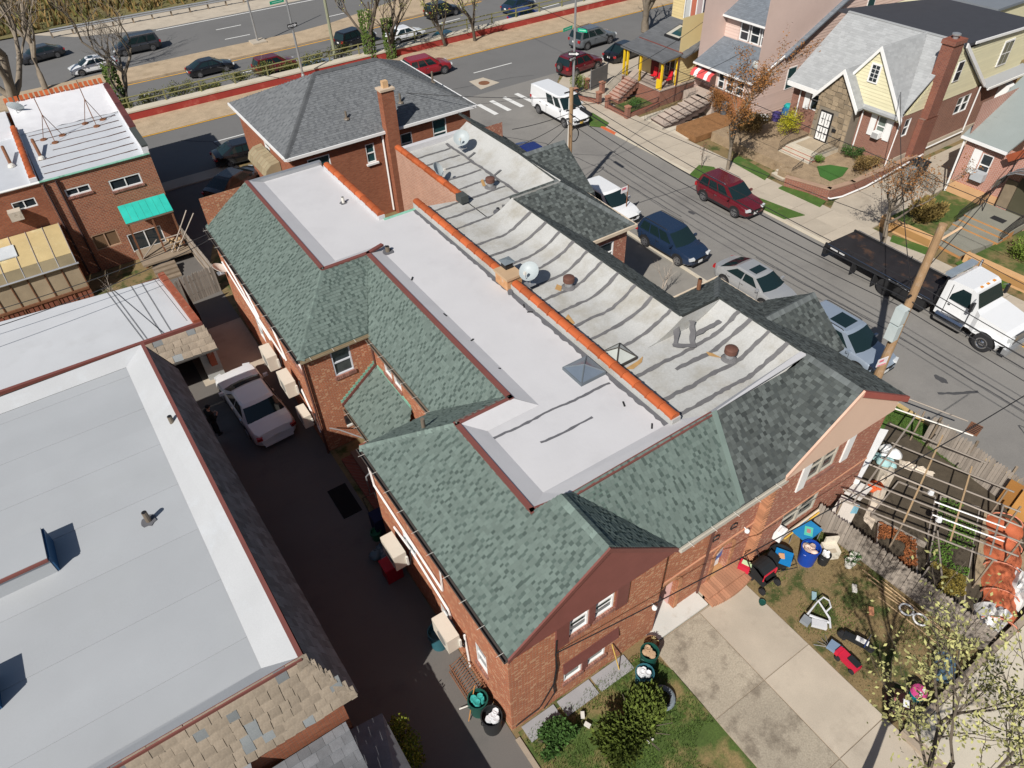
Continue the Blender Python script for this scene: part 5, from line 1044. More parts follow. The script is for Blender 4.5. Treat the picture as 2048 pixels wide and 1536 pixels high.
for i,c in enumerate(((0.45,0.46,0.45),(0.42,0.13,0.08),(0.35,0.28,0.28),(0.03,0.03,0.05))): MB().box(47.50,47.51,43.2+(3-i)*.66,43.2+(3-i)*.66+.6,4.95,6.9).build('curtain', M('curtain_%d'%i,c), wq); 
for i in (1,2,3): MB().box(47.40,47.47,43.17+i*.66-.04,43.17+i*.66+.04,4.9,6.95).build('mullion', white_p, wq)
siding(yh,'-x',47.44,[(41.7,4.75),(43.05,4.75),(43.05,7.3),(41.7,7.3)],sid_y,.22); siding(yh,'-x',47.44,[(45.95,4.75),(47.2,4.75),(47.2,7.3),(45.95,7.3)],sid_y,.22)
shingles('shingle_tabs',[(47.1,41.3,7.2),(47.1,47.5,7.2),(54,47.5,10.5),(54,41.3,10.5)],(0,1,0),yh,roof_a,roof_a,row=.22,tw=(.5,1.),th=.008)
shingles('shingle_tabs',[(47.4,41.35,4.7),(47.4,42.0,4.7),(60,42.0,11.2),(60,41.35,11.2)],(0,1,0),yh,roof_a,roof_a,row=.22,tw=(.5,1.),th=.008)
MB().tube([(43.5,41.95,3.6),(43.5,41.95,.1)],.05,6).build('downpipe', MATS['brown_pipe'], yh)
steps(yh,(41.8,44.5,1.36),(0,1),(-1,0),1.5,7,.175,.3,M('pink_tread',(0.45,0.30,0.24),var=.08),brick_dk)
railing(yh,[(41.8,44.45,1.36),(39.7,44.45,.2)],.9); railing(yh,[(41.8,46.05,1.36),(39.7,46.05,.2)],.9)
for nm,(x,y),lab in (('a',(42.8,43.9),'red folding chair by the porch door'),('b',(42.7,43.2),'second red chair in the middle of the porch'),('c',(43.1,42.5),'red chair at the street corner of the porch')):
    c = thing('red_chair', lab, 'chair', (x,y,1.36), 0, 'red chairs on the yellow porch'); MB().box(x-.22,x+.22,y-.22,y+.22,1.76,1.81).build('seat', redp, c); MB().cbox((x+.22,y,2.1),(.04,.44,.6),0,0,.15).build('backrest', redp, c)
    for a in (-.19,.19):
        for b in (-.19,.19): MB().tube([(x+a,y+b,1.36),(x+a,y+b,1.77)],.013,4).build('leg', steel, c)
# brick piers, low wall and gate in front
gwl = thing('garden_wall', 'low brick garden wall with piers and iron rails before the yellow porch', 'wall', (38.3,43,0))
for x,y,h in ((38.2,41.65,1.0),(38.3,44.2,1.0),(38.3,45.35,1.0),(37.4,47.4,.9),(39.9,46.9,1.0),(39.5,48.5,.9)): 
    q = MB().box(x-.17,x+.17,y-.17,y+.17,0,h).build('pier', brick_dk, gwl); MB().box(x-.21,x+.21,y-.21,y+.21,h,h+.09).build('cap', M('brick_cap',(0.36,0.17,0.11)), q)
for a,b in (((38.2,41.65),(38.3,44.1)),((38.2,41.65),(41.8,42.0)),((38.3,45.4),(37.45,47.3))):
    d = Vector(b)-Vector(a); MB().cbox(((a[0]+b[0])/2,(a[1]+b[1])/2,.2),(d.length,.2,.42),math.atan2(d.y,d.x)).build('wall', brick_dk, gwl); railing(gwl,[(*a,.42),(*b,.42)],.42,.12)
struct(MB().prism([(38.4,41.8),(41.8,42.1),(41.8,44.3),(38.5,44.1)],.05,.14).build('front_bed', grass_m))
sc = thing('screen_fence', 'dark mesh fence panel beside the stoop of the yellow porch', 'fence', (40,48,0)); MB().cbox((40.6,48.2,.9),(2.3,.05,1.7),R(12)).build('panel', M('grey_mesh',(0.13,0.125,0.12)), sc); MB().tube([(39.5,47.95,0),(39.5,47.95,1.9)],.03,5).build('post', steel, sc); MB().tube([(41.7,48.45,0),(41.7,48.45,1.9)],.03,5).build('post', steel, sc)
# --- pink siding house
ph = thing('pink_house', 'pale pink siding house with blue grey roofs and red awning', 'house', (44.6,38,0))
m = MB(); bays = [(35.95,36.75,1.9,3.1),(36.95,37.75,1.9,3.1),(37.95,38.6,1.9,3.1)]; wall(m,'-x',44.6,35.1,38.8,0,1.85); m.build('bay_base', BRICK('rusty_brick',(0.36,0.12,0.045),(0.28,0.09,0.04),(0.3,0.2,0.13)), ph)
m = MB(); sw = [(48.3,49.15,2.0,3.5),(56.2,57.0,5.6,7.2)]; wall(m,'-x',44.6,35.1,38.8,1.851,3.4,bays); wall(m,'-x',45.6,38.8,41.0,0,3.4); wall(m,'-y',35.12,44.6,66,0,9,[]); wall(m,'-x',47.3,35.4,41.0,4.4,6.4,[(36.5,39.55,4.75,6.05)]); wall(m,'+y',41.0,44.6,66,0,8); m.build('wall', sid_p, ph)
for b in bays: window(ph,'-x',44.6,b,'hung',fw=.07)
siding(ph,'-y',35.1,[(44.65,.4),(66,.4),(66,11.5),(55,8.3),(47.4,4.5),(44.65,3.3)],sid_p,.22)
for w_ in (sw[0],sw[1]): F = FACE['-y'](35.1); q = MB(); fbox(q,F,w_[0]-.08,w_[1]+.08,.02,.06,w_[2]-.08,w_[3]+.08); f_ = q.build('window', white_p, ph); g = MB(); fbox(g,F,w_[0],w_[1],.05,.065,w_[2],(w_[2]+w_[3])/2-.03); g.build('pane', glass_g, f_); g = MB(); fbox(g,F,w_[0],w_[1],.05,.065,(w_[2]+w_[3])/2+.03,w_[3]); g.build('pane', glass_g, f_)
siding(ph,'-x',47.28,[(35.4,4.5),(36.45,4.5),(36.45,6.4),(35.4,6.4)],sid_p,.22); siding(ph,'-x',47.28,[(39.6,4.5),(41,4.5),(41,6.4),(39.6,6.4)],sid_p,.22)
for a in (36.5,37.55,38.6): window(ph,'-x',47.29,(a+.03,a+.94,4.75,6.05),'hung',fw=.08)
shingles('shingle_tabs',[(44.2,35.0,3.38),(44.2,41.0,3.38),(47.3,41.0,4.68),(47.3,35.0,4.68)],(0,1,0),ph,roof_b,roof_b,row=.16,tw=(.2,.4),th=.008,seed=3)
shingles('shingle_tabs',[(46.8,35.2,6.35),(46.8,41.2,6.35),(54.5,41.2,10.2),(54.5,35.2,10.2)],(0,1,0),ph,roof_b,roof_b,row=.16,tw=(.2,.4),th=.008,seed=4)
shingles('shingle_tabs',[(47.3,34.75,4.68),(47.3,35.35,4.68),(62,35.35,12.0),(62,34.75,12.0)],(0,1,0),ph,roof_b,roof_b,row=.16,tw=(.2,.4),th=.008,seed=6)
for a,b in (((44.17,34.97,3.36),(44.17,41,3.36)),((46.77,35.2,6.33),(46.77,41.2,6.33)),((44.2,34.96,3.38),(47.3,34.96,4.68)),((46.8,35.17,6.35),(54,35.17,9.95))): trim(a,b,ph,w=.08,h=.13,mat=white_p,name='white_trim')
aw = thing('red_awning', 'red awning with white stripes over the pink house door', 'awning', (44.4,40,2.6))
for i in range(6):
    y0 = 38.9+i*.36; q = MB(); pr_ = [(45.5,3.1),(44.7,3.0),(44.15,2.75),(44.0,2.4)]
    for a,b in zip(pr_,pr_[1:]): q.poly([(a[0],y0,a[1]),(b[0],y0,b[1]),(b[0],y0+.355,b[1]),(a[0],y0+.355,a[1])])
    q.build('awning_strip', redp if i not in (1,4) else white_p, aw) if i in (1,4) else q.build('awning_strip', M('awning_red',(0.60,0.085,0.085),rough=.7), aw)
dsh = thing('satellite_dish', 'small dish on the lower roof of the pink house', 'satellite dish', (45.2,35.9,3.8)); MB().lathe((45.2,35.8,4.25),[(.05,-.10),(.22,-.05),(.3,0),(.3,.02)],12,'x').build('dish', M('dish_grey',(0.45,0.47,0.45)), dsh); MB().tube([(45.3,35.8,3.8),(45.25,35.8,4.25)],.03,5).build('mast', steel, dsh)
steps(ph,(43.6,37.9,1.25),(0.12,1),(-1,.12),1.9,7,.16,.62,tread,M('dark_riser',(0.10,0.07,0.06)))
railing(ph,[(43.6,39.85,1.25),(38.9,40.4,.1)],.85); railing(ph,[(43.6,37.85,1.25),(38.9,38.3,.1)],.85); railing(ph,[(45.5,41.3,.9),(43.4,41.3,.9)],.9)
MB().prism([(43.5,37.8),(45.6,37.8),(45.6,41),(43.5,41)],0,1.25).build('stoop', tread, ph)
struct(MB().prism([(39.3,35.2),(44.5,35.2),(44.5,37.6),(39.6,37.6)],.05,.5).build('raised_bed', M('leaf_litter',(0.24,0.12,0.05),var=.2,scale=3,fine=.3,fscale=25)))
# --- tudor house with stone gabled entrance
th_ = thing('tudor_house', 'brick and cream house with steep grey gables, stone entrance and black flat roof behind', 'house', (46,28,0.8))
G0 = .7; brick_t = BRICK('tudor_brick',(0.27,0.11,0.075),(0.21,0.08,0.06),(0.30,0.23,0.18)); m = MB()
fwt = [(24.95,25.6,2.2,3.6)]; wall(m,'-x',46.0,24.0,27.0,G0-.7,4.0,fwt); lwt = [(30.3,31.0,2.3,3.7)]; wall(m,'-x',46.0,30.0,32.6,0,4.0,lwt)
sdw = [(46.5,47.15,2.45,3.65),(49.7,50.3,2.45,3.65),(52.4,54.0,2.45,3.65)]; wall(m,'-y',24.0,46.0,60.0,0,4.0,sdw); wall(m,'+y',32.6,46,60,0,4.0); m.build('wall', brick_t, th_)
MB().box(46,60,23.95,24.0,0,1.0).build('foundation', concrete, th_)
window(th_,'-x',46.0,fwt[0],'hung',gm=M('pane_with_blind',(0.14,0.17,0.15),rough=.1)); window(th_,'-x',46.0,lwt[0],'hung')
for w_ in sdw[:2]: window(th_,'-y',24.0,w_,'hung')
window(th_,'-y',24.0,sdw[2],'double')
for a,b in ((24.45,24.9),(25.68,26.1)): MB().box(45.93,45.995,a,b,2.15,3.65).build('shutter', white_p, th_)
MB().box(45.93,45.995,31.05,31.5,2.25,3.75).build('shutter', white_p, th_)
acq = thing('window_air_conditioner','white air conditioner in the tudor window with white shutters','air conditioner',(45.7,25.3,2.4)); MB().box(45.6,46.05,25.02,25.54,2.2,2.6).build('case', white_p, acq); MB().box(45.58,45.6,25.06,25.5,2.24,2.56).build('grille', M('ac_grille',(0.35,0.35,0.35)), acq)
# stone gable front, stone by stone
MB().box(45.02,46.0,26.95,29.75,0,4.0).build('stone_wall', stone_j, th_)
MB().wslab([(45.02,26.95,4.0),(45.02,29.75,4.0),(45.02,28.2,5.85)],(1,0,0),.9).build('stone_gable', stone_j, th_)
rs = random.Random(9); z = .75
while z < 5.7:
    h = rs.uniform(.28,.42); iv = (26.95,29.75) if z < 4 else (26.95+(z+h*.6-4)*.68, 29.75-(z+h*.6-4)*.84); y = iv[0]
    while y < iv[1]-.1:
        w = rs.uniform(.28,.55); y2 = min(y+w,iv[1]); zz0, zz1 = z+.02, z+h-.02
        if not (y2 > 28.25 and y < 29.3 and zz0 < 3.1):
            j = lambda: rs.uniform(-.04,.04); d = rs.uniform(.03,.07); v = [(y+.02+j()*.3,zz0+j()),(y2-.02,zz0+j()),(y2-.02+j()*.3,zz1+j()),(y+.02,zz1+j())]
            MB().add([(45.02-d,a,b) for a,b in v]+[(45.03,a,b) for a,b in v],[(0,1,2,3),(0,4,5,1),(1,5,6,2),(2,6,7,3),(3,7,4,0)]).build('stone', stone_m, th_)
        y = y2
    z += h
dr = MB().box(44.93,45.02,28.28,29.28,.95,3.05).build('door', black_p, th_)
for y0,y1,z0,z1 in ((28.36,28.74,1.05,1.95),(28.80,29.2,1.05,1.95),(28.36,28.74,2.05,2.95),(28.80,29.2,2.05,2.95)):
    MB().box(44.915,44.93,y0,y1,z0,z1).build('panel', white_p, dr); MB().box(44.905,44.915,y0+.15,y0+.19,z0+.15,z1-.05).build('bar', black_p, dr); MB().box(44.905,44.915,y0,y1-.1,z0+.45,z0+.49).build('bar', black_p, dr)
MB().box(44.9,45.0,27.75,28.05,1.9,2.1).build('mailbox', black_p, th_)
# roofs
TR = [('f',[(45.4,24.0,3.98),(45.4,32.8,3.98),(50.2,32.6,7.7),(50.2,24.0,7.7)],(0,1,0)),('b',[(54.6,24.0,4.3),(54.6,32.8,4.3),(50.2,32.6,7.7),(50.2,24.0,7.7)],(0,1,0)),
 ('s1',[(44.75,26.55,3.9),(44.75,28.2,6.05),(47.9,28.2,6.05),(45.4,26.55,3.9)],(1,0,0)),('s2',[(44.75,30.0,3.9),(44.75,28.2,6.05),(47.9,28.2,6.05),(45.4,30.0,3.9)],(1,0,0)),
 ('y1',[(45.45,23.75,3.95),(45.45,26.55,7.75),(50.2,26.55,7.75),(45.45,23.75,3.95)][:3]+[(49.5,23.75,6.9)] and [(45.45,23.75,3.95),(45.45,26.55,7.75),(50.2,26.55,7.75)],(1,0,0)),('y2',[(45.45,28.6,4.97),(45.45,26.55,7.75),(50.2,26.55,7.75),(46.7,28.6,4.97)],(1,0,0))]
for i,(k,p,e) in enumerate(TR): shingles('shingle_tabs',p,e,th_,roof_l,roof_l,row=.17,tw=(.2,.45),th=.008,seed=i+200,lift=.01 if k != 'f' else 0)
for a,b in (((44.72,26.5,3.9),(44.72,28.2,6.08)),((44.72,30.05,3.9),(44.72,28.2,6.08)),((45.42,23.7,3.9),(45.42,26.55,7.78)),((45.42,28.6,4.97),(45.42,26.55,7.78)),((50.2,23.72,7.7),(54.7,23.72,4.2)),((45.35,30,3.95),(45.35,32.8,3.95))): trim(a,b,th_,w=.10,h=.3,mat=white_p,name='white_trim')
trim((50.2,24.0,7.72),(50.2,32.6,7.72),th_,w=.2,h=.06,mat=roof_l,name='ridge_cap')
MB().poly([(45.6,23.9,3.9),(45.6,28.9,3.9),(45.6,26.55,7.55)]).build('gable_wall', sid_c, th_)
siding(th_,'-x',45.6,[(23.95,3.7),(28.6,3.7),(28.6,4.9),(26.55,7.55),(23.95,4.1)],sid_c,.21,ops=[(26.25,26.9,5.55,6.65)])
F = FACE['-x'](45.6); q = MB(); fbox(q,F,26.2,26.95,.02,.08,5.5,6.7); f_ = q.build('window', white_p, th_)
for i in range(2):
    for j in range(4): g = MB(); fbox(g,F,26.3+i*.28,26.3+i*.28+.24,.07,.09,5.6+j*.26,5.6+j*.26+.22); g.build('pane', glass, f_)
MB().poly([(46.0,24.02,4.0),(54.4,24.02,4.0),(50.2,24.02,7.55)]).build('gable_wall', sid_c, th_)
siding(th_,'-y',24.0,[(46.2,4.0),(54.2,4.0),(50.2,7.5)],sid_c,.21,ops=[(50.5,51.1,5.2,6.4)])
F = FACE['-y'](24.0); q = MB(); fbox(q,F,50.45,51.15,.02,.08,5.15,6.45); f_ = q.build('window', white_p, th_); 
for j in range(2): g = MB(); fbox(g,F,50.53,51.07,.07,.09,5.22+j*.62,5.22+j*.62+.55); g.build('pane', glass, f_)
cst = BRICK('chimney_brick',(0.24,0.075,0.045),(0.17,0.05,0.035),(0.22,0.15,0.12)); c = MB(); c.box(47.9,49.5,23.55,23.96,0,3.4); c.box(48.15,49.25,23.5,24.3,3.4,8.0); c.box(48.05,49.35,23.42,24.35,8.0,8.25); ch = c.build('chimney', cst, th_)
MB().lathe((48.7,23.9,8.25),[(.16,0),(.16,.2),(.26,.22),(.26,.3),(.05,.36)],10).build('flue_cap', steel, ch)
# black flat roofed addition
m = MB(); aw_ = [(55.9,57.0,5.0,6.6)]; wall(m,'-y',24.1,52.5,59.5,4.0,7.2); m.box(54.6,59.4,24.15,33,0,7.1); m.build('addition_wall', sid_c, th_); siding(th_,'-y',24.08,[(54.5,4.3),(59.5,4.3),(59.5,7.1),(51,7.1)],sid_c,.21,ops=aw_)
F = FACE['-y'](24.08); q = MB(); fbox(q,F,55.85,57.05,.03,.09,4.95,6.65); f_ = q.build('window', white_p, th_)
for i in range(2):
    for j in range(2): g = MB(); fbox(g,F,55.95+i*.53,55.95+i*.53+.47,.08,.10,5.05+j*.78,5.05+j*.78+.7); g.build('pane', glass, f_)
MB().slab([(50.3,23.9,7.55),(59.8,23.9,7.2),(59.8,31.5,7.2),(50.3,33.5,7.65)],.18).build('flat_roof', roof_k, th_); trim((51.5,23.88,7.5),(59.8,23.88,7.2),th_,w=.08,h=.16,mat=white_p,name='white_trim')
MB().slab([(54.6,23.4,4.0),(60,23.4,4.0),(60,24.1,4.35),(54.6,24.1,4.35)],.08).build('lower_eave', roof_l, th_); trim((54.6,23.38,3.98),(60,23.38,3.98),th_,w=.1,h=.14,mat=white_p,name='white_gutter')
bx = MB(); bx.add([(57.6,24.0,2.2),(58.9,24.0,2.2),(58.6,23.4,2.3),(57.9,23.4,2.3),(57.6,24.0,3.5),(58.9,24.0,3.5),(58.6,23.4,3.3),(57.9,23.4,3.3)],[(0,1,2,3),(4,7,6,5),(3,2,6,7),(0,3,7,4),(1,5,6,2)]); b_ = bx.build('bay_window', white_p, th_); MB().add([(57.95,23.38,2.4),(58.55,23.38,2.4),(58.55,23.38,3.22),(57.95,23.38,3.22)],[(0,1,2,3)]).build('pane', glass, b_)
for p in ([(45.9,26.75,3.8),(45.9,26.75,.8)],[(45.9,24.0,3.8),(45.6,23.9,.3),(43.8,23.7,.2)],[(54.5,23.85,4.0),(54.5,23.85,.9)],[(45.9,31.9,3.9),(45.9,31.9,.8)],[(49.5,23.8,.8),(54.4,23.8,.85)]): MB().tube(p,.05,6).build('downpipe', white_p, th_)
# raised front yard, stoop and brick retaining wall
struct(MB().prism([(40.0,24.0),(46,24.0),(46,32.7),(44.5,34.9),(40.6,34.9),(40.6,28.2),(39.9,28.0)],-.05,.68).build('raised_yard', M('yard_mulch',(0.30,0.22,0.14),var=.2,scale=2,fine=.25,fscale=20,stain=(0.16,0.11,0.06),sscale=1.5)))
struct(MB().prism([(42.09, 26.61),(42.95, 26.23),(43.56, 25.20),(42.29, 24.71),(41.07, 24.75),(41.13, 25.59)],.5,.72).build('lawn_patch', M('bright_lawn',(0.045,0.13,0.025),var=.12,fine=.25,fscale=40)))
rt = thing('retaining_wall', 'low brick retaining wall in front of the tudor lawn', 'wall', (39.6,25,0)); 
for a,b in (((39.2,26.7),(40.05,24.0)),((40.05,24.0),(42.0,23.7)),((42.0,23.7),(48.5,23.6))): d = Vector(b)-Vector(a); MB().cbox(((a[0]+b[0])/2,(a[1]+b[1])/2,.38),(d.length+.15,.28,.8),math.atan2(d.y,d.x)).build('wall', brick_dk, rt); MB().cbox(((a[0]+b[0])/2,(a[1]+b[1])/2,.80),(d.length+.2,.34,.06),math.atan2(d.y,d.x)).build('cap', M('wall_cap',(0.36,0.24,0.17)), rt)
MB().tube([(40.2,24.6,.3),(39.95,23.75,.2),(40.8,23.45,.22),(43,23.3,.3),(48.8,23.25,.9)],.06,6).build('drain_pipe', white_p, rt)
sp = thing('stone_stoop', 'pale stoop with red edged steps before the stone entrance', 'steps', (44,28.5,.7)); MB().box(43.0,45.0,27.2,29.8,.5,.95).build('landing', concrete_lt, sp); MB().box(43.3,44.9,27.5,29.5,.95,.965).build('landing_inset', M('tan_inset',(0.38,0.31,0.22)), sp)
steps(sp,(43.0,27.2,.93),(0,1),(-1,0),2.6,3,.10,.35,concrete_lt,M('red_riser',(0.30,0.10,0.075))); steps(sp,(41.2,27.2,.62),(.1,1),(-1,.1),1.1,4,.14,.36,concrete_lt,concrete_drk)
railing(sp,[(44.9,29.8,.95),(43.0,29.8,.95),(41.9,29.8,.6)],.8); railing(sp,[(44.9,27.2,.95),(43.0,27.2,.95),(42.0,27.2,.6)],.8); railing(sp,[(41.2,27.15,.6),(40.2,27.15,.2)],.7)
# driveway between, right-hand brick house
struct(MB().prism([(39.16,20.0),(46.2,20.3),(60,20.6),(60,23.5),(40.2,23.5),(39.16,23.0)],-.1,.11).build('side_driveway', concrete))
rb_ = thing('brick_cottage', 'brick house at the right edge with pale green grey roof and arched door', 'house', (46.4,17,0.3))
shingles('shingle_tabs',[(46.4,20.2,3.95),(46.2,17.3,3.95),(47.6,12.0,5.2),(56,12.0,9.2),(56,20.2,8.6)][:2]+[(56,16.5,8.6),(56,20.4,8.6)],(0,1,0),rb_,roof_g,roof_g,row=.18,tw=(.25,.5),th=.008,seed=300)
m = MB(); wr = [(18.0,18.7,1.9,3.3)]; wall(m,'-x',46.6,14.0,19.9,0,4.0,wr); wall(m,'+y',19.9,46.6,60,0,6); wall(m,'-x',46.2,10,16.6,0,5.2); m.build('wall', brick_light, rb_); MB().box(46.55,46.6,16.6,19.9,0,1.1).build('painted_base', M('peach_base',(0.55,0.33,0.17)), rb_)
window(rb_,'-x',46.6,wr[0],'hung'); 
for a,b in ((18.75,19.25),): MB().box(46.53,46.595,a,b,1.9,3.4).build('shutter', white_p, rb_)
acx = thing('window_air_conditioner','pale awning shaded air conditioner box on the cottage wall','air conditioner',(46.3,18.3,1.9)); MB().box(46.15,46.65,17.95,18.7,1.75,2.25).build('case', M('grey_case',(0.4,0.42,0.44)), acx)
trim((46.35,20.2,3.95),(46.15,17.25,3.95),rb_,w=.1,h=.16,mat=white_p,name='white_gutter'); MB().tube([(46.5,20.0,3.8),(46.5,19.95,.3)],.06,6).build('downpipe', white_p, rb_)
MB().wslab([(45.9,17.2,3.9),(45.9,14.0,6.6),(45.9,13.6,6.4),(45.9,16.9,3.6)],(1,0,0),.12).build('gable_trim', M('red_trim2',(0.28,0.07,0.03)), rb_)
cn = MB(); 
for k in range(8):
    a0 = math.pi*k/8; a1 = math.pi*(k+1)/8; cn.add([(44.9,15.4+1.35*math.cos(a0),2.3+1.35*math.sin(a0)),(44.9,15.4+1.35*math.cos(a1),2.3+1.35*math.sin(a1)),(46.2,15.4+1.35*math.cos(a1),2.3+1.35*math.sin(a1)),(46.2,15.4+1.35*math.cos(a0),2.3+1.35*math.sin(a0))],[(0,1,2,3)])
cn.build('door_canopy', M('smoked_canopy',(0.10,0.105,0.10),rough=.2,spec=.6), rb_); 
for x in (44.9,45.5,46.15): MB().tube([(x,15.4+1.37*math.cos(math.pi*k/8),2.3+1.37*math.sin(math.pi*k/8)) for k in range(9)],.025,4).build('canopy_rib', steel, rb_)
MB().tube([(44.95,16.72,2.3),(44.95,16.72,.7)],.03,5).build('canopy_post', black_p, rb_); MB().box(46.1,46.2,14.9,15.9,.8,2.9).build('door', M('olive_door',(0.075,0.07,0.045),rough=.4), rb_); MB().box(46.12,46.19,15.95,16.6,.9,2.6).build('stone_panel', stone_m, rb_)
gs = M('green_slate_step',(0.23,0.225,0.185),var=.08); orr = M('orange_riser',(0.42,0.21,0.08),var=.12,scale=5)
sq = thing('slate_stoop', 'grey green stoop with orange risers leading to the arched door', 'steps', (44.8,16,.3)); MB().box(44.4,46.1,14.4,17.2,.4,.8).build('landing', gs, sq); MB().box(44.5,45.0,15.2,16.0,.8,.815).build('door_mat', rubber, sq)
steps(sq,(44.4,14.4,.78),(0,1),(-1,0),2.8,3,.14,.5,gs,orr); MB().prism([(41.2,14.9),(42.95,14.6),(42.95,17.2),(41.6,16.9)],0,.36).build('landing', gs, sq); steps(sq,(41.4,14.95,.34),(0.1,1),(-1,.1),1.7,2,.14,.5,gs,orr)
railing(sq,[(45.9,17.15,.8),(44.4,17.15,.8),(43.0,17.15,.4)],.8,.12); railing(sq,[(45.9,14.45,.8),(44.4,14.45,.8),(43.0,14.45,.4)],.8,.12)
pw_ = M('peach_wall',(0.55,0.33,0.16),var=.06); pin = M('brown_inset',(0.36,0.20,0.075),var=.06)
for a,b,lab in (((39.9,20.0),(39.95,16.5),'orange panelled planter wall left of the slate steps'),((40.0,14.7),(40.15,8.0),'orange panelled planter wall right of the slate steps, behind the truck cab')):
    w_ = thing('planter_wall', lab, 'wall', (*a,0), 0, 'orange planter walls'); d = Vector(b)-Vector(a); an = math.atan2(d.y,d.x); c_ = ((a[0]+b[0])/2,(a[1]+b[1])/2); n_ = Vector((d.y,-d.x)).normalized()
    MB().cbox((c_[0]+.12,c_[1],.35),(d.length,.3,.75),an).build('wall', pw_, w_); MB().cbox((c_[0]-.035,c_[1],.36),(d.length-.5,.02,.42),an).build('inset', pin, w_)
struct(MB().prism([(40.1,16.8),(46.5,17.4),(46.5,20.0),(40.1,20.0)],0,.32).build('side_bed', grass_m)); struct(MB().prism([(40.2,6),(46.5,6),(46.5,14.3),(41,14.6),(40.2,14.0)],0,.34).build('front_bed', grass_m))
# distant backdrop: neighbouring yards and roofs
for k,(x0,x1,y0,y1,z,mt,lab) in enumerate(((66,80,30,46,5.5,roof_b,'far flat house behind the pink house'),(64,78,10,22,4.5,roof_l,'far pale house at the right edge'))):
    t_ = thing('far_house', lab, 'house', (x0,y0,0)); MB().box(x0,x1,y0,y1,0,z).build('wall', sid_c, t_); MB().box(x0-.2,x1+.2,y0-.2,y1+.2,z,z+.2).build('roof', mt, t_)

# ---------------------------------------------------------------- flatbed truck
tk = thing('flatbed_truck', 'flatbed tow truck with white cab and worn black bed beneath the leaning pole', 'tow truck', (0,0,0))
bedm = M('worn_black_bed', (0.022,0.020,0.022), rough=.6, var=.2, scale=1.5, stain=(0.12,0.062,0.035), sscale=1.3, slo=.55, shi=.75, fine=.1)
MB().box(-1.22,1.22,-6.9,-.15,1.02,1.16).build('bed', bedm, tk)
m = MB(); [m.box(sx*1.22-.05,sx*1.22+.05,-6.9,-.15,1.08,1.28) for sx in (-1,1)]; o = m.build('bed_rail', black_p, tk); o['kind']='stuff'
for sx in (-1,1):
    m = MB()
    for a,b in ((-6.5,-6.0),(-5.9,-5.55),(-2.7,-2.3),(-2.2,-1.6),(-1.5,-.7)): m.box(*sorted((sx*1.272,sx*1.278)),a,b,1.10,1.19)
    o = m.build('side_marking', M('faded_white_mark',(0.5,0.5,0.5),var=.2,scale=30), tk); o['kind']='stuff'
    MB().tube([(sx*1.29,-6.7,1.3),(sx*1.29,-.3,1.3)],.018,4).build('chrome_rail', chrome, tk)
    for y in (-5.2,-3.2): MB().tube([(sx*1.25,y,1.28),(sx*1.25,y,1.42)],.03,5).build('tie_post', black_p, tk)
    for y0,y1 in ((-4.95,-4.90),(-3.55,-3.5)): MB().box(*sorted((sx*.75,sx*1.25)),y0,y1,.28,1.0).build('mud_flap', rubber, tk)
    MB().box(*sorted((sx*.9,sx*1.24)),-2.9,-.5,.42,1.0).build('tool_box', trim_m, tk)
MB().box(-.45,.45,-6.4,3.0,.6,1.0).build('chassis', trim_m, tk); MB().box(-1.2,1.2,-6.98,-6.75,.55,1.0).build('tail_bar', black_p, tk)
# headboard and light bar
m = MB(); m.box(-1.15,1.15,-.2,-.1,1.16,2.0); m.build('headboard', black_p, tk); 
for sx in (-.9,.9): MB().tube([(sx,-.15,2.0),(sx,-.05,2.75)],.04,5).build('bar_post', black_p, tk)
MB().box(-1.05,1.05,-.25,.12,2.78,2.93).build('light_bar', M('light_bar_blue',(0.22,0.26,0.30),rough=.2), tk)
# cab: lofted white shell with sloping bonnet
cp = [(.02,1.0),(.0,1.0),(0.05,2.62),(.25,2.72),(1.25,2.72),(1.45,2.62),(1.85,1.82),(2.1,1.72),(3.45,1.52),(3.72,1.36),(3.78,.72)]
def shell(prof, w_of): 
    m = MB(); n = len(prof); L = [(-w_of(i),y,z) for i,(y,z) in enumerate(prof)]; Rr = [(w_of(i),y,z) for i,(y,z) in enumerate(prof)]; B = [(-w_of(i),y,.7) for i,(y,z) in enumerate(prof)]; Bq = [(w_of(i),y,.7) for i,(y,z) in enumerate(prof)]
    for i in range(n-1): m.add([L[i],Rr[i],Rr[i+1],L[i+1]],[(0,1,2,3)]); m.add([L[i],L[i+1],B[i+1],B[i]],[(0,1,2,3)]); m.add([Rr[i],Bq[i],Bq[i+1],Rr[i+1]],[(0,1,2,3)])
    m.add([L[0],B[0],Bq[0],Rr[0]],[(0,1,2,3)]); m.add([L[-1],Rr[-1],Bq[-1],B[-1]],[(0,1,2,3)]); return m
wof = lambda i: 1.12 if i < 3 else 1.0 if i < 6 else (1.12 if i == 6 else 1.0 if i == 7 else .86 if i == 8 else .80)
shell(cp[1:], wof).build('cab', P_white, tk, smooth=25)
wq = lambda x,y,z: (x,y,z)
MB().add([(-.88,1.52,2.55),(.88,1.52,2.55),(1.0,1.86,1.9),(-1.0,1.86,1.9)],[(0,1,2,3)]).xform(Matrix.Translation((0,.02,.02))).build('windshield', glass_car, tk)
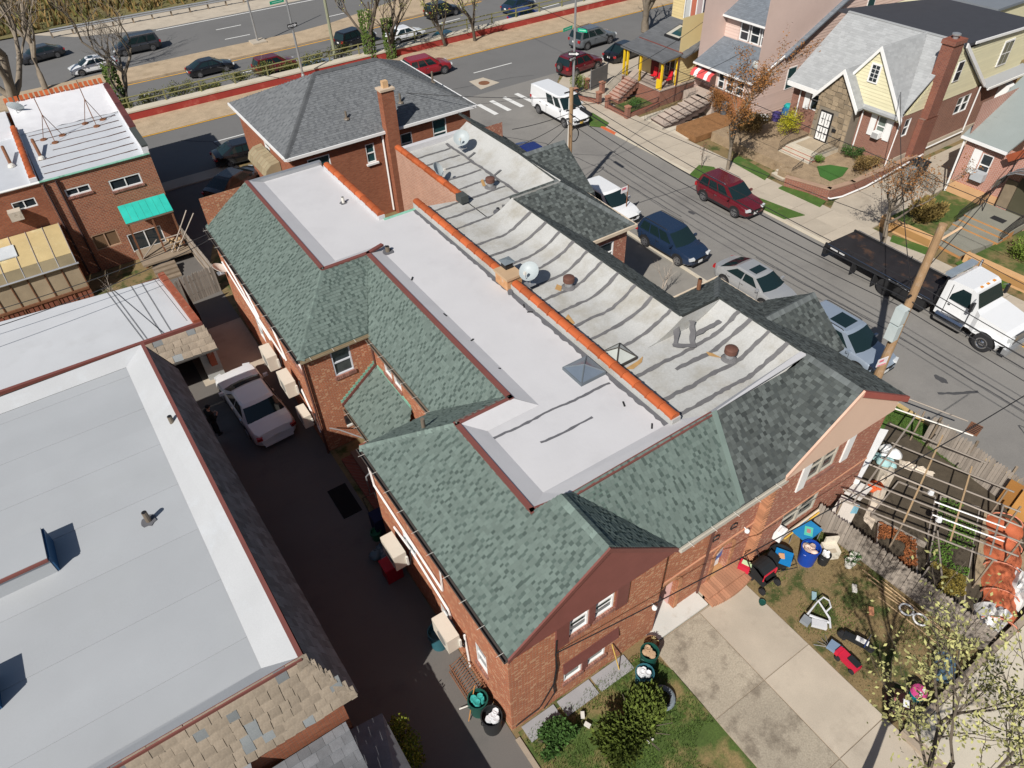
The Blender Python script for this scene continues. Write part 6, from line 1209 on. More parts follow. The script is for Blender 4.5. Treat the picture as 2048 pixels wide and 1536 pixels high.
for sx in (-1,1):
    MB().add([(sx*1.125,.45,1.75),(sx*1.125,1.55,1.75),(sx*1.06,1.3,2.5),(sx*1.04,.5,2.5)],[(0,1,2,3)]).build('side_window', glass_car, tk)
    m = MB(); m.box(*sorted((sx*1.12,sx*1.128)),.38,.41,.9,2.55); m.box(*sorted((sx*1.12,sx*1.128)),1.62,1.65,.9,1.75); m.box(*sorted((sx*1.12,sx*1.15)),.5,.62,1.45,1.5); o = m.build('door_seams', trim_m, tk); o['kind']='stuff'
    MB().cbox((sx*1.42,1.72,2.1),(.2,.12,.5)).build('mirror', black_p, tk); MB().tube([(sx*1.1,1.6,2.4),(sx*1.42,1.7,2.35)],.015,4).build('mirror_arm', steel, tk)
    MB().lathe((sx*1.0,.9,.62),[(.27,-.75),(.30,-.73),(.30,.73),(.27,.75)],14,'y').build('fuel_tank', chrome, tk)
    MB().cbox((sx*.78,3.7,1.12),(.3,.14,.22),sx*-.3).build('headlight', lamp_w, tk)
    f = MB(); n = 10; f.add([(x_,2.76+.66*math.cos(math.pi*q/n),.5+.62*math.sin(math.pi*q/n)) for x_ in (sx*.80,sx*1.22) for q in range(n+1)],[(q,q+1,n+2+q,n+1+q) for q in range(n)]); f.build('fender', P_white, tk, smooth=60)
    for y,dual in ((2.76,0),(-2.83,1)):
        w = MB().lathe((sx*(1.08 if not dual else 1.0),y,.5),[(.36,-.15-.2*dual),(.49,-.13-.2*dual),(.5,0),(.49,.13),(.36,.15)],20,'x').build('wheel', rubber, tk, smooth=40)
        r_ = MB().lathe((sx*(1.22 if not dual else 1.1),y,.5),[(.30,-.06),(.30,.03),(.24,.03),(.20,-.02),(.09,-.02 if dual else .05),(.09,.06)],16,'x'); r_.build('rim', chrome, w)
MB().box(-.62,.62,3.72,3.80,.78,1.36).build('grille', M('chrome_grille',(0.25,0.25,0.25),metal=.8,rough=.3), tk); MB().box(-1.1,1.1,3.68,3.95,.42,.72).build('bumper', steel, tk)
for x in (-.5,0,.5): MB().box(x-.06,x+.06,1.3,1.42,2.72,2.76).build('marker_lamp', lamp_a, tk)
MB().tube([(-1.05,.25,1.2),(-1.05,.25,3.1)],.055,7).build('exhaust_stack', chrome, tk)
tk.location = (34.82,12.6,.012); tk.rotation_euler = (0,0,SOUTH-.035)
# ---------------------------------------------------------------- poles, lamps, signs
pole_m = M('pole_wood',(0.33,0.21,0.115),rough=.9,var=.15,scale=2,fine=.15,stain=(0.42,0.36,0.30),sscale=1.2)
P1, P2 = (26.4,33.8), (26.2,10.8)
u1 = thing('utility_pole', 'wooden utility pole with coiled wire behind the grey dormer', 'utility pole', (*P1,0))
MB().tube([(*P1,0),(*P1,7.5)],[.17,.13],10).build('pole', pole_m, u1); MB().tube([(P1[0]-.17,P1[1],.2),(P1[0]-.15,P1[1],6.9)],.035,5).build('conduit', white_dirty, u1)
MB().tube([(P1[0]+.25+.32*math.cos(a*.5),P1[1]-.1,4.6+.42*math.sin(a*.5)) for a in range(26)],.03,5).build('cable_coil', black_p, u1)
for z,l in ((7.3,.5),(6.2,.35),(5.7,.35)): MB().tube([(P1[0]-l,P1[1],z),(P1[0]+l,P1[1],z)],.045,5).build('bracket', black_p, u1)
u2 = thing('utility_pole', 'weathered utility pole carrying two grey boxes, leaning across the flatbed truck', 'utility pole', (*P2,0))
MB().tube([(*P2,0),(*P2,9.2)],[.20,.15],12).build('pole', pole_m, u2); MB().tube([(P2[0]+.18,P2[1]-.06,2.4),(P2[0]+.15,P2[1]-.06,8.9)],.045,6).build('conduit', white_p, u2)
for z in (5.1,4.25): MB().box(P2[0]-.55,P2[0]-.18,P2[1]-.22,P2[1]+.2,z-.38,z+.38).build('equipment_box', M('pale_grey_box',(0.46,0.52,0.52),rough=.5), u2)
MB().tube([(P2[0],P2[1],8.4),(P2[0]+.9,P2[1]-.3,8.9)],.05,6).build('lamp_arm', M('cream_arm',(0.55,0.38,0.24)), u2); MB().tube([(P2[0]-.3,P2[1],6.0),(P2[0]+.3,P2[1],6.05)],.06,5).build('bracket', black_p, u2)
def sign_board(parent, c, w, h, rz, face, name='board', tilt=0): return MB().cbox(c,(w,.03,h),rz,tilt).build(name, face, parent)
sg = thing('parking_sign', 'red and white notice board fixed to the street pole with grey boxes', 'sign', (P2[0]-.5,P2[1],2.6)); b_ = sign_board(sg,(P2[0]-.52,P2[1]-.15,2.75),.56,.42,R(-10),M('sign_white',(0.72,0.68,0.69)))
for dz,w_,mt in ((.12,.22,'pink'),(-.15,.46,'pink')): MB().cbox((P2[0]-.52-(.12 if dz > 0 else 0),P2[1]-.17,2.75+dz),(w_,.02,.10 if dz > 0 else .05),R(-10)).build('print', M('sign_pink',(0.62,0.16,0.20)), b_)
sg2 = thing('parking_sign', 'red and white notice board on a thin post by the white suv', 'sign', (*(27.84, 29.76),0)); px_, py_ = (27.84, 29.76); MB().tube([(px_,py_,0),(px_,py_,2.5)],.035,5).build('post', rust, sg2); b_ = MB().cbox((px_-.28,py_,2.25),(.5,.03,.38)).build('board', MATS['sign_white'], sg2); MB().cbox((px_-.32,py_-.02,2.33),(.3,.02,.12)).build('print', MATS['sign_pink'], b_)
green_s = M('street_sign_green',(0.01,0.36,0.20),rough=.4); 
def street_light(label, x, y, z0, h, arrows):
    t = thing('street_light', label, 'street light', (x,y,z0)); MB().tube([(x,y,z0),(x,y,z0+h)],[.11,.07],8).build('pole', steel, t); MB().lathe((x,y,z0),[(.26,0),(.22,.12),(.16,.75),(.12,.8)],8).build('base', steel, t); return t
def one_way(label, c, rz, flip=1):
    t = thing('one_way_sign', label, 'sign', c, 0, 'one way arrow signs'); b = MB().cbox(c,(.92,.03,.32),rz).build('board', black_p, t); d = Vector((math.cos(rz),math.sin(rz),0)); n = Vector((d.y,-d.x,0)); C_ = Vector(c)+n*.02
    A = [(-.40,-.07),(.18,-.07),(.18,-.13),(.42,0),(.18,.13),(.18,.07),(-.40,.07)]; A = [(a*flip,b_) for a,b_ in A]
    MB().wslab([tuple(C_+d*a+Vector((0,0,b_))) for a,b_ in A], tuple(n), .006).build('arrow', M('sign_white2',(0.72,0.72,0.72)), t)
    tx = bpy.data.curves.new('lettering','FONT'); tx.body = 'ONE WAY'; tx.size = .115; tx.align_x = 'CENTER'; tx.align_y = 'CENTER'; tx.extrude = .002
    q = bpy.data.objects.new('tmp_text', tx); COL.objects.link(q); bpy.context.view_layer.update(); me = bpy.data.meshes.new_from_object(q.evaluated_get(bpy.context.evaluated_depsgraph_get())); bpy.data.objects.remove(q); me.materials.clear(); me.materials.append(black_p)
    o = bpy.data.objects.new('lettering', me); COL.objects.link(o); o.parent = t; o.location = (C_+n*.012-d*.08*flip)-Vector(c); o.rotation_euler = (math.pi/2,0,rz); o['kind'] = 'stuff'; return t
def name_plate(label, c, rz, w=1.1):
    t = thing('street_name_sign', label, 'sign', c, 0, 'green street name signs'); b = MB().cbox(c,(w,.025,.26),rz).build('board', green_s, t); d = Vector((math.cos(rz),math.sin(rz),0)); n = Vector((d.y,-d.x,0)); m = MB()
    MB().cbox(Vector(c)+n*.016,(w*.72,.006,.07),rz).build('smudged_print', M('sign_mint',(0.28,0.60,0.46)), b); return t
l1 = street_light('tall street light at the crosswalk corner', 37.6, 47.9, .1, 11.0, 0); L1 = (37.6,47.9)
one_way('one way arrow sign on the street light by the crosswalk, upper one', (L1[0]-.15,L1[1]-.15,3.6), R(-40)); one_way('one way arrow sign set across the other below it', (L1[0]-.3,L1[1]-.16,3.25), R(15), -1)
name_plate('green street name sign left of the corner light pole', (L1[0]-.75,L1[1]-.05,5.6), R(12)); name_plate('green street name sign right of the corner light pole', (L1[0]+.5,L1[1]-.35,5.3), R(-60), .8)
L2 = (20.6,65.6); l2 = street_light('street light standing behind the hip roof on the verge', L2[0], L2[1], .0, 11.0, 0)
one_way('one way arrow sign on the light pole behind the hip roof', (L2[0]+.0,L2[1]-.12,4.9), R(8)); name_plate('green street name sign above the left arrow sign', (L2[0]-.85,L2[1]-.1,6.9), R(8), 1.3)
L3 = (23.41, 88.30); l3 = thing('street_light', 'thin light pole on the parkway median', 'street light', (*L3,-2.52)); MB().tube([(*L3,-2.5),(*L3,8)],[.12,.07],8).build('pole', steel, l3); MB().cbox((*L3,-2.45),(1.6,1.6,.2)).build('base', concrete, l3)
gp = (24.72, 67.76); g_ = thing('green_pole', 'greenish wooden pole in front of the ivy covered tree', 'utility pole', (*gp,0)); MB().tube([(*gp,0),(*gp,10)],[.16,.12],8).build('pole', M('mossy_pole',(0.24,0.25,0.17),var=.12), g_)
rp = (36.9,47.6); rc = thing('red_bin', 'small red bollard bin beside the white van', 'litter bin', (*rp,.12)); MB().lathe((*rp,.12),[(.18,0),(.2,.5),(.22,.52),(.2,.62)],12).build('body', M('dull_red',(0.33,0.06,0.05)), rc); MB().lathe((*rp,.74),[(.16,0),(.1,.06)],12).build('lid', M('dull_red2',(0.25,0.05,0.045)), rc)
# overhead wires
def wire(label, a, b, sag=.3, r=.018, n=14, group='overhead wires', mat=None):
    a = Vector(a); b = Vector(b); pts = [a.lerp(b,i/n)-Vector((0,0,sag*4*(i/n)*(1-i/n))) for i in range(n+1)]
    return tag(MB().tube(pts, r, 4, cap=False).build('overhead_wire', mat or black_p), label, 'wire', group)
WB = 'overhead cable between the two street poles'
for (dx,z1,z2,s,r) in ((.12,6.55,6.0,.35,.035),(-.1,6.0,5.75,.4,.025),(.3,6.9,6.3,.3,.02),(-.3,5.6,5.45,.5,.02),(.0,7.35,8.6,.3,.014)):
    wire(WB,(P1[0]+dx,P1[1],z1),(P2[0]+dx,P2[1],z2),s,r); wire('overhead cable running on from the leaning pole to the lower right',(P2[0]+dx,P2[1],z2),(P2[0]+dx,-30,z2),.7,r)
tag(MB().tube([(P1[0]+.12,P1[1]-.8,6.5),(P1[0]+.12,P1[1]-1.8,6.42)],.11,6).build('cable_splice',black_p),'thick black splice case on the cable by the left wooden pole','splice case')
for a,b,s,l in (((P1[0],P1[1],6.9),(10.5,51,7.5),.6,'overhead cable from the wooden pole towards the avenue roofs'),((P1[0],P1[1],6.0),(22.0,33.6,6.2),.1,'service cable from pole to the grey roof edge, upper'),((P1[0],P1[1],5.7),(21.9,32.2,5.9),.1,'service cable from pole to the grey roof edge, lower'),((P1[0],P1[1],5.4),(21.8,31.0,5.7),.1,'service cable from pole to the grey roof edge, lowest'),
    ((P1[0],P1[1],6.4),(44.6,36.5,5.2),.7,'service cable crossing the street to the pink house'),((P2[0],P2[1],5.9),(45.6,24.5,5.5),.5,'service cable crossing the street to the tudor house'),((P1[0],P1[1],7.0),(47.3,42.2,6.2),.5,'service cable crossing the street to the yellow house'),
    ((38.3,60,6.0),(37.6,-20,5.6),.9,'telephone wire sagging along the far pavement'),((-40,86,6.5),(36,74,8.2),1.2,'long black wire above the parkway'),((P2[0],P2[1],7.0),(46.2,16,6.2),.4,'service cable from the leaning pole to the arched cottage'),
    ((4.4,34.0,5.5),(-12,33.5,6.0),.6,'black service cable from green roof corner to the left, upper'),((4.4,33.8,5.3),(-12,32.4,5.7),.7,'black service cable from green roof corner to the left, lower'),
    ((6.1,7.8,3.5),(24.5,5.0,6.2),.5,'thin wire from the maroon shutter across the yard')): wire(l,a,b,s,.02)
for i,(a,b) in enumerate((((-1.0,35.3,3.54),(-.4,30.2,3.54)),((-.8,35.3,3.54),(-.25,30.2,3.54)),((-.7,35.2,3.54),(.5,30.1,3.54)),((.1,35.1,3.54),(.4,30.1,3.54)),((.6,35,3.54),(.8,30.1,3.54)),((1.2,34.8,3.7),(1.6,29.9,3.9)))): tag(MB().tube([a,b],.012,4,cap=False).build('loose_cable',trim_m),'thin dark cable lying across the garage roof','cable','cables on the garage roof')
# ---------------------------------------------------------------- roof equipment
def dish(label, p, r, face, tilt, name='satellite_dish', grp=None, mat=None, mast=.45):
    t = thing(name, label, 'satellite dish', p); m = MB(); n = 20; prof = [(0,-.0),(r*.35,.012),(r*.7,.06),(r,.14)]
    m.lathe((0,0,0),[(r*.02,0)]+prof[1:]+[(r*1.0,.15),(r*.98,.155),(r*.68,.075),(r*.3,.03)],n); q = Matrix.Translation(Vector(p)+Vector((0,0,mast))) @ Matrix.Rotation(face,4,'Z') @ Matrix.Rotation(tilt,4,'X'); m.xform(q)
    m.build('dish', mat or M('dish_pale',(0.36,0.40,0.41),rough=.45,var=.03), t, smooth=40); MB().tube([p,(p[0],p[1],p[2]+mast)],.03,6).build('mast', steel, t)
    c = Vector(p)+Vector((0,0,mast)); e = q @ Vector((0,-r*.9,.05)); f = q @ Vector((0,-r*.5,r*1.1)); MB().tube([e,f],.015,4).build('feed_arm', steel, t); MB().cbox(f,(.09,.09,.12)).build('feed_horn', white_dirty, t); MB().cbox(tuple(Vector(p)+Vector((0,0,.02))),(.35,.35,.04)).build('foot', steel, t); return t
dish('large pale dish standing over the clay coping by the chimney', (13.15, 19.14, 7.20), .40, R(-60), R(38), mast=.55)
dish('large pale dish at the far end of the seamed roof', (17.31, 31.22, 7.25), .42, R(-40), R(45), mast=.5)
dish('small dish on the clay coping above the pink brick wall', (14.64, 29.19, 7.30), .36, R(40), R(55), mast=.3)
dish('white dish on the foil roof of the brick row', (-1.45, 54.63, 6.10), .48, R(150), R(50), mast=.5)
dish('weathered dish fixed to the alley wall of the green roofed house', (4.2,34.0,3.2), .42, R(80), R(30), mast=.2, mat=white_dirty)
def rusty_cap(label, p):
    t = thing('roof_ventilator', label, 'roof vent', p, 0, 'rusty round roof ventilators'); rm = M('brown_rust',(0.12,0.055,0.04),rough=.7,var=.15,scale=8)
    MB().lathe((p[0],p[1],p[2]-.03),[(.30,0),(.26,.05),(.19,.09)],16).build('flashing', M('seam_tar',(0.135,0.132,0.135)), t); MB().lathe(p,[(.16,0),(.16,.3)],14).build('throat', steel, t); MB().lathe((p[0],p[1],p[2]+.24),[(.21,0),(.23,.02),(.23,.2),(.21,.22),(.05,.25)],16).build('cap', rm, t, smooth=40); return t
rusty_cap('rusty round ventilator by the rear strip of the seamed roof', (16.50, 27.28, 6.95)); rusty_cap('rusty round ventilator in the middle of the seamed roof, below the dish', (14.49, 18.39, 6.95)); rusty_cap('rusty round ventilator near the front corner of the seamed roof', (16.40, 11.66, 6.95))
rst = M('rust_stain',(0.42,0.25,0.10),var=.2,scale=4,fine=.1)
for pts in (([(16.20, 11.80, 6.95),(16.12, 12.19, 6.95),(15.99, 12.38, 6.95),(15.92, 12.16, 6.95)]),([(13.06, 13.35, 6.95),(13.71, 13.40, 6.95),(14.04, 13.49, 6.95),(13.80, 13.27, 6.95),(13.31, 13.17, 6.95)]),([(14.30, 18.57, 6.95),(14.22, 18.80, 6.95),(13.95, 18.57, 6.95),(14.06, 18.32, 6.95)]),([(13.04, 16.77, 6.95),(13.39, 16.97, 6.95),(13.26, 16.38, 6.95),(13.04, 16.39, 6.95)]),([(16.22, 27.55, 6.95),(16.47, 28.14, 6.95),(16.62, 28.15, 6.95),(16.35, 27.45, 6.95)])):
    o = MB().poly(pts).build('rust_stain', rst, gy)
def skylight(label, c, s, rz, pm, fm, h=.3, base=.12):
    t = thing('skylight', label, 'skylight', c); m = MB().cbox((c[0],c[1],c[2]+base/2),(s*1.12,s*1.12,base),rz); m.build('curb', fm, t); q = Matrix.Translation(c) @ Matrix.Rotation(rz,4,'Z'); a = s*.52; P = [(-a,-a,base),(a,-a,base),(a,a,base),(-a,a,base),(0,0,base+h)]
    for i in range(4):
        MB().add([P[i],P[(i+1)%4],P[4]],[(0,1,2)]).xform(q).build('pane', pm, t); MB().tube([P[i],P[4]],.03,4).xform(q).build('hip_bar', fm, t)
    return t
skylight('grey pyramid skylight on the white roof', (11.80, 13.98, 7.02), .95, 0, M('dusty_glass',(0.13,0.16,0.20),rough=.15,spec=.6), M('lead_bar',(0.12,0.14,0.16)), .22)
skylight('milky pyramid skylight with dark bars beyond the clay coping', (13.30, 13.96, 6.95), .85, 0, M('milky_glass',(0.42,0.44,0.41),rough=.2), M('dark_bar',(0.055,0.05,0.045)), .32)
ck = thing('roof_chimney','low orange brick chimney with grey cap on the party wall','chimney',(12.62,19.9,6.9)); MB().box(12.3,12.98,19.45,20.32,6.8,7.5).build('stack', M('worn_orange_brick',(0.47,0.25,0.12),var=.2,scale=5,stain=(0.45,0.42,0.38),sscale=3), ck); MB().box(12.25,13.03,19.4,20.37,7.5,7.6).build('crown', M('tan_crown',(0.45,0.31,0.19)), ck); MB().cbox((12.75,20.15,7.75),(.34,.34,.24)).build('flue', trim_m, ck); MB().add([(12.5,19.9,7.9),(13.0,19.9,7.9),(13.0,20.4,7.9),(12.5,20.4,7.9),(12.75,20.15,7.97)],[(0,1,4),(1,2,4),(2,3,4),(3,0,4),(0,3,2,1)]).build('cap', M('blue_grey_cap',(0.17,0.20,0.22),rough=.5), ck)
seam(gh,[(12.25, 19.15, 7.05),(12.49, 19.47, 7.10)],.22,seed=77,z=.01)
roof_vent('white vent pipe with dark skirt on the rear white roof', (10.00, 30.00, 7.02), .3, .07, white_dirty, group='vents on the white roof'); roof_vent('short brown vent beside the maroon corner of the white roof', (9.78, 24.90, 7.03), .25, .1, bronze, group='vents on the white roof'); roof_vent('short dark vent near the tar junction of the seamed roof', (15.45, 25.00, 6.95), .2, .09, tar, skirt=True, group='vents on the seamed roof')
roof_vent('dark pipe leaning at the grey gable eave by the grass', (19.55, 16.14, 6.00), .5, .09, rust, skirt=False, group='vents on the seamed roof')
for i,p in enumerate(((6.77, 27.13, 7.03),(9.65, 22.46, 7.05),(9.52, 19.56, 7.05),(9.54, 17.67, 7.05),(9.47, 15.84, 7.05),(12.27, 18.29, 7.03),(12.24, 17.84, 7.03),(11.94, 10.71, 7.04),(11.87, 11.98, 7.04))): tag(MB().cbox(p,(.22,.05,.03),random.random()*3).build('roof_debris',trim_m),'small dark scrap lying on the white roof','debris','scraps on the white roof')
# masts on the foil roof
for i,(x,y) in enumerate(((-.2,49.6),(2.3,50.6))):
    t = thing('mast_tripod', 'rusty tripod mast on the foil roof, %s one' % ('nearer to the tile divider' if i == 0 else 'nearer to the maroon coping'), 'mast', (x,y,Rt)); top = (x,y,Rt+1.5); MB().tube([(x,y,Rt+.3),(x,y,Rt+2.6)],.025,5).build('pole', rust, t)
    for a in range(3): q = (x+.6*math.cos(a*2.1+.5),y+.6*math.sin(a*2.1+.5),Rt+.06); MB().tube([top,q],.02,4).build('leg', rust, t); MB().lathe((q[0],q[1],Rt),[(.2,0),(.18,.06)],10).build('foot', rust, t)
# ---------------------------------------------------------------- air conditioners and pipes on the alley wall
beige = M('condenser_beige',(0.62,0.57,0.48),rough=.5,var=.04)
def condenser(label, y, z, s=1.0):
    t = thing('condenser', label, 'air conditioner', (4.15,y,z), 0, 'outdoor units on the alley wall'); x0, x1 = 4.48-.42*s-.18, 4.48-.18; MB().box(x0,x1,y-.48*s,y+.48*s,z,z+.72*s).build('case', beige, t); MB().lathe((x0-.006,y-.08,z+.36*s),[(.25*s,-.006),(.25*s,.006)],18,'x').build('fan_grille', M('grille_grey',(0.22,0.215,0.20)), t); MB().box(x0-.012,x0,y-.46*s,y+.46*s,z+.62*s,z+.70*s).build('top_strip', M('case_shade',(0.50,0.45,0.38)), t)
    MB().box(x1-.05,x1+.02,y-.55*s,y-.48*s,z+.1,z+.5*s).build('service_panel', white_dirty, t)
    for dy in (-.35,.35): MB().tube([(4.48,y+dy*s,z-.05),(x0,y+dy*s,z-.05),(x0+.1,y+dy*s,z-.02)],.02,4).build('bracket', black_p, t)
    MB().tube([(x1,y-.5,z+.3),(x1+.05,y-.65,z+.15),(4.42,y-.62,z+.5),(4.46,y-.5,z+.7)],.03,5).build('hose', black_p, t); return t
condenser('beige outdoor unit lowest down the alley wall, above the teal barrel',11.0,1.55,1.05); condenser('beige outdoor unit beside the red container',14.6,1.75,1.1); condenser('beige outdoor unit above the front of the white sedan',24.6,2.3,1.1); condenser('second beige outdoor unit further back above the alley',27.0,2.1,1.1); condenser('grey stained outdoor unit hanging low beside the white sedan',23.4,1.3,.9)
wp = thing('conduit_run', 'white plastic conduits climbing the alley wall', 'conduit', (4.4,14,3)); 
for pts in ([(4.44,16.6,4.9),(4.44,16.4,3.7),(4.44,11.6,3.3),(4.44,11.5,5.2)],[(4.44,13.8,2.8),(4.44,11.4,2.4),(4.44,11.3,2.0)],[(4.44,10.4,2.3),(4.44,10.3,.3)],[(4.44,15.2,2.6),(4.44,13.9,2.8)],[(4.44,32.8,4.6),(4.44,29.5,3.5),(4.44,25.6,3.2)],[(4.44,30.5,5.0),(4.44,28.6,3.6)],[(4.44,26.3,4.9),(4.44,25.3,3.3)],[(4.44,34,3.8),(4.44,29.5,3.2),(4.44,27.5,3.0)],[(4.44,24.0,2.6),(4.44,22.7,1.0)]): MB().tube(pts,.042,6).build('conduit', white_p, wp)
bc = thing('cable_bundle', 'dark cables running down beside the maroon shutter', 'cable', (6.1,7.85,3)); MB().tube([(6.12,7.82,4.2),(6.1,7.82,3.4),(6.14,7.83,2.4),(6.05,7.83,1.4),(6.1,7.83,.8),(5.7,7.83,.2)],.025,5).build('cable', black_p, bc); MB().tube([(6.08,7.82,3.4),(6.18,7.82,2.5),(6.08,7.82,1.6),(5.5,7.83,.45),(4.6,7.83,.35)],.018,5).build('cable', black_p, bc)
wl_ = thing('wall_lamp','white flood lamp on the brick corner by the arch','lamp',(10.1,7.8,2.2)); MB().lathe((10.1,7.78,2.0),[(.02,0),(.09,.03),(.09,.10),(.03,.16)],10).build('shade', white_p, wl_); MB().tube([(10.1,7.9,2.15),(10.1,7.78,2.15)],.02,5).build('arm', white_p, wl_)
wl2 = thing('wall_lamp','white flood lamp above the right arch','lamp',(14.5,8.0,2.5)); MB().lathe((14.55,8.0,2.4),[(.02,0),(.09,.03),(.09,.10),(.03,.16)],10).build('shade', white_p, wl2); MB().tube([(14.55,8.14,2.52),(14.55,8.0,2.52)],.02,5).build('arm', white_p, wl2)
for x in (12.9,13.75):
    t = thing('house_numeral_bracket','black scroll bracket on the brick above the arches, %s' % ('left' if x < 13 else 'right'),'bracket',(x,8.1,3.3)); MB().tube([(x+.16*math.cos(a*.6),8.06,3.3+.14*math.sin(a*.6)) for a in range(8)],.025,5).build('scroll', black_p, t); MB().tube([(x-.1,8.1,3.15),(x+.15,8.04,3.2)],.02,4).build('arm', black_p, t)
# side porch in the inset: steps, rail, clutter
bs = thing('brick_steps','red brick side steps under the green shed roof','steps',(5.5,19,0)); 
for i in range(3): MB().box(4.7+i*.45,7.38,17.4-.0,21.5,i*.18 if i else -.05,(i+1)*.18).build('step', BRICK('step_brick',(0.24,0.08,0.055),(0.18,0.06,0.045),(0.2,0.15,0.12)), bs)
bp = thing('bent_rail','white pipe rail bent round the side steps','rail',(5,21,1)); MB().tube([(4.75,22.2,1.5),(5.0,21.6,1.75),(5.6,20.4,1.9),(6.0,19.3,1.6),(4.9,19.0,1.3)],.03,6).build('rail', steel, bp); MB().tube([(4.9,19.0,0),(4.9,19.0,1.3)],.03,5).build('post', steel, bp); 
mb_ = thing('wall_box','black letter box on the brick side wall','box',(5.6,22.3,1.3)); MB().box(5.5,5.85,22.2,22.39,1.2,1.6).build('case', black_p, mb_); MB().box(5.48,5.87,22.12,22.2,1.16,1.24).build('ledge', white_dirty, mb_)
mt = tag(MB().box(3.5,4.3,18.6,20.3,.016,.05).build('door_mat', M('dark_mat',(0.012,0.012,0.013),rough=1)),'flat black mat on the driveway beside the steps','mat')
def barrel(name, label, p, r, h, mat, inner=None, cat='bin', lid=None, grp=None, taper=.88):
    t = thing(name, label, cat, p, 0, grp); MB().lathe(p,[(r*taper,0),(r,h),(r*1.06,h),(r*1.06,h+.04),(r*.94,h+.04),(r*.9,h*.75)],18).build('body', mat, t, smooth=40)
    if inner:
        c = MB(); rr = random.Random(int(p[0]*100)); 
        for i in range(9): a = rr.random()*6.3; d = rr.random()*r*.6; c.lathe((p[0]+d*math.cos(a),p[1]+d*math.sin(a),p[2]+h*.78),[(.02,0),(r*.38,.06),(r*.32,.16+rr.random()*.1),(.03,.2)],7)
        o = c.build('contents', inner, t, smooth=60); o['kind']='stuff'
    for s in (-1,1): MB().tube([(p[0]+s*r*1.0,p[1]-.08,p[2]+h*.85),(p[0]+s*r*1.12,p[1],p[2]+h*.85),(p[0]+s*r*1.0,p[1]+.08,p[2]+h*.85)],.015,4).build('handle', mat, t)
    if lid: MB().lathe((p[0],p[1],p[2]+h+.04),[(r*1.08,0),(r*1.0,.06),(r*.4,.12),(.02,.13)],18).build('lid', lid, t, smooth=40)
    return t
teal_b = M('teal_barrel',(0.03,0.12,0.15),rough=.5,var=.08); pl_black = M('black_plastic',(0.02,0.022,0.024),rough=.45,var=.1); dkgreen = M('dark_green_plastic',(0.012,0.07,0.055),rough=.45); blue_pl = M('blue_plastic',(0.01,0.055,0.33),rough=.35,var=.06); bag_w = M('white_bag',(0.62,0.64,0.66),rough=.5,var=.08); 
barrel('rain_barrel','open teal barrel at the shadow edge of the alley',(4.05,11.75,.015),.33,.85,teal_b,cat='barrel')
barrel('trash_bin','black bin with a white bag in front, at the house corner',(4.05,8.35,.015),.33,.8,pl_black,bag_w); barrel('trash_bin','dark green bin behind the black bin at the house corner',(3.98,9.05,.015),.32,.78,dkgreen,M('teal_waste',(0.04,0.33,0.30)))
barrel('trash_bin','dark teal bin with tan lid scrap by the front walk',(9.5,7.15,.02),.30,.75,dkgreen,M('tan_waste',(0.42,0.29,0.18))); barrel('trash_bin','blue green bin overflowing with a white bag',(8.95,6.75,.02),.30,.6,teal_b,bag_w)
cage = thing('iron_grate','rusty iron window well grate leaning on the alley wall','grate',(4.2,9.9,0)); 
for i in range(14): MB().tube([(4.42,9.3+i*.1,.75),(3.85,9.3+i*.1,.55),(3.8,9.3+i*.1,.1)],.016,4).build('bar', rust, cage)
for z,x in ((.75,4.42),(.55,3.85),(.12,3.8)): MB().tube([(x,9.25,z),(x,10.65,z)],.02,4).build('rail', rust, cage)
brm = thing('broom','orange handled broom leaning at the house corner','broom',(3.9,9.2,0)); MB().tube([(4.1,9.4,1.0),(3.5,8.9,.1)],.018,5).build('handle', M('orange_wood',(0.42,0.20,0.06)), brm); MB().tube([(3.45,9.4,.1),(4.0,9.2,.25)],.025,5).build('head', white_dirty, brm)
# alley clutter in the shade
barrel('green_bucket','green pail at the foot of the brick steps',(4.2,17.0,.015),.2,.4,M('green_pail',(0.02,0.14,0.07),rough=.5),cat='bucket')
def heap(name, label, p, n, r, h, mats, cat, seed=1):
    t = thing(name, label, cat, p); rr = random.Random(seed)
    for i in range(n):
        a = rr.random()*6.3; d = rr.random()*r; s = rr.uniform(.14,.3); c = (p[0]+d*math.cos(a),p[1]+d*math.sin(a),p[2]+rr.random()*h*.5); m = MB().lathe(c,[(.02,0),(s,.05),(s*1.05,.5*s),(s*.6,s*1.0),(.03,s*1.15)],9)
        for k in range(len(m.v)): v = m.v[k]; m.v[k] = (v[0]+rr.uniform(-.05,.05),v[1]+rr.uniform(-.05,.05),v[2]+rr.uniform(-.03,.03))
        m.build('bag', mats[i%len(mats)], t, smooth=True)
    return t
heap('rubbish_bags','heap of grey and blue plastic bags against the alley wall',(4.1,15.9,.02),9,.45,.5,[M('grey_bag',(0.20,0.24,0.27),rough=.4),M('blue_bag',(0.10,0.17,0.21),rough=.4)],'bags',4)
nc = thing('navy_cart','navy fabric cart with black handle by the side steps','cart',(4.3,17.2,.02)); MB().cbox((4.55,17.3,.5),(.6,.6,.9)).build('bag', M('navy_fabric',(0.012,0.02,0.06)), nc); MB().tube([(4.3,17.6,.9),(4.3,18.0,1.4),(4.8,18.0,1.4),(4.8,17.6,.9)],.02,5).build('handle', black_p, nc)
rbx = thing('red_container','red lidded container in front of the outdoor unit','container',(4.0,15.1,.02)); MB().cbox((3.95,15.1,.45),(.62,.55,.8)).build('body', M('red_bin',(0.28,0.008,0.02),rough=.4), rbx); MB().cbox((3.95,15.1,.88),(.68,.6,.08)).build('lid', M('red_lid',(0.36,0.01,0.025),rough=.4), rbx)
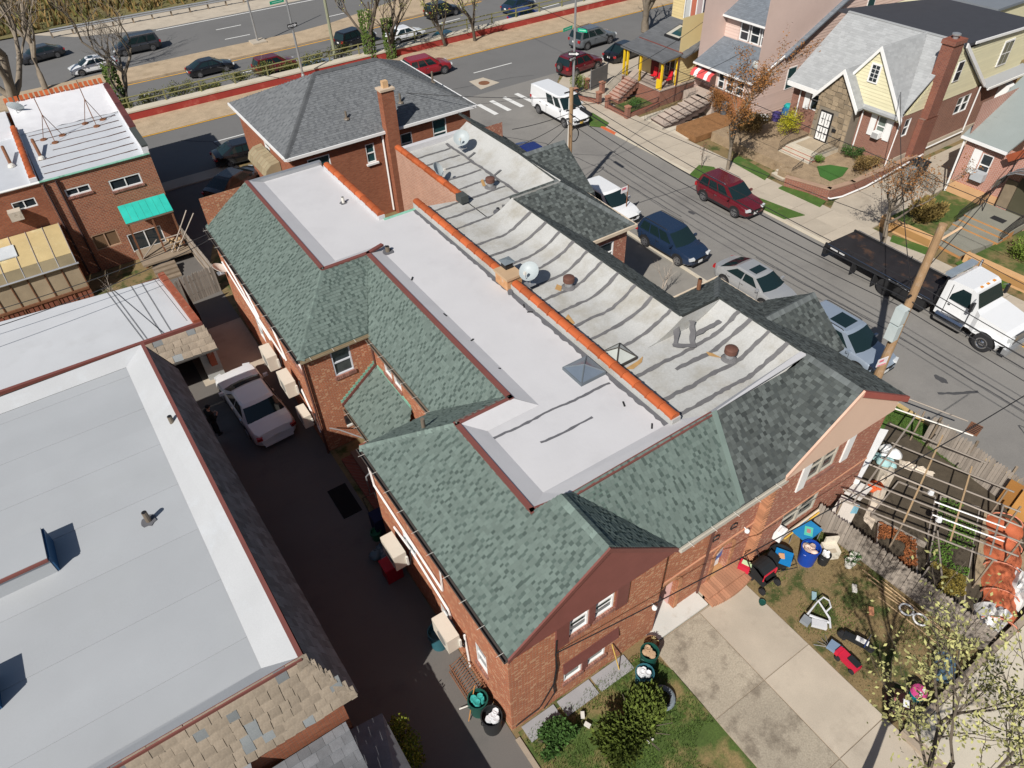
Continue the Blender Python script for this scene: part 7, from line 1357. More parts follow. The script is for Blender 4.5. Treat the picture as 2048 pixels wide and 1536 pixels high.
bk = thing('black_grill','black covered grill below the eave by the steps','grill',(4.9,16.9,.1)); MB().cbox((5.0,16.9,.75),(.5,.6,.5)).build('cover', pl_black, bk); [MB().tube([(5.0+a,16.9+b,0),(5.0+a,16.9+b,.6)],.02,4).build('leg', steel, bk) for a in (-.2,.2) for b in (-.25,.25)]
# ---------------------------------------------------------------- person in the alley
def skin_body(name, verts, edges, radii, mat, parent, sub=2):
    me = bpy.data.meshes.new(name); me.from_pydata(verts, edges, []); me.materials.append(mat); o = bpy.data.objects.new(name, me); COL.objects.link(o); o.parent = parent
    md = o.modifiers.new('skin','SKIN'); md.use_smooth_shade = True
    for i, r in enumerate(radii): sv = me.skin_vertices[0].data[i]; sv.radius = (r[0], r[1]) if isinstance(r, tuple) else (r, r); sv.use_root = (i == 0)
    s = o.modifiers.new('sub','SUBSURF'); s.levels = sub; s.render_levels = sub; return o
pe = thing('person', 'person in black coat, dark trousers and black cap looking at a phone in the alley', 'person', (0,0,0))
coat = M('black_coat',(0.012,0.013,0.014),rough=.9); skin = M('skin',(0.48,0.27,0.19),rough=.55,var=.05); trou = M('dark_trousers',(0.014,0.015,0.02),rough=.9)
V = [(0,0,.95),(0,0,1.15),(0,.01,1.38),(0,.03,1.47),(0,.05,1.56),(-.10,0,.92),(-.11,.02,.50),(-.12,0,.09),(.10,0,.92),(.11,.03,.50),(.12,.01,.09),(-.20,0,1.40),(-.25,.02,1.12),(-.13,.24,1.10),(-.06,.30,1.13),(.20,0,1.40),(.25,.02,1.12),(.13,.24,1.10),(.06,.30,1.13)]
Eg = [(0,1),(1,2),(2,3),(3,4),(0,5),(5,6),(6,7),(0,8),(8,9),(9,10),(2,11),(11,12),(12,13),(13,14),(2,15),(15,16),(16,17),(17,18)]; Rd = [.14,.145,.15,.06,.06,.095,.07,.045,.095,.07,.045,.065,.05,.038,.035,.065,.05,.038,.035]
# fingers rooted in the palms
for s,root in ((-1,14),(1,18)):
    b = V[root]
    for k in range(4): V.append((b[0]-s*.005+s*(-.02+.014*k),b[1]+.045,b[2]+.012*k)); Eg.append((root,len(V)-1)); Rd.append(.011); V.append((V[-1][0]-s*.012,V[-1][1]+.028-.004*k,V[-1][2]-.016)); Eg.append((len(V)-2,len(V)-1)); Rd.append(.009)
    V.append((b[0]-s*.03,b[1]+.015,b[2]+.03)); Eg.append((root,len(V)-1)); Rd.append(.012)
skin_body('body', V, Eg, Rd, skin, pe)
skin_body('coat', [(0,0,.78),(0,0,1.0),(0,0,1.2),(0,.01,1.40),(0,.03,1.475),(-.21,0,1.405),(-.265,.02,1.12),(-.15,.215,1.10),(.21,0,1.405),(.265,.02,1.12),(.15,.215,1.10)],[(0,1),(1,2),(2,3),(3,4),(3,5),(5,6),(6,7),(3,8),(8,9),(9,10)],[(.21,.16),(.20,.155),(.205,.16),(.20,.145),.085,.095,.075,.058,.095,.075,.058], coat, pe)
skin_body('trousers', [(0,0,.93),(-.10,0,.88),(-.11,.02,.50),(-.12,0,.08),(.10,0,.88),(.11,.03,.50),(.12,.01,.08)],[(0,1),(1,2),(2,3),(0,4),(4,5),(5,6)],[.14,.115,.09,.075,.115,.09,.075], trou, pe)
hd = MB(); hd.lathe((0,.06,1.53),[(.03,0),(.065,.03),(.082,.09),(.085,.15),(.075,.21),(.03,.235)],16); hd.tube([(0,.135,1.66),(0,.162,1.63),(0,.14,1.615)],[.012,.016,.012],6)
for s in (-1,1): hd.lathe((s*.085,.055,1.62),[(.012,0),(.02,.02),(.02,.04),(.01,.06)],6)
h_ = hd.build('head', skin, pe, smooth=60); fe_ = MB(); [fe_.cbox((s*.032,.139,1.662),(.02,.012,.01)) for s in (-1,1)]; fe_.cbox((0,.142,1.588),(.045,.012,.01)); o = fe_.build('face_features', M('lip_dark',(0.16,0.07,0.06)), h_); o['kind']='stuff'
cpm = MB().lathe((0,.055,1.67),[(.093,0),(.095,.05),(.085,.09),(.05,.12),(.01,.128)],16); cpm.add([(-.075,.12,1.685),(-.05,.20,1.67),(.05,.20,1.67),(.075,.12,1.685),(-.075,.12,1.697),(-.05,.20,1.682),(.05,.20,1.682),(.075,.12,1.697)],[(0,1,2,3),(7,6,5,4),(0,4,5,1),(1,5,6,2),(2,6,7,3)]); cpm.build('cap', coat, pe, smooth=50)
for s in (-1,1): sm = MB(); sm.lathe((s*.12,.06,0),[(.05,0),(.055,.04),(.045,.09),(.03,.1)],10); sm.v = [(x,.02+(y-.06)*2.3+.04,z) for x,y,z in sm.v]; sm.build('shoe', pl_black, pe, smooth=50)
pe.location = (0.72,26.35,.02); pe.rotation_euler = (0,0,R(-70))
tp = thing('phone','small phone held by the person in black','phone',(0.72+.30,26.35+.10,1.17)); MB().cbox((1.04,26.47,1.19),(.075,.015,.15),R(-70),.5).build('case', white_dirty, tp); MB().cbox((1.032,26.468,1.192),(.065,.012,.13),R(-70),.5).build('screen', glass, tp)
# ---------------------------------------------------------------- front entrance landing and steps
struct(MB().prism([(10.1,7.52),(12.7,7.52),(12.7,9.2),(10.42,9.2),(10.42,8.0),(10.1,7.9)],-.1,.10).build('front_landing', M('white_landing',(0.56,0.55,0.51),var=.06,stain=(0.42,0.38,0.32),sscale=2)))
fs = thing('front_steps','curved brick front steps below the right arch','steps',(13.6,7.6,0)); sb = M('step_header_brick',(0.40,0.20,0.12),isl=.2,var=.08)
for i,(y0,z1) in enumerate(((7.95,.34),(7.6,.20))):
    m = MB(); x = 12.75
    while x < 14.75-i*0: m.box(x,x+.105,y0-.36+.12*abs((x-13.7)/1.0)**2*i,y0+.25,z1-.16,z1+random.uniform(-.004,.006)); x += .115
    o = m.build('brick_course', sb, fs); o['kind']='stuff'
MB().box(12.75,14.8,7.75,8.15,-.05,.18).build('core', concrete, fs); MB().box(12.8,14.6,8.15,9.2,-.05,.34).build('landing', M('orange_landing',(0.40,0.22,0.10)), fs)
for i,(x,l) in enumerate(((14.15,'blue and white boxes stacked in the right arch'),)): 
    t = thing('stacked_boxes', l, 'boxes', (x,8.7,.34)); [MB().cbox((13.75+.1*k,8.6,.6+.38*k),(.5,.4,.36),.1*k).build('box', mt_, t) for k,mt_ in enumerate((white_p,M('blue_print',(0.10,0.16,0.42)),white_p))]
rt_ = thing('red_toy','red and lime ride-on toy by the brick steps','toy',(14.6,7.9,.2)); MB().cbox((14.72,7.75,.42),(.34,.42,.3),.4).build('body', M('toy_red',(0.50,0.02,0.05),rough=.4), rt_); MB().cbox((14.78,7.7,.6),(.16,.4,.05),.4).build('seat', M('toy_lime',(0.50,0.66,0.40),rough=.4), rt_)
pt = thing('plant_pot','round pot of dry yellow stalks beside the landing','pot plant',(9.95,7.5,.05)); MB().lathe((9.95,7.5,.05),[(.18,0),(.25,.3),(.27,.3),(.24,.26)],14).build('pot', M('pot_brown',(0.25,0.12,0.06)), pt)
m = MB(); 
for k in range(28): a = random.random()*6.3; d = random.uniform(.05,.28); m.tube([(9.95,7.5,.3),(9.95+d*.5*math.cos(a),7.5+d*.5*math.sin(a),.52),(9.95+d*math.cos(a),7.5+d*math.sin(a),.48)],.014,3,cap=False)
o = m.build('stalks', M('straw',(0.52,0.42,0.20),isl=.2), pt); o['kind']='stuff'
ys_ = tag(MB().tube([(8.42,7.84,1.35),(8.55,7.5,.05)],.022,5).build('yellow_pole', M('yellow_stick',(0.62,0.42,0.10))),'yellow stick leaning on the brick by the bins','stick')
ty = thing('tyre','grey blue tyre ring lying in the lawn by the shrub','tyre',(9.05,5.95,.1)); MB().tube([(9.05+.34*math.cos(a*.3142),5.95+.34*math.sin(a*.3142),.14) for a in range(21)],.09,8).build('ring', M('grey_rubber',(0.17,0.20,0.22),rough=.7), ty)
for i,p in enumerate(((7.86, 5.21, 0.10),(6.59, 6.98, 0.15),(6.53, 6.65, 0.15))): tag(MB().cbox(p,(.2,.12,.1),i).build('garden_stone',white_dirty),'small pale stone in the front bed','stone','pale stones in the front bed')
pc = tag(MB().lathe((14.28, 6.45, 0.05),[(.08,0),(.12,.12),(.13,.13),(.11,.10)],12).build('small_pot',dkgreen),'small dark green pot standing alone on the front walk','pot')
# ---------------------------------------------------------------- things in the play yard
bb = barrel('blue_barrel','bright blue barrel full of toys and rubbish',(17.0,6.75,.03),.34,.85,blue_pl,M('mixed_waste',(0.55,0.42,0.36),isl=.5))
wt_ = thing('table_with_tub','folding frame with a blue painted board beside the blue barrel','table',(17.5,7.3,0)); MB().cbox((17.55,7.35,.8),(.95,.65,.05),.05).build('board', M('blue_board',(0.02,0.20,0.44),rough=.4), wt_); MB().cbox((17.55,7.3,.83),(.42,.3,.02),.6).build('green_patch', M('mint_paint',(0.10,0.50,0.38)), wt_); MB().cbox((17.55,7.3,.845),(.18,.14,.02),.6).build('pink_patch', M('pink_paint',(0.45,0.20,0.20)), wt_)
for a in (-.42,.42):
    for b in (-.28,.28): MB().tube([(17.55+a,7.35+b,0),(17.55+a,7.35+b,.78)],.02,4).build('leg', steel, wt_)
kt = thing('water_table','black tub with bright blue tray leaning on the brick wall','tub',(16.1,7.3,0)); MB().lathe((16.15,7.3,.03),[(.34,0),(.42,.5),(.45,.5),(.42,.42)],18).build('tub', pl_black, kt); MB().cbox((16.05,7.15,.6),(.62,.62,.06),.5).build('tray', M('azure',(0.01,0.19,0.48),rough=.35), kt); MB().cbox((16.0,7.2,.66),(.2,.2,.06),.8).build('starfish', M('peach_toy',(0.60,0.33,0.17)), kt)
def wheel_part(parent, c, r, axis='x', w=.05, mat=None): return MB().lathe(c,[(r*.5,-w),(r,-w*.8),(r,w*.8),(r*.5,w)],12,axis).build('wheel', mat or rubber, parent)
sr = thing('stroller','black stroller with a red hood rim at the yard edge','stroller',(15.0,6.9,.03)); wheel_part(sr,(14.6,6.75,.15),.14); wheel_part(sr,(15.35,6.7,.15),.14); wheel_part(sr,(14.75,7.4,.15),.14); wheel_part(sr,(15.3,7.45,.15),.14)
MB().add([(14.65,6.8,.3),(15.3,6.8,.3),(15.3,7.4,.35),(14.65,7.4,.35),(14.7,6.75,.6),(15.25,6.75,.6),(15.25,7.5,.85),(14.7,7.5,.85)],[(0,1,2,3),(0,4,5,1),(1,5,6,2),(2,6,7,3),(3,7,4,0)]).build('seat', coat, sr); n = 8
hm = MB(); [hm.add([(14.68,7.2,.65),(15.27,7.2,.65),(15.27,7.2-.42*math.cos(a),.65+.42*math.sin(a)),(14.68,7.2-.42*math.cos(a),.65+.42*math.sin(a))],[(0,1,2,3)]) for a in ()]; hp = [(7.2-.42*math.cos(k*math.pi/9),.65+.42*math.sin(k*math.pi/9)) for k in range(2,9)]
for a,b in zip(hp,hp[1:]): hm.poly([(14.66,a[0],a[1]),(15.29,a[0],a[1]),(15.29,b[0],b[1]),(14.66,b[0],b[1])])
hm.build('hood', pl_black, sr); MB().tube([(14.66,hp[0][0],hp[0][1]-.3),(14.66,hp[0][0],hp[0][1]),(15.29,hp[0][0],hp[0][1]),(15.29,hp[0][0],hp[0][1]-.3)],.03,5).build('hood_rim', M('red_rim',(0.50,0.02,0.04)), sr); MB().tube([(14.7,7.4,.5),(14.7,7.9,1.05),(15.25,7.9,1.05),(15.25,7.4,.5)],.02,5).build('handle', black_p, sr)
sr2 = thing('stroller','folded black stroller with loose frame behind the red rimmed one','stroller',(15.7,7.2,.03)); MB().cbox((15.6,7.35,.5),(.5,.45,.5),.3,.3).build('seat', coat, sr2); [wheel_part(sr2,(15.4+a,7.0+b,.13),.12) for a in (0,.6) for b in (0,.5)]; MB().tube([(15.6,7.0,.2),(16.2,6.6,.5),(16.4,6.9,.5),(15.9,7.3,.3)],.018,5).build('frame', black_p, sr2)
be = thing('toy_chest','cream plastic box chair by the stockade fence','toy',(17.9,6.4,.03)); MB().cbox((17.9,6.45,.3),(.55,.5,.45),-.5).build('body', M('cream_plastic',(0.62,0.57,0.47),rough=.5), be); MB().cbox((18.08,6.62,.62),(.5,.08,.4),-.5).build('backrest', MATS['cream_plastic'], be); MB().cbox((17.78,6.32,.535),(.3,.16,.02),-.5).build('slot', M('tan_slot',(0.42,0.36,0.27)), be)
bw_ = barrel('black_bucket','black bucket over a white pail beside the blue barrel',(17.45,6.35,.03),.2,.5,pl_black,white_p,cat='bucket')
for i,(x,y,l) in enumerate(((18.1,5.7,'pale pot with long green leaves at the fence, left of the pair'),(18.45,5.75,'pale pot of dense green leaves at the fence, right of the pair'))):
    t = thing('plant_pot', l, 'pot plant', (x,y,.03)); MB().lathe((x,y,.03),[(.13,0),(.18,.3),(.2,.3),(.17,.25)],14).build('pot', white_dirty, t); m = MB()
    for k in range(30): a = random.random()*6.3; d = random.uniform(.05,.2+.1*(1-i)); h = random.uniform(.35,.6-.15*i); m.add([(x,y,.3),(x+d*math.cos(a)-.02,y+d*math.sin(a),h),(x+d*1.4*math.cos(a),y+d*1.4*math.sin(a),h-.05),(x+d*math.cos(a)+.02,y+d*math.sin(a)+.02,h)],[(0,1,2,3)])
    o = m.build('leaves', M('pot_leaf',(0.05,0.12,0.035),isl=.3), t); o['kind']='stuff'
def loc3(px, py, z): return None
sw_ = thing('baby_swing','fallen white baby swing frame on the worn grass','swing',(15.5,4.8,.03)); fr_ = M('swing_white',(0.55,0.56,0.58),rough=.4)
MB().tube([(15.1,5.2,.35),(15.75,5.3,.45),(15.7,4.7,.2),(15.45,4.45,.15)],.04,6).build('frame', fr_, sw_); MB().tube([(15.15,5.15,.3),(15.55,4.6,.2)],.05,6).build('frame', fr_, sw_); MB().tube([(15.7,4.9,.3),(15.95,4.9,.4),(16.1,5.1,.4),(16.05,5.3,.4),(15.8,5.3,.4)],.03,6).build('arm', fr_, sw_); MB().cbox((15.2,4.75,.22),(.5,.26,.14),-.9).build('seat', fr_, sw_); MB().cbox((14.95,5.1,.2),(.3,.3,.16),.2).build('pad', M('grey_pad',(0.22,0.24,0.26)), sw_)
rcq = thing('red_toy_car','red ride-on toy car on the worn grass','toy',(15.0,3.3,.03)); MB().cbox((14.95,3.35,.2),(.32,.78,.2),-.05).build('body', M('toy_red',(0.50,0.02,0.05)), rcq); MB().cbox((15.0,3.2,.31),(.22,.4,.06),-.05).build('seat', pl_black, rcq); MB().cbox((14.88,3.72,.32),(.3,.12,.2)).build('cowl', MATS['toy_red'], rcq); [wheel_part(rcq,(14.95+a,3.35+b,.1),.1) for a in (-.18,.18) for b in (-.28,.28)]
bo = thing('blue_rocker','pale blue bouncer with wire legs next to the red toy','toy',(14.9,3.95,.03)); MB().cbox((14.9,3.9,.28),(.36,.4,.12),.2).build('seat', M('pale_blue_fabric',(0.17,0.24,0.34)), bo); [MB().tube([(14.75,4.0,.3),(14.55+.2*k,4.4,.05)],.012,4).build('leg', steel, bo) for k in range(4)]
mt2 = thing('toy_motorbike','black and white toy motorbike lying on the grass','toy',(15.7,3.7,.03)); MB().cbox((15.7,3.65,.28),(.2,.8,.18),.35).build('body', pl_black, mt2); MB().cbox((15.78,3.5,.38),(.16,.4,.1),.35).build('fairing', white_p, mt2); wheel_part(mt2,(15.55,4.05,.17),.17,w=.07); wheel_part(mt2,(15.9,3.25,.17),.17,w=.07); MB().tube([(15.55,3.3,.5),(16.15,3.45,.5)],.018,4).build('handlebar', chrome, mt2); MB().lathe((15.5,4.05,.17),[(.11,-.01),(.11,.01)],12,'x').build('hub', white_p, mt2)
cb = thing('blue_drum','grey blue drum lying on its side in the yard corner','drum',(17.1,1.3,.3)); MB().tube([(16.85,1.2,.32),(17.55,1.62,.36)],[.30,.32],16).build('drum', M('drum_blue',(0.08,0.14,0.20),rough=.4,var=.1), cb); MB().tube([(17.55,1.62,.36),(17.57,1.63,.36)],.26,16).build('end', M('drum_end',(0.24,0.30,0.34)), cb)
bb2 = thing('brown_tub','dark brown tub with a paper label by the kerb wall','tub',(14.9,1.5,.03)); MB().lathe((14.95,1.55,.03),[(.35,0),(.42,.4),(.44,.42),(.3,.5),(.05,.52)],18).build('body', M('tub_brown',(0.035,0.014,0.012),rough=.35), bb2); MB().cbox((15.02,1.4,.55),(.25,.18,.01),.6).build('label', white_p, bb2); MB().cbox((14.85,1.65,.54),(.15,.1,.01),.6).build('label', M('pink_label',(0.5,0.2,0.2)), bb2)
ft = thing('toy_bucket','round pink and teal toy bucket with two white round marks','toy',(15.7,1.45,.03)); MB().lathe((15.7,1.4,.03),[(.2,0),(.25,.45),(.26,.46),(.22,.5)],16).build('body', M('toy_teal',(0.01,0.18,0.20),rough=.4), ft); MB().lathe((15.7,1.4,.5),[(.26,0),(.22,.1),(.05,.14)],16).build('lid', M('toy_pink',(0.50,0.06,0.20),rough=.4), ft); [MB().lathe((15.7+a,1.32,.6),[(.07,0),(.06,.04)],10).build('mark', white_p, ft) for a in (-.09,.09)]
for p,c_,l in (((17.19, 4.07, 0.08),M('brick_single',(0.45,0.20,0.11)),'loose red brick on the grass'),((17.47, 4.97, 0.08),white_dirty,'pale scrap of board on the grass'),((16.05, 5.60, 0.06),M('pale_blue_rag',(0.25,0.38,0.42)),'pale blue rag on the grass')): tag(MB().cbox(p,(.3,.16,.09),.7).build('yard_scrap',c_),l,'debris')
hy = thing('fire_hydrant','yellow fire hydrant on the street verge','fire hydrant',(26.5,7.3,.03)); yh_m = M('hydrant_yellow',(0.60,0.36,0.10),rough=.5,var=.1); MB().lathe((26.5,7.3,.03),[(.2,0),(.2,.06),(.13,.08),(.13,.5),(.18,.52),(.18,.58),(.13,.66),(.05,.74),(.04,.8)],14).build('body', yh_m, hy, smooth=40); MB().lathe((26.5,7.3,.42),[(.07,-.22),(.07,.22)],10,'x').build('nozzle', yh_m, hy); MB().lathe((26.5,7.12,.42),[(.09,-.06),(.09,.06)],10,'y').build('nozzle', yh_m, hy)
# ---------------------------------------------------------------- fenced garden plot
gf = thing('garden_fence','grey picket fence between the play yard and the vegetable plot','fence',(18.7,4,0)); fence_run(gf,(18.55,7.7),(18.95,1.0),step=.115,hs=.78)
gf2 = thing('street_fence','brown stockade fence along the grass verge','fence',(25.7,5,0)); fence_run(gf2,(25.95,7.9),(25.4,2.3),step=.12,hs=.9)
for k in range(4): MB().tube([(25.85,7.6-k*1.6,0),(25.85-.05*k,7.6-k*1.6,1.75)],.06,5).build('post', wood, gf2)
pb = thing('plywood_panel','bright orange plywood panel at the end of the street fence','panel',(25.1,2.6,.2)); MB().cbox((25.25,3.1,.75),(.04,1.2,1.4),R(6)).build('board', M('orange_ply',(0.47,0.24,0.07),var=.08), pb); MB().cbox((25.35,4.0,.75),(.04,.5,1.4),R(6)).build('board', M('brown_ply',(0.32,0.15,0.04),var=.08), pb)
tr = thing('garden_trellis','grid of timber poles raised over the vegetable beds','trellis',(21,4.5,1.6)); tz = 1.75
TP = [((1650,990),(1800,1100)),((1655,1000),(1960,1220)),((1750,985),(2000,1140)),((1740,1100),(1865,1170)),((1823,990),(1890,1030)),((1870,1030),(1990,1110)),((1808,1060),(1880,1120)),((1856,1045),(1930,1095)),((1840,1045),(1910,1105)),((1725,1070),(1850,1160)),((1830,1060),(1900,1115)),((1665,975),(1795,1070))]
for a,b in (((18.9,7.3),(21.0,2.5)),((19.5,7.55),(21.9,2.2)),((20.3,7.6),(22.6,2.4)),((21.2,7.7),(23.2,2.8)),((22.0,7.7),(24.0,3.2)),((22.9,7.9),(24.5,3.8)),((23.8,8.6),(25.2,5.2)),((24.7,9.2),(26.0,6.3)),((25.5,9.8),(26.7,6.9))):
    MB().tube([(*a,tz+random.uniform(-.1,.1)),(*b,tz+random.uniform(-.25,.1))],.036,5).build('pole', random.choice((wood_new,wood_grey,wood_grey,white_dirty)), tr)
for a,b in (((19.2,6.9),(25.6,8.4)),((19.9,5.3),(25.0,7.0)),((20.6,3.9),(24.4,5.4)),((21.2,2.8),(23.6,3.7)),((19.0,3.2),(20.6,4.4))): MB().tube([(*a,tz-.06),(*b,tz-.03)],.034,5).build('pole', random.choice((wood_new,wood_grey)), tr)
for x,y in ((19.0,7.2),(21.0,2.6),(22.6,2.5),(24.4,4.0),(25.6,8.2),(19.9,5.3),(24.0,3.3)): MB().tube([(x,y,0),(x,y,tz)],.04,5).build('post', wood, tr)
for x,y in ((22.2,5.6),(21.3,4.7)): tag(MB().lathe((x,y,tz-.35),[(.03,0),(.12,.05),(.09,.22),(.02,.3)],7).build('hanging_bag',bag_w),'small white plastic bag tied to a trellis pole','bag','plastic bags on the trellis')
def bed(label, poly, mat, z=.3):
    t = thing('garden_bed', label, 'garden bed', (poly[0][0],poly[0][1],0)); MB().prism(poly,.0,z-.06).build('soil', soil, t); 
    for a,b in zip(poly,poly[1:]+poly[:1]): d = Vector(b)-Vector(a); MB().cbox(((a[0]+b[0])/2,(a[1]+b[1])/2,z/2),(d.length,.05,z),math.atan2(d.y,d.x)).build('board', wood_grey, t)
    if mat:
        m = MB(); rr = random.Random(int(poly[0][0]*50)); xs = [p[0] for p in poly]; ys = [p[1] for p in poly]; k = 0
        def inside(x,y): return all(((b[0]-a[0])*(y-a[1])-(b[1]-a[1])*(x-a[0]) > -.0)== ((poly[1][0]-poly[0][0])*(poly[2][1]-poly[0][1])-(poly[1][1]-poly[0][1])*(poly[2][0]-poly[0][0]) > 0) for a,b in zip(poly,poly[1:]+poly[:1]))
        while k < 2600:
            x = rr.uniform(min(xs),max(xs)); y = rr.uniform(min(ys),max(ys)); k += 1
            if not inside(x,y) or (math.sin(x*3.1)+math.sin(y*4.3+x) < -.5): continue
            s = rr.uniform(.03,.075); a = rr.random()*6.3; h = z-.06+rr.uniform(.02,.14); m.add([(x-s*math.cos(a),y-s*math.sin(a),h),(x+s*math.sin(a)*.5,y-s*math.cos(a)*.5,h+.03),(x+s*math.cos(a),y+s*math.sin(a),h),(x-s*math.sin(a)*.5,y+s*math.cos(a)*.5,h+.02)],[(0,1,2,3)])
        o = m.build('seedlings', mat, t, recalc=False); o['kind']='stuff'
    return t
leafg = M('seedling_green',(0.085,0.16,0.025),isl=.35,var=.15); leafr = M('red_leaf',(0.24,0.085,0.03),isl=.4,var=.2); 
bed('bare dark soil bed under the trellis',[(20.6,6.6),(22.9,7.0),(23.4,5.7),(21.1,4.6)][::1],None); bed('long bed of green seedlings under the trellis',[(20.5,4.1),(23.6,5.6),(24.3,4.4),(21.0,2.9)],leafg); bed('bed of reddish leaves beside the picket fence',[(19.2,5.4),(20.5,6.2),(20.9,4.9),(19.5,3.9)],leafr); bed('bed of mixed yellow red seedlings near the picket fence',[(19.5,3.8),(20.6,4.0),(20.9,2.9),(19.6,2.2)],M('mixed_leaf',(0.17,0.13,0.025),isl=.4))
dirt_bed = struct(MB().prism([(21.1,2.7),(24.4,4.2),(24.9,3.4),(22.0,1.9)],0,.12).build('garden_path', dirt)); struct(MB().prism([(22.0,1.0),(25.4,1.0),(25.3,2.6),(23.4,2.3)],0,.1).build('dirt_strip', dirt))
nt_ = thing('orange_netting','orange mesh netting stretched over hoops on a garden bed','netting',(22,2.2,0)); net_m = M('orange_net',(0.50,0.135,0.06),rough=.8,var=.15,scale=4,fine=.15,fscale=60); A0,A1 = Vector((20.2,1.25,0)),Vector((24.6,3.5,0)); dd = (A1-A0).normalized(); nn_ = Vector((-dd.y,dd.x,0)); m = MB(); nu, nv = 24, 7
for i in range(nu+1):
    for j in range(nv+1): c = A0.lerp(A1,i/nu)+nn_*((j/nv-.5)*1.15*(1+.12*math.sin(i*.9))); m.v.append((c.x,c.y,.12+.42*math.sin(math.pi*j/nv)*(.8+.2*math.cos(i*1.7))+random.uniform(-.02,.02)))
for i in range(nu):
    for j in range(nv): q = i*(nv+1)+j; m.f.append((q,q+1,q+nv+2,q+nv+1)); m.m.append(0)
m.build('net', net_m, nt_, smooth=True)
for i in range(5): c = A0.lerp(A1,i/4); MB().tube([c+nn_*(.6*math.cos(math.pi*k/8))+Vector((0,0,.1+.48*math.sin(math.pi*k/8))) for k in range(9)],.025,5).build('hoop', M('pink_hoop',(0.58,0.22,0.14)), nt_)
def tarp(name, label, poly, h, mat, seed, cat='tarp', n=14):
    rr = random.Random(seed); c = Vector((sum(p[0] for p in poly)/len(poly),sum(p[1] for p in poly)/len(poly))); m = MB(); rings = 6; k = len(poly)*3; P = []
    for i in range(k): a = poly[i//3]; b = poly[(i//3+1)%len(poly)]; t = (i%3)/3; P.append(Vector((lerp(a[0],b[0],t),lerp(a[1],b[1],t))))
    for r_ in range(rings):
        f = r_/rings
        for p in P: q = p.lerp(c,f); m.v.append((q.x+rr.uniform(-.05,.05),q.y+rr.uniform(-.05,.05),.04+h*(math.sin(f*math.pi/2)**.7)*(1+rr.uniform(-.35,.3))))
    m.v.append((c.x,c.y,h))
    for r_ in range(rings-1):
        for i in range(k): m.f.append((r_*k+i,r_*k+(i+1)%k,(r_+1)*k+(i+1)%k,(r_+1)*k+i)); m.m.append(0)
    for i in range(k): m.f.append(((rings-1)*k+i,(rings-1)*k+(i+1)%k,rings*k)); m.m.append(0)
    return tag(m.build(name, mat, smooth=30), label, cat)
tw = M('white_tarp',(0.66,0.65,0.63),rough=.5,var=.08,scale=3); tc_ = M('cream_tarp',(0.60,0.52,0.42),rough=.6,var=.08,scale=3)
tarp('white_tarp','white plastic tarp with red mesh scraps in the garden corner',[(19.6,1.1),(20.9,1.05),(21.4,1.7),(20.4,2.2),(19.5,1.7)],.55,tw,1); tarp('white_tarp','second white tarp at the right edge of the picture',[(21.3,1.1),(22.9,1.2),(23.0,2.2),(21.6,1.9)],.5,tw,2); tarp('bedsheet','long crumpled cream sheet laid between the garden beds',[(20.2,6.2),(23.4,7.4),(23.9,7.9),(23.3,8.0),(20.4,6.8)],.25,tc_,3,'sheet'); tarp('bedsheet','short cream sheet end by the street fence',[(23.9,7.6),(24.4,6.4),(24.7,6.5),(24.2,7.8)],.2,tc_,4,'sheet')
for pts,h,l,mt_,z in (([(18.75,7.35),(20.0,7.7),(20.2,7.0),(19.0,6.6)],.06,'white board lying on the fence rail with a blue print',M('whiteboard',(0.62,0.58,0.52)),.75),([(20.4,7.8),(21.3,7.9),(21.5,7.3),(20.6,7.2)],.06,'white board beside the house wall',M('whiteboard2',(0.64,0.62,0.58)),.5),([(21.0,8.0),(24.2,9.0),(24.4,8.75),(21.2,7.75)],.35,'long white gutter trough over the garden',white_p,.55)): tag(MB().prism(pts,z,z+h).build('board',mt_),l,'board')
tag(MB().prism([(19.5,6.95),(19.98,7.1),(20.15,6.98),(19.7,6.8)],.812,.818).build('blue_print',M('blue_marks',(0.20,0.42,0.52))),'pale blue painted marks on the white board','print')
for i,(x,y,s,c_,l) in enumerate(((22.4,9.2,.4,pl_black,'dark pot pile near the peach gable wall'),(22.0,8.6,.3,M('navy_bag',(0.02,0.03,0.08)),'navy bag under the trellis'),(21.9,7.4,.25,M('orange_pail',(0.55,0.10,0.03)),'orange pail on the garden path'),(23.9,8.2,.35,white_p,'white pail pile by the street fence'),(23.5,8.0,.4,M('mint_sheet',(0.33,0.52,0.52)),'pale mint plastic sheet by the street fence'))): heap('garden_clutter',l,(x,y,.05),5,s,.4,[c_],'clutter',i+30)
wg = thing('plastic_sheeting','white plastic panels leaning on the brick under the peach gable','panel',(22.5,9.4,0)); MB().wslab([(21.5,8.3,.1),(25.0,9.9,.1),(25.1,9.9,1.3),(21.6,8.3,1.1)],(-.4,.9,0),.04).build('panel', tw, wg); MB().wslab([(23.4,9.8,.2),(25.6,10.4,.2),(25.4,10.9,.9),(23.4,10.3,.9)],(0,0,1),.04).build('panel', tw, wg)
lm = thing('lumber_pile','long pale boards and hoops dropped along the picket fence','lumber',(18.2,3.5,0))
for a,b in (((18.35,5.3,.1),(18.5,2.2,.12)),((18.2,5.0,.1),(18.4,2.0,.1)),((18.45,4.6,.2),(18.55,1.8,.15)),((18.1,4.4,.08),(18.5,1.6,.1)),((17.9,4.3,.05),(18.0,1.9,.06))): MB().tube([a,b],.03,4).build('board', wood_new, lm)
for x,y in ((18.2,3.4),(18.25,2.9)): MB().tube([(x+.22*math.cos(a*.35),y+.22*math.sin(a*.35),.14) for a in range(19)],.035,6).build('ring', white_p, lm)
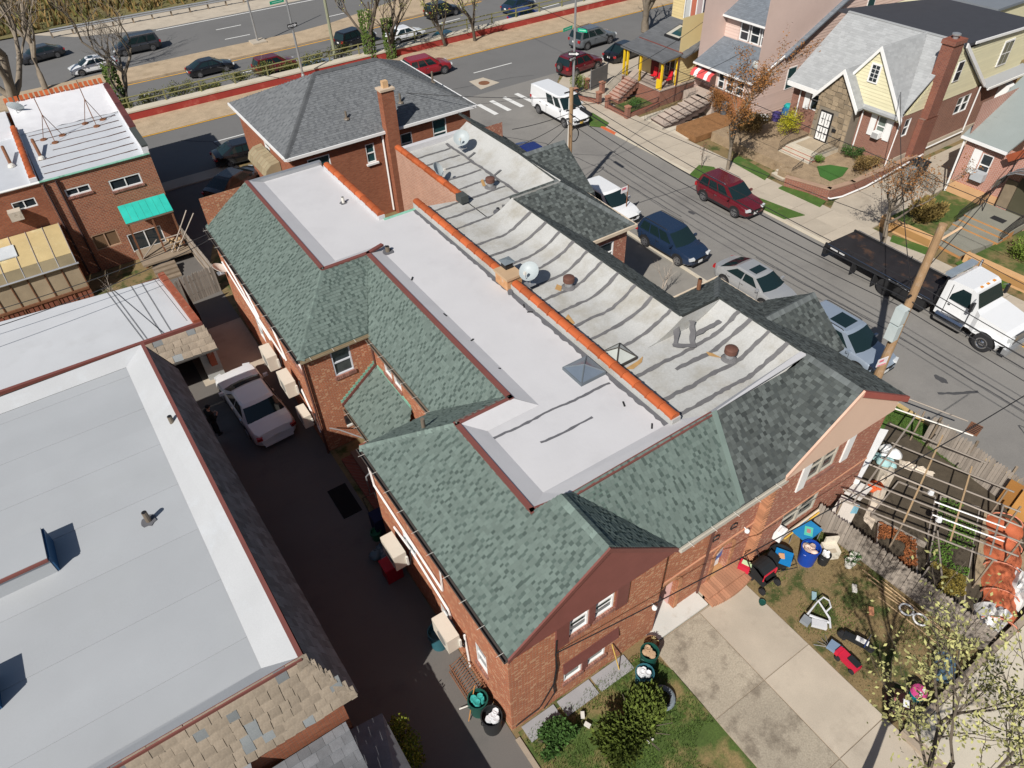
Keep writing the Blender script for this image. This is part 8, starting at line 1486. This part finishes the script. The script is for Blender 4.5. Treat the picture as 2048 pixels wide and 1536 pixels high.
wpz = thing('white_pole_pair','two white plastic poles resting on the trellis','pole',(22,4,1.8)); [MB().tube([a,b],.03,5).build('pole', white_p, wpz) for a,b in (((21.6,5.2,1.82),(22.6,3.1,1.8)),((21.0,4.9,1.82),(22.0,2.8,1.8)))]
ptk = thing('white_water_jug','white jug on the wall ledge under the lower window','jug',(16.4,7.7,1.2)); MB().cbox((16.35,7.72,1.15),(.5,.3,.35),.2).build('body', white_p, ptk); MB().cbox((16.35,7.7,1.36),(.3,.12,.08),.2).build('handle', white_p, ptk)
jd = thing('window_ledge_boards','pale and yellow boards leaning under the lower window','board',(17.3,7.75,.8)); MB().tube([(16.5,7.7,.85),(18.6,7.7,.95)],.05,4).build('board', M('cream_board',(0.60,0.50,0.38)), jd); MB().tube([(16.6,7.62,.75),(18.6,7.64,.85)],.035,4).build('board', M('yellow_board',(0.62,0.38,0.06)), jd)
# yard with navy suv: white vinyl fence, brick planter
vf_ = thing('vinyl_fence','grey and white panel fence of the sunken yard by the navy suv','fence',(23,20,0)); MB().box(22.4,22.46,19.7,22.2,0,1.35).build('panel', M('slate_panel',(0.16,0.17,0.19)), vf_); MB().box(22.4,22.46,17.4,19.66,0,1.35).build('panel', white_p, vf_); MB().box(22.36,22.5,17.3,22.3,1.35,1.42).build('rail', white_p, vf_); MB().box(19.4,22.4,17.2,17.26,0,1.4).build('panel', white_p, vf_)
bpn = thing('brick_planter','red brick planter between the vinyl fence and the car','planter',(23.5,19,0)); MB().box(22.7,24.0,17.4,20.2,0,.7).build('planter', brick, bpn); MB().box(22.85,23.85,17.55,20.05,.7,.72).build('soil', dirt, bpn)
struct(MB().box(22.0,25.6,15.0,17.2,-.05,.06).build('side_lawn', grass_g)); struct(MB().box(19.0,22.4,17.3,22.3,-.05,.04).build('patio', concrete)); struct(MB().prism([(22.5,20.3),(27.1,20.0),(27.1,29),(22.5,29)],-.05,.03).build('parking_pad', M('pad_concrete',(0.24,0.225,0.20),var=.1))); struct(MB().prism([(21.3,14.2),(27,14.2),(27,9.8),(21.3,8)],-.08,.028).build('street_verge', grass_g)); struct(MB().prism([(22.5,29),(27.0,29),(27.0,46),(22.5,48)],-.06,.02).build('near_sidewalk', concrete))
un_ = thing('red_umbrella','folded red fabric cover hung on the grey panel','cover',(22.6,22.0,1.0)); MB().lathe((22.75,21.9,.6),[(.02,0),(.30,.1),(.34,.5),(.1,.95),(.02,1.0)],10).build('fabric', M('coral_fabric',(0.50,0.11,0.08)), un_); MB().tube([(22.75,21.9,0),(22.75,21.9,1.7)],.02,5).build('pole', steel, un_)
for i,(x,y,l) in enumerate(((20.9,18.3,'orange flower pot on a white stand in the patio'),(20.4,19.4,'small pot with orange flowers near the patio rail'))): t = thing('flower_pot',l,'pot plant',(x,y,0)); MB().lathe((x,y,.04),[(.12,0),(.14,.7),(.2,.72),(.2,.95),(.16,.9)],12).build('pot', M('orange_pot',(0.60,0.17,0.06)) if i == 0 else white_p, t); MB().lathe((x,y,.9),[(.16,0),(.2,.08),(.1,.2),(.02,.24)],9).build('flowers', leafg if i == 0 else MATS['orange_pail'], t)
# clutter beyond the street
gb_ = thing('wheeled_bin','black wheeled bin with a grey bin beside the tudor drive','bin',(47.6,22.6,.1)); MB().add([(47.1,22.2,.1),(47.75,22.2,.1),(47.75,22.9,.1),(47.1,22.9,.1),(47.0,22.1,1.0),(47.85,22.1,1.0),(47.85,23.0,1.0),(47.0,23.0,1.0)],[(0,3,2,1),(4,5,6,7),(0,1,5,4),(1,2,6,5),(2,3,7,6),(3,0,4,7)]).build('body', pl_black, gb_); MB().box(46.95,47.9,22.05,23.05,1.0,1.08).build('lid', pl_black, gb_); MB().box(46.3,46.8,22.3,22.8,.1,.9).build('small_bin', M('grey_bin',(0.22,0.25,0.26)), gb_)
barrel('trash_can','dark grey can with lid among brown shrubs of the pink house',(44.0,37.0,.5),.28,.8,M('slate_can',(0.09,0.10,0.11)),lid=M('slate_can2',(0.13,0.14,0.15)))
for i,(x,y,c_,l) in enumerate(((46.0,33.6,M('purple_bin',(0.06,0.045,0.16)),'purple blue tub beside the pink house'),(46.6,34.0,M('purple_bin',(0.06,0.045,0.16)),'second purple tub beside the pink house'),(45.4,34.2,white_p,'white pail by the purple tubs'))): barrel('storage_tub',l,(x,y,.3),.35,.55,c_,cat='tub')
kc = thing('toy_car','teal and blue child toy car beside the tudor corner','toy',(47.0,33.4,.8)); MB().cbox((47.0,33.4,1.2),(.9,.6,.5),.3).build('body', M('toy_blue',(0.03,0.13,0.30)), kc); MB().lathe((46.9,33.4,1.45),[(.3,0),(.32,.1),(.2,.25)],12).build('hood', M('toy_turq',(0.02,0.33,0.32)), kc)
ig = thing('iron_gate','black iron gate across the cottage driveway','gate',(46,20.3,0)); railing(ig,[(45.8,20.2,.1),(46.4,22.0,.1)],1.1,.1)
dg = thing('drain_grate','rusty drain grate in the street near the hydrant','drain',(28.42, 6.99, 0.01)); p = (28.42, 6.99, 0.01); MB().cbox((p[0],p[1],.018),(.8,.5,.014),.2).build('grate', rust, dg); [MB().cbox((p[0]-.3+.12*k,p[1],.028),(.05,.42,.012),.2).build('bar', trim_m, dg) for k in range(6)]
tar_r = M('road_tar',(0.065,0.065,0.068),var=.15)
def road_crack(pts, w, z=.017, seed=0): 
    o = seam(None, pts, w, tar_r, seed, 'road_crack', 0); o.location.z = 0; return struct(o)
for i,(pts,w) in enumerate((([(28.0,46,.018),(30.5,42,.018),(31.2,36,.018),(31.0,28,.018)],.07),([(31.2,22,.018),(31.4,14,.018),(31.2,5,.018)],.06),([(27.6,30,.018),(30,31,.018),(35,30.5,.018)],.06),([(29.2,9.2,.018),(30.8,8.2,.018)],.16),([(30.2,6.0,.018),(30.6,4.5,.018),(30.0,4.0,.018),(29.8,5.4,.018),(30.2,6.0,.018)],.07),([(20,57,.018),(28,56.2,.018),(36,55,.018),(38,54.2,.018)],.06),([(8,60,.018),(10,58.2,.018),(10.5,54,.018)],.1),([(27.0,53,.02),(33,50.6,.02),(36,50.2,.02)],.05))): road_crack(pts,w,seed=i)
for i,(x,y,s,mt_) in enumerate(((30.6,16.0,.5,tar_r),(31.9,28.0,.35,tar_r),(29.6,33.0,.45,M('rust_patch',(0.14,0.08,0.07))),(30.2,9.7,.4,tar_r))):
    q = []; n = 14
    for k in range(n): a = 2*math.pi*k/n; rr = s*random.uniform(.7,1.1); q.append((x+rr*.5*math.cos(a),y+rr*math.sin(a),.0175))
    struct(MB().poly(q).build('road_patch', mt_))

# ---------------------------------------------------------------- trees, shrubs and grass
bark = M('grey_bark',(0.21,0.175,0.135),rough=.95,var=.2,scale=3,fine=.15); bark_d = M('dark_bark',(0.105,0.085,0.065),rough=.95,var=.2,scale=3)
def leafmat(n, c): return M(n, c, rough=.8, var=.15, isl=.4, scale=2)
def tree(label, base, h, spread, seed, leaf=None, nleaf=0, ls=.06, r0=.15, depth=4, bm=None, lean=(0,0), name='street_tree', group=None, ivy=None, forks=3):
    rr = random.Random(seed); t = thing(name, label, 'tree', base, 0, group); trunk = MB(); tw = MB(); tips = []
    def grow(p, d, L, r, k):
        pts = [p]; q = p; n = 4 if k < 3 else 3
        for i in range(n): d = (d+Vector((rr.uniform(-.22,.22),rr.uniform(-.22,.22),rr.uniform(-.05,.16)))).normalized(); q = q+d*(L/n); pts.append(q)
        (trunk if k < 2 else tw).tube(pts, [r*(1-.42*i/n) for i in range(n+1)], 7 if k < 2 else 4 if k < 3 else 3, cap=False)
        if k >= 2: tips.extend(pts[1:])
        if k >= depth: return
        for i in range(forks if k else forks+1):
            s = pts[rr.randint(max(1,n-2),n)] if k else pts[rr.randint(2,n)]
            a = rr.random()*6.28; w = spread*rr.uniform(.5,1.1); nd = (d*1.0+Vector((math.cos(a)*w,math.sin(a)*w,rr.uniform(-.1,.5)))).normalized(); grow(s, nd, L*rr.uniform(.55,.85), r*.52, k+1)
    grow(Vector(base), Vector((lean[0],lean[1],1)).normalized(), h*.40, r0, 0)
    trunk.build('trunk', bm or bark, t, smooth=60); c = tw.build('crown', bm or bark, t, recalc=False); c['kind'] = 'stuff'
    if leaf and nleaf:
        m = MB()
        for i in range(nleaf):
            p = rr.choice(tips)+Vector((rr.gauss(0,.16),rr.gauss(0,.16),rr.gauss(0,.12))); u = Vector((rr.uniform(-1,1),rr.uniform(-1,1),rr.uniform(-.6,.6))).normalized()*ls*rr.uniform(.6,1.3); v = u.cross(Vector((rr.uniform(-1,1),rr.uniform(-1,1),1))).normalized()*ls*.5; m.add([p-u,p+v,p+u,p-v],[(0,1,2,3)])
        o = m.build('leaves', leaf, t, recalc=False); o['kind'] = 'stuff'
    if ivy:
        m = MB()
        for i in range(900): a = rr.random()*6.28; z = rr.random()*h*.45; q = r0*1.5+rr.random()*.2; p = Vector(base)+Vector((q*math.cos(a)+lean[0]*z,q*math.sin(a)+lean[1]*z,z)); m.add([p,p+Vector((.1,0,.08)),p+Vector((.05,.06,.16)),p+Vector((-.05,.02,.08))],[(0,1,2,3)])
        o = m.build('ivy', ivy, t, recalc=False); o['kind'] = 'stuff'
    return t
rusty = leafmat('rusty_leaf',(0.24,0.105,0.03)); redl = leafmat('dark_red_leaf',(0.20,0.06,0.04)); ylw = leafmat('yellow_green_leaf',(0.30,0.30,0.07)); bud = leafmat('pale_bud',(0.34,0.33,0.13)); ivy_m = leafmat('ivy_leaf',(0.07,0.11,0.02)); ev = leafmat('evergreen_spray',(0.085,0.115,0.018)); gl = leafmat('bush_leaf',(0.045,0.10,0.02)); gold = leafmat('golden_leaf',(0.36,0.34,0.02)); bry = leafmat('bramble',(0.19,0.125,0.045))
tree('bare reddish street tree behind the wine red suv', (*(37.92, 30.66),.1), 8.2, .85, 11, rusty, 4200, .075, .13, 4)
tree('spreading bare street tree behind the truck bed, brown leaves left', (*(37.65, 18.20),.1), 7.4, 1.0, 23, rusty, 1900, .065, .16, 5, lean=(.1,.1))
tree('thin dark sapling on the kerb grass left of the reddish tree', (*(36.58, 31.87),.1), 2.6, .3, 5, redl, 60, .05, .03, 2, bark_d, forks=2)
tree('budding tree at the bottom right corner with pale yellow twigs', (10.6,.4,0), 9.0, .9, 31, bud, 4200, .06, .17, 5, bark_d, lean=(.32,-.02))
tree('ivy covered tree with many bare stems behind the pipe rail', (*(27.95, 67.02),-.6), 11, .8, 41, ylw, 900, .09, .28, 4, bark_d, ivy=ivy_m)
tree('second bare ivy tree right of the many stemmed one', (*(29.85, 66.55),-.6), 9.0, .6, 42, ylw, 300, .09, .24, 4, bark_d, ivy=ivy_m)
tree('slim bare tree by the dark teal car', (*(35.82, 66.18),-.6), 8.0, .5, 43, ylw, 350, .1, .18, 3, bark_d)
tree('bare forked tree near the pipe rail at the top', (*(38.84, 65.67),-.6), 8.0, .5, 44, ylw, 350, .1, .2, 3, bark_d)
tree('stout pale trunked tree behind the yellow porch roof', (*(53.80, 57.05),.1), 9.0, .7, 45, None, 0, .1, .42, 4)
tree('large bare tree at the left edge behind the dish', (-1.5,69.0,-.5), 17, 1.0, 51, bry, 500, .1, .5, 5)
tree('bare tree over the white car on the parkway', (6.0,72.5,-2.5), 12, 1.0, 52, None, 0, .1, .26, 5, ivy=ivy_m)
tree('tangled bare tree at the far left of the parkway', (1.0,88.0,-2.5), 14, 1.0, 53, None, 0, .1, .3, 5)
tree('pale bare bush in the shady yard of the brick row', (-.6,38.8,0), 2.6, .8, 61, None, 0, .05, .05, 3, M('pale_twig',(0.42,0.36,0.30)), name='bare_bush')
tree('bare shrub with pale stems beside the navy suv', (23.9,22.3,.1), 2.6, .6, 62, None, 0, .05, .04, 3, M('pale_twig',(0.42,0.36,0.30)), name='bare_bush')
def shrub(label, c, rx, ry, h, mat, n, ls, seed, name='shrub', spiky=.5, stem=True):
    rr = random.Random(seed); t = thing(name, label, 'shrub', c); s = MB(); m = MB(); C_ = Vector(c)
    for i in range(10): a = rr.random()*6.28; s.tube([C_,C_+Vector((rx*.35*math.cos(a),ry*.35*math.sin(a),h*.5)),C_+Vector((rx*.8*math.cos(a),ry*.8*math.sin(a),h*rr.uniform(.6,.95)))],[.03,.02,.008],4,cap=False)
    lobes = [(rr.uniform(-.6,.6)*rx,rr.uniform(-.6,.6)*ry,h*rr.uniform(.35,.85),rr.uniform(.3,.55)) for _ in range(14)]
    for i in range(n):
        lx,ly,lz,lr = rr.choice(lobes); d = Vector((rr.gauss(0,1),rr.gauss(0,1),rr.gauss(0,1))).normalized()*(rr.random()**.4); p = C_+Vector((lx+d.x*lr*rx,ly+d.y*lr*ry,max(.03,lz+d.z*lr*h*.8)))
        o_ = (p-C_); o_.z += .2; u = (o_.normalized()*spiky+Vector((rr.uniform(-1,1),rr.uniform(-1,1),rr.uniform(-.5,.8)))*(1-spiky*.5)).normalized()*ls*rr.uniform(.6,1.4); v = u.cross(Vector((rr.uniform(-1,1),rr.uniform(-1,1),1))).normalized()*ls*.32; m.add([p-u*.2,p+u*.4+v,p+u,p+u*.4-v],[(0,1,2,3)])
    s.build('stems', bark_d, t); o = m.build('foliage', mat, t, recalc=False); o['kind'] = 'stuff'; return t
shrub('broad feathery evergreen shrub on the front lawn below the maroon gable', (7.6,5.6,.02), 1.5, 1.15, 1.1, ev, 9000, .13, 1, spiky=.9)
shrub('low dark green clump at the driveway corner of the lawn', (5.4,6.9,.02), .7, .5, .5, gl, 2200, .12, 2)
shrub('lit yellow green bush in the alley by the slate porch', (1.2,9.0,.02), .75, .8, 1.7, leafmat('lime_leaf',(0.17,0.19,0.02)), 2600, .085, 3)
shrub('round golden bush beside the stone entrance', (44.3,31.2,.7), .95, .9, 1.7, gold, 3200, .07, 4)
shrub('dark green shrub under the white shuttered window', (45.0,26.0,.7), .65, .8, .8, gl, 1500, .08, 5)
shrub('small bright green ball shrub by the pale stoop', (42.6,26.9,.7), .4, .4, .5, leafmat('lime_ball',(0.10,0.20,0.02)), 900, .05, 6)
shrub('brown dry bush left of the golden bush', (42.6,33.2,.7), 1.5, 1.2, 1.2, bry, 3800, .11, 7, spiky=.8)
shrub('rusty shrub against the pink house window bay', (43.8,37.4,.5), .7, 1.4, 1.9, rusty, 3200, .07, 8)
shrub('brown bramble along the tudor retaining wall', (44.2,24.4,.7), 1.6, .5, .9, bry, 2200, .1, 9, spiky=.8)
shrub('tawny ornamental grass behind the left orange planter', (42.2,18.6,.3), 1.5, 1.0, 1.1, leafmat('tawny_grass',(0.20,0.145,0.045)), 3600, .16, 10, spiky=1.0)
shrub('green bush behind the right orange planter', (42.6,12.9,.3), .8, .9, .9, leafmat('fresh_leaf',(0.12,0.17,0.025)), 1800, .1, 11)
shrub('green bush inside the corner brick piers', (38.6,48.4,.1), .8, .7, 1.5, leafmat('fresh_leaf',(0.12,0.17,0.025)), 1600, .08, 12)
shrub('low plants in the bed of the yellow porch', (40.0,43.0,.12), 1.1, .9, .5, gl, 1300, .08, 13)
for i in range(9): shrub('section %s of scrubby hedge along the pipe rail'%('first second third fourth fifth sixth seventh eighth ninth'.split()[i]), (5.5+i*2.5,68.7,.0), 1.4, .5, .95+.3*(i%3), leafmat('hedge_leaf',(0.10,0.11,0.025)), 900, .12, 70+i, 'hedge')
# far brush and lawn blades
def scatter(name, x0,x1,y0,y1,z,n,mat,hh,w,seed,clump=None):
    rr = random.Random(seed); m = MB()
    for i in range(n):
        x = rr.uniform(x0,x1); y = rr.uniform(y0,y1)
        if clump and math.sin(x*2.3+seed)+math.sin(y*2.9)+math.sin((x+y)*1.3) < clump: continue
        a = rr.random()*6.28; h = hh*rr.uniform(.4,1.2); zz = z(x,y) if callable(z) else z; m.add([(x-w*math.cos(a),y-w*math.sin(a),zz),(x+w*math.cos(a),y+w*math.sin(a),zz),(x+rr.uniform(-h,h)*.5,y+rr.uniform(-h,h)*.5,zz+h)],[(0,1,2)])
    o = m.build(name, mat, None, recalc=False, kind='stuff'); return o
blade = leafmat('grass_blade',(0.075,0.125,0.022)); dryb = leafmat('dry_blade',(0.20,0.155,0.07))
scatter('grass_blades',4.7,9.9,2.6,7.6,.02,16000,blade,.10,.012,1,-.7); scatter('dry_grass',14.5,18.7,1.0,7.4,.03,7000,dryb,.06,.012,2); scatter('grass_tufts',14.5,18.7,1.0,7.4,.03,9000,blade,.08,.013,3,.5); scatter('verge_grass',25.7,26.9,1,10.4,.03,7000,blade,.10,.012,4)
scatter('far_brush',-40,70,110,150,lambda x,y: -2.55+(y-109.6)*.05,16000,bry,1.6,.16,5,-.6); scatter('far_scrub',-40,70,110,150,lambda x,y: -2.55+(y-109.6)*.05,7000,leafmat('scrub_leaf',(0.11,0.11,0.03)),1.5,.25,6,.2)
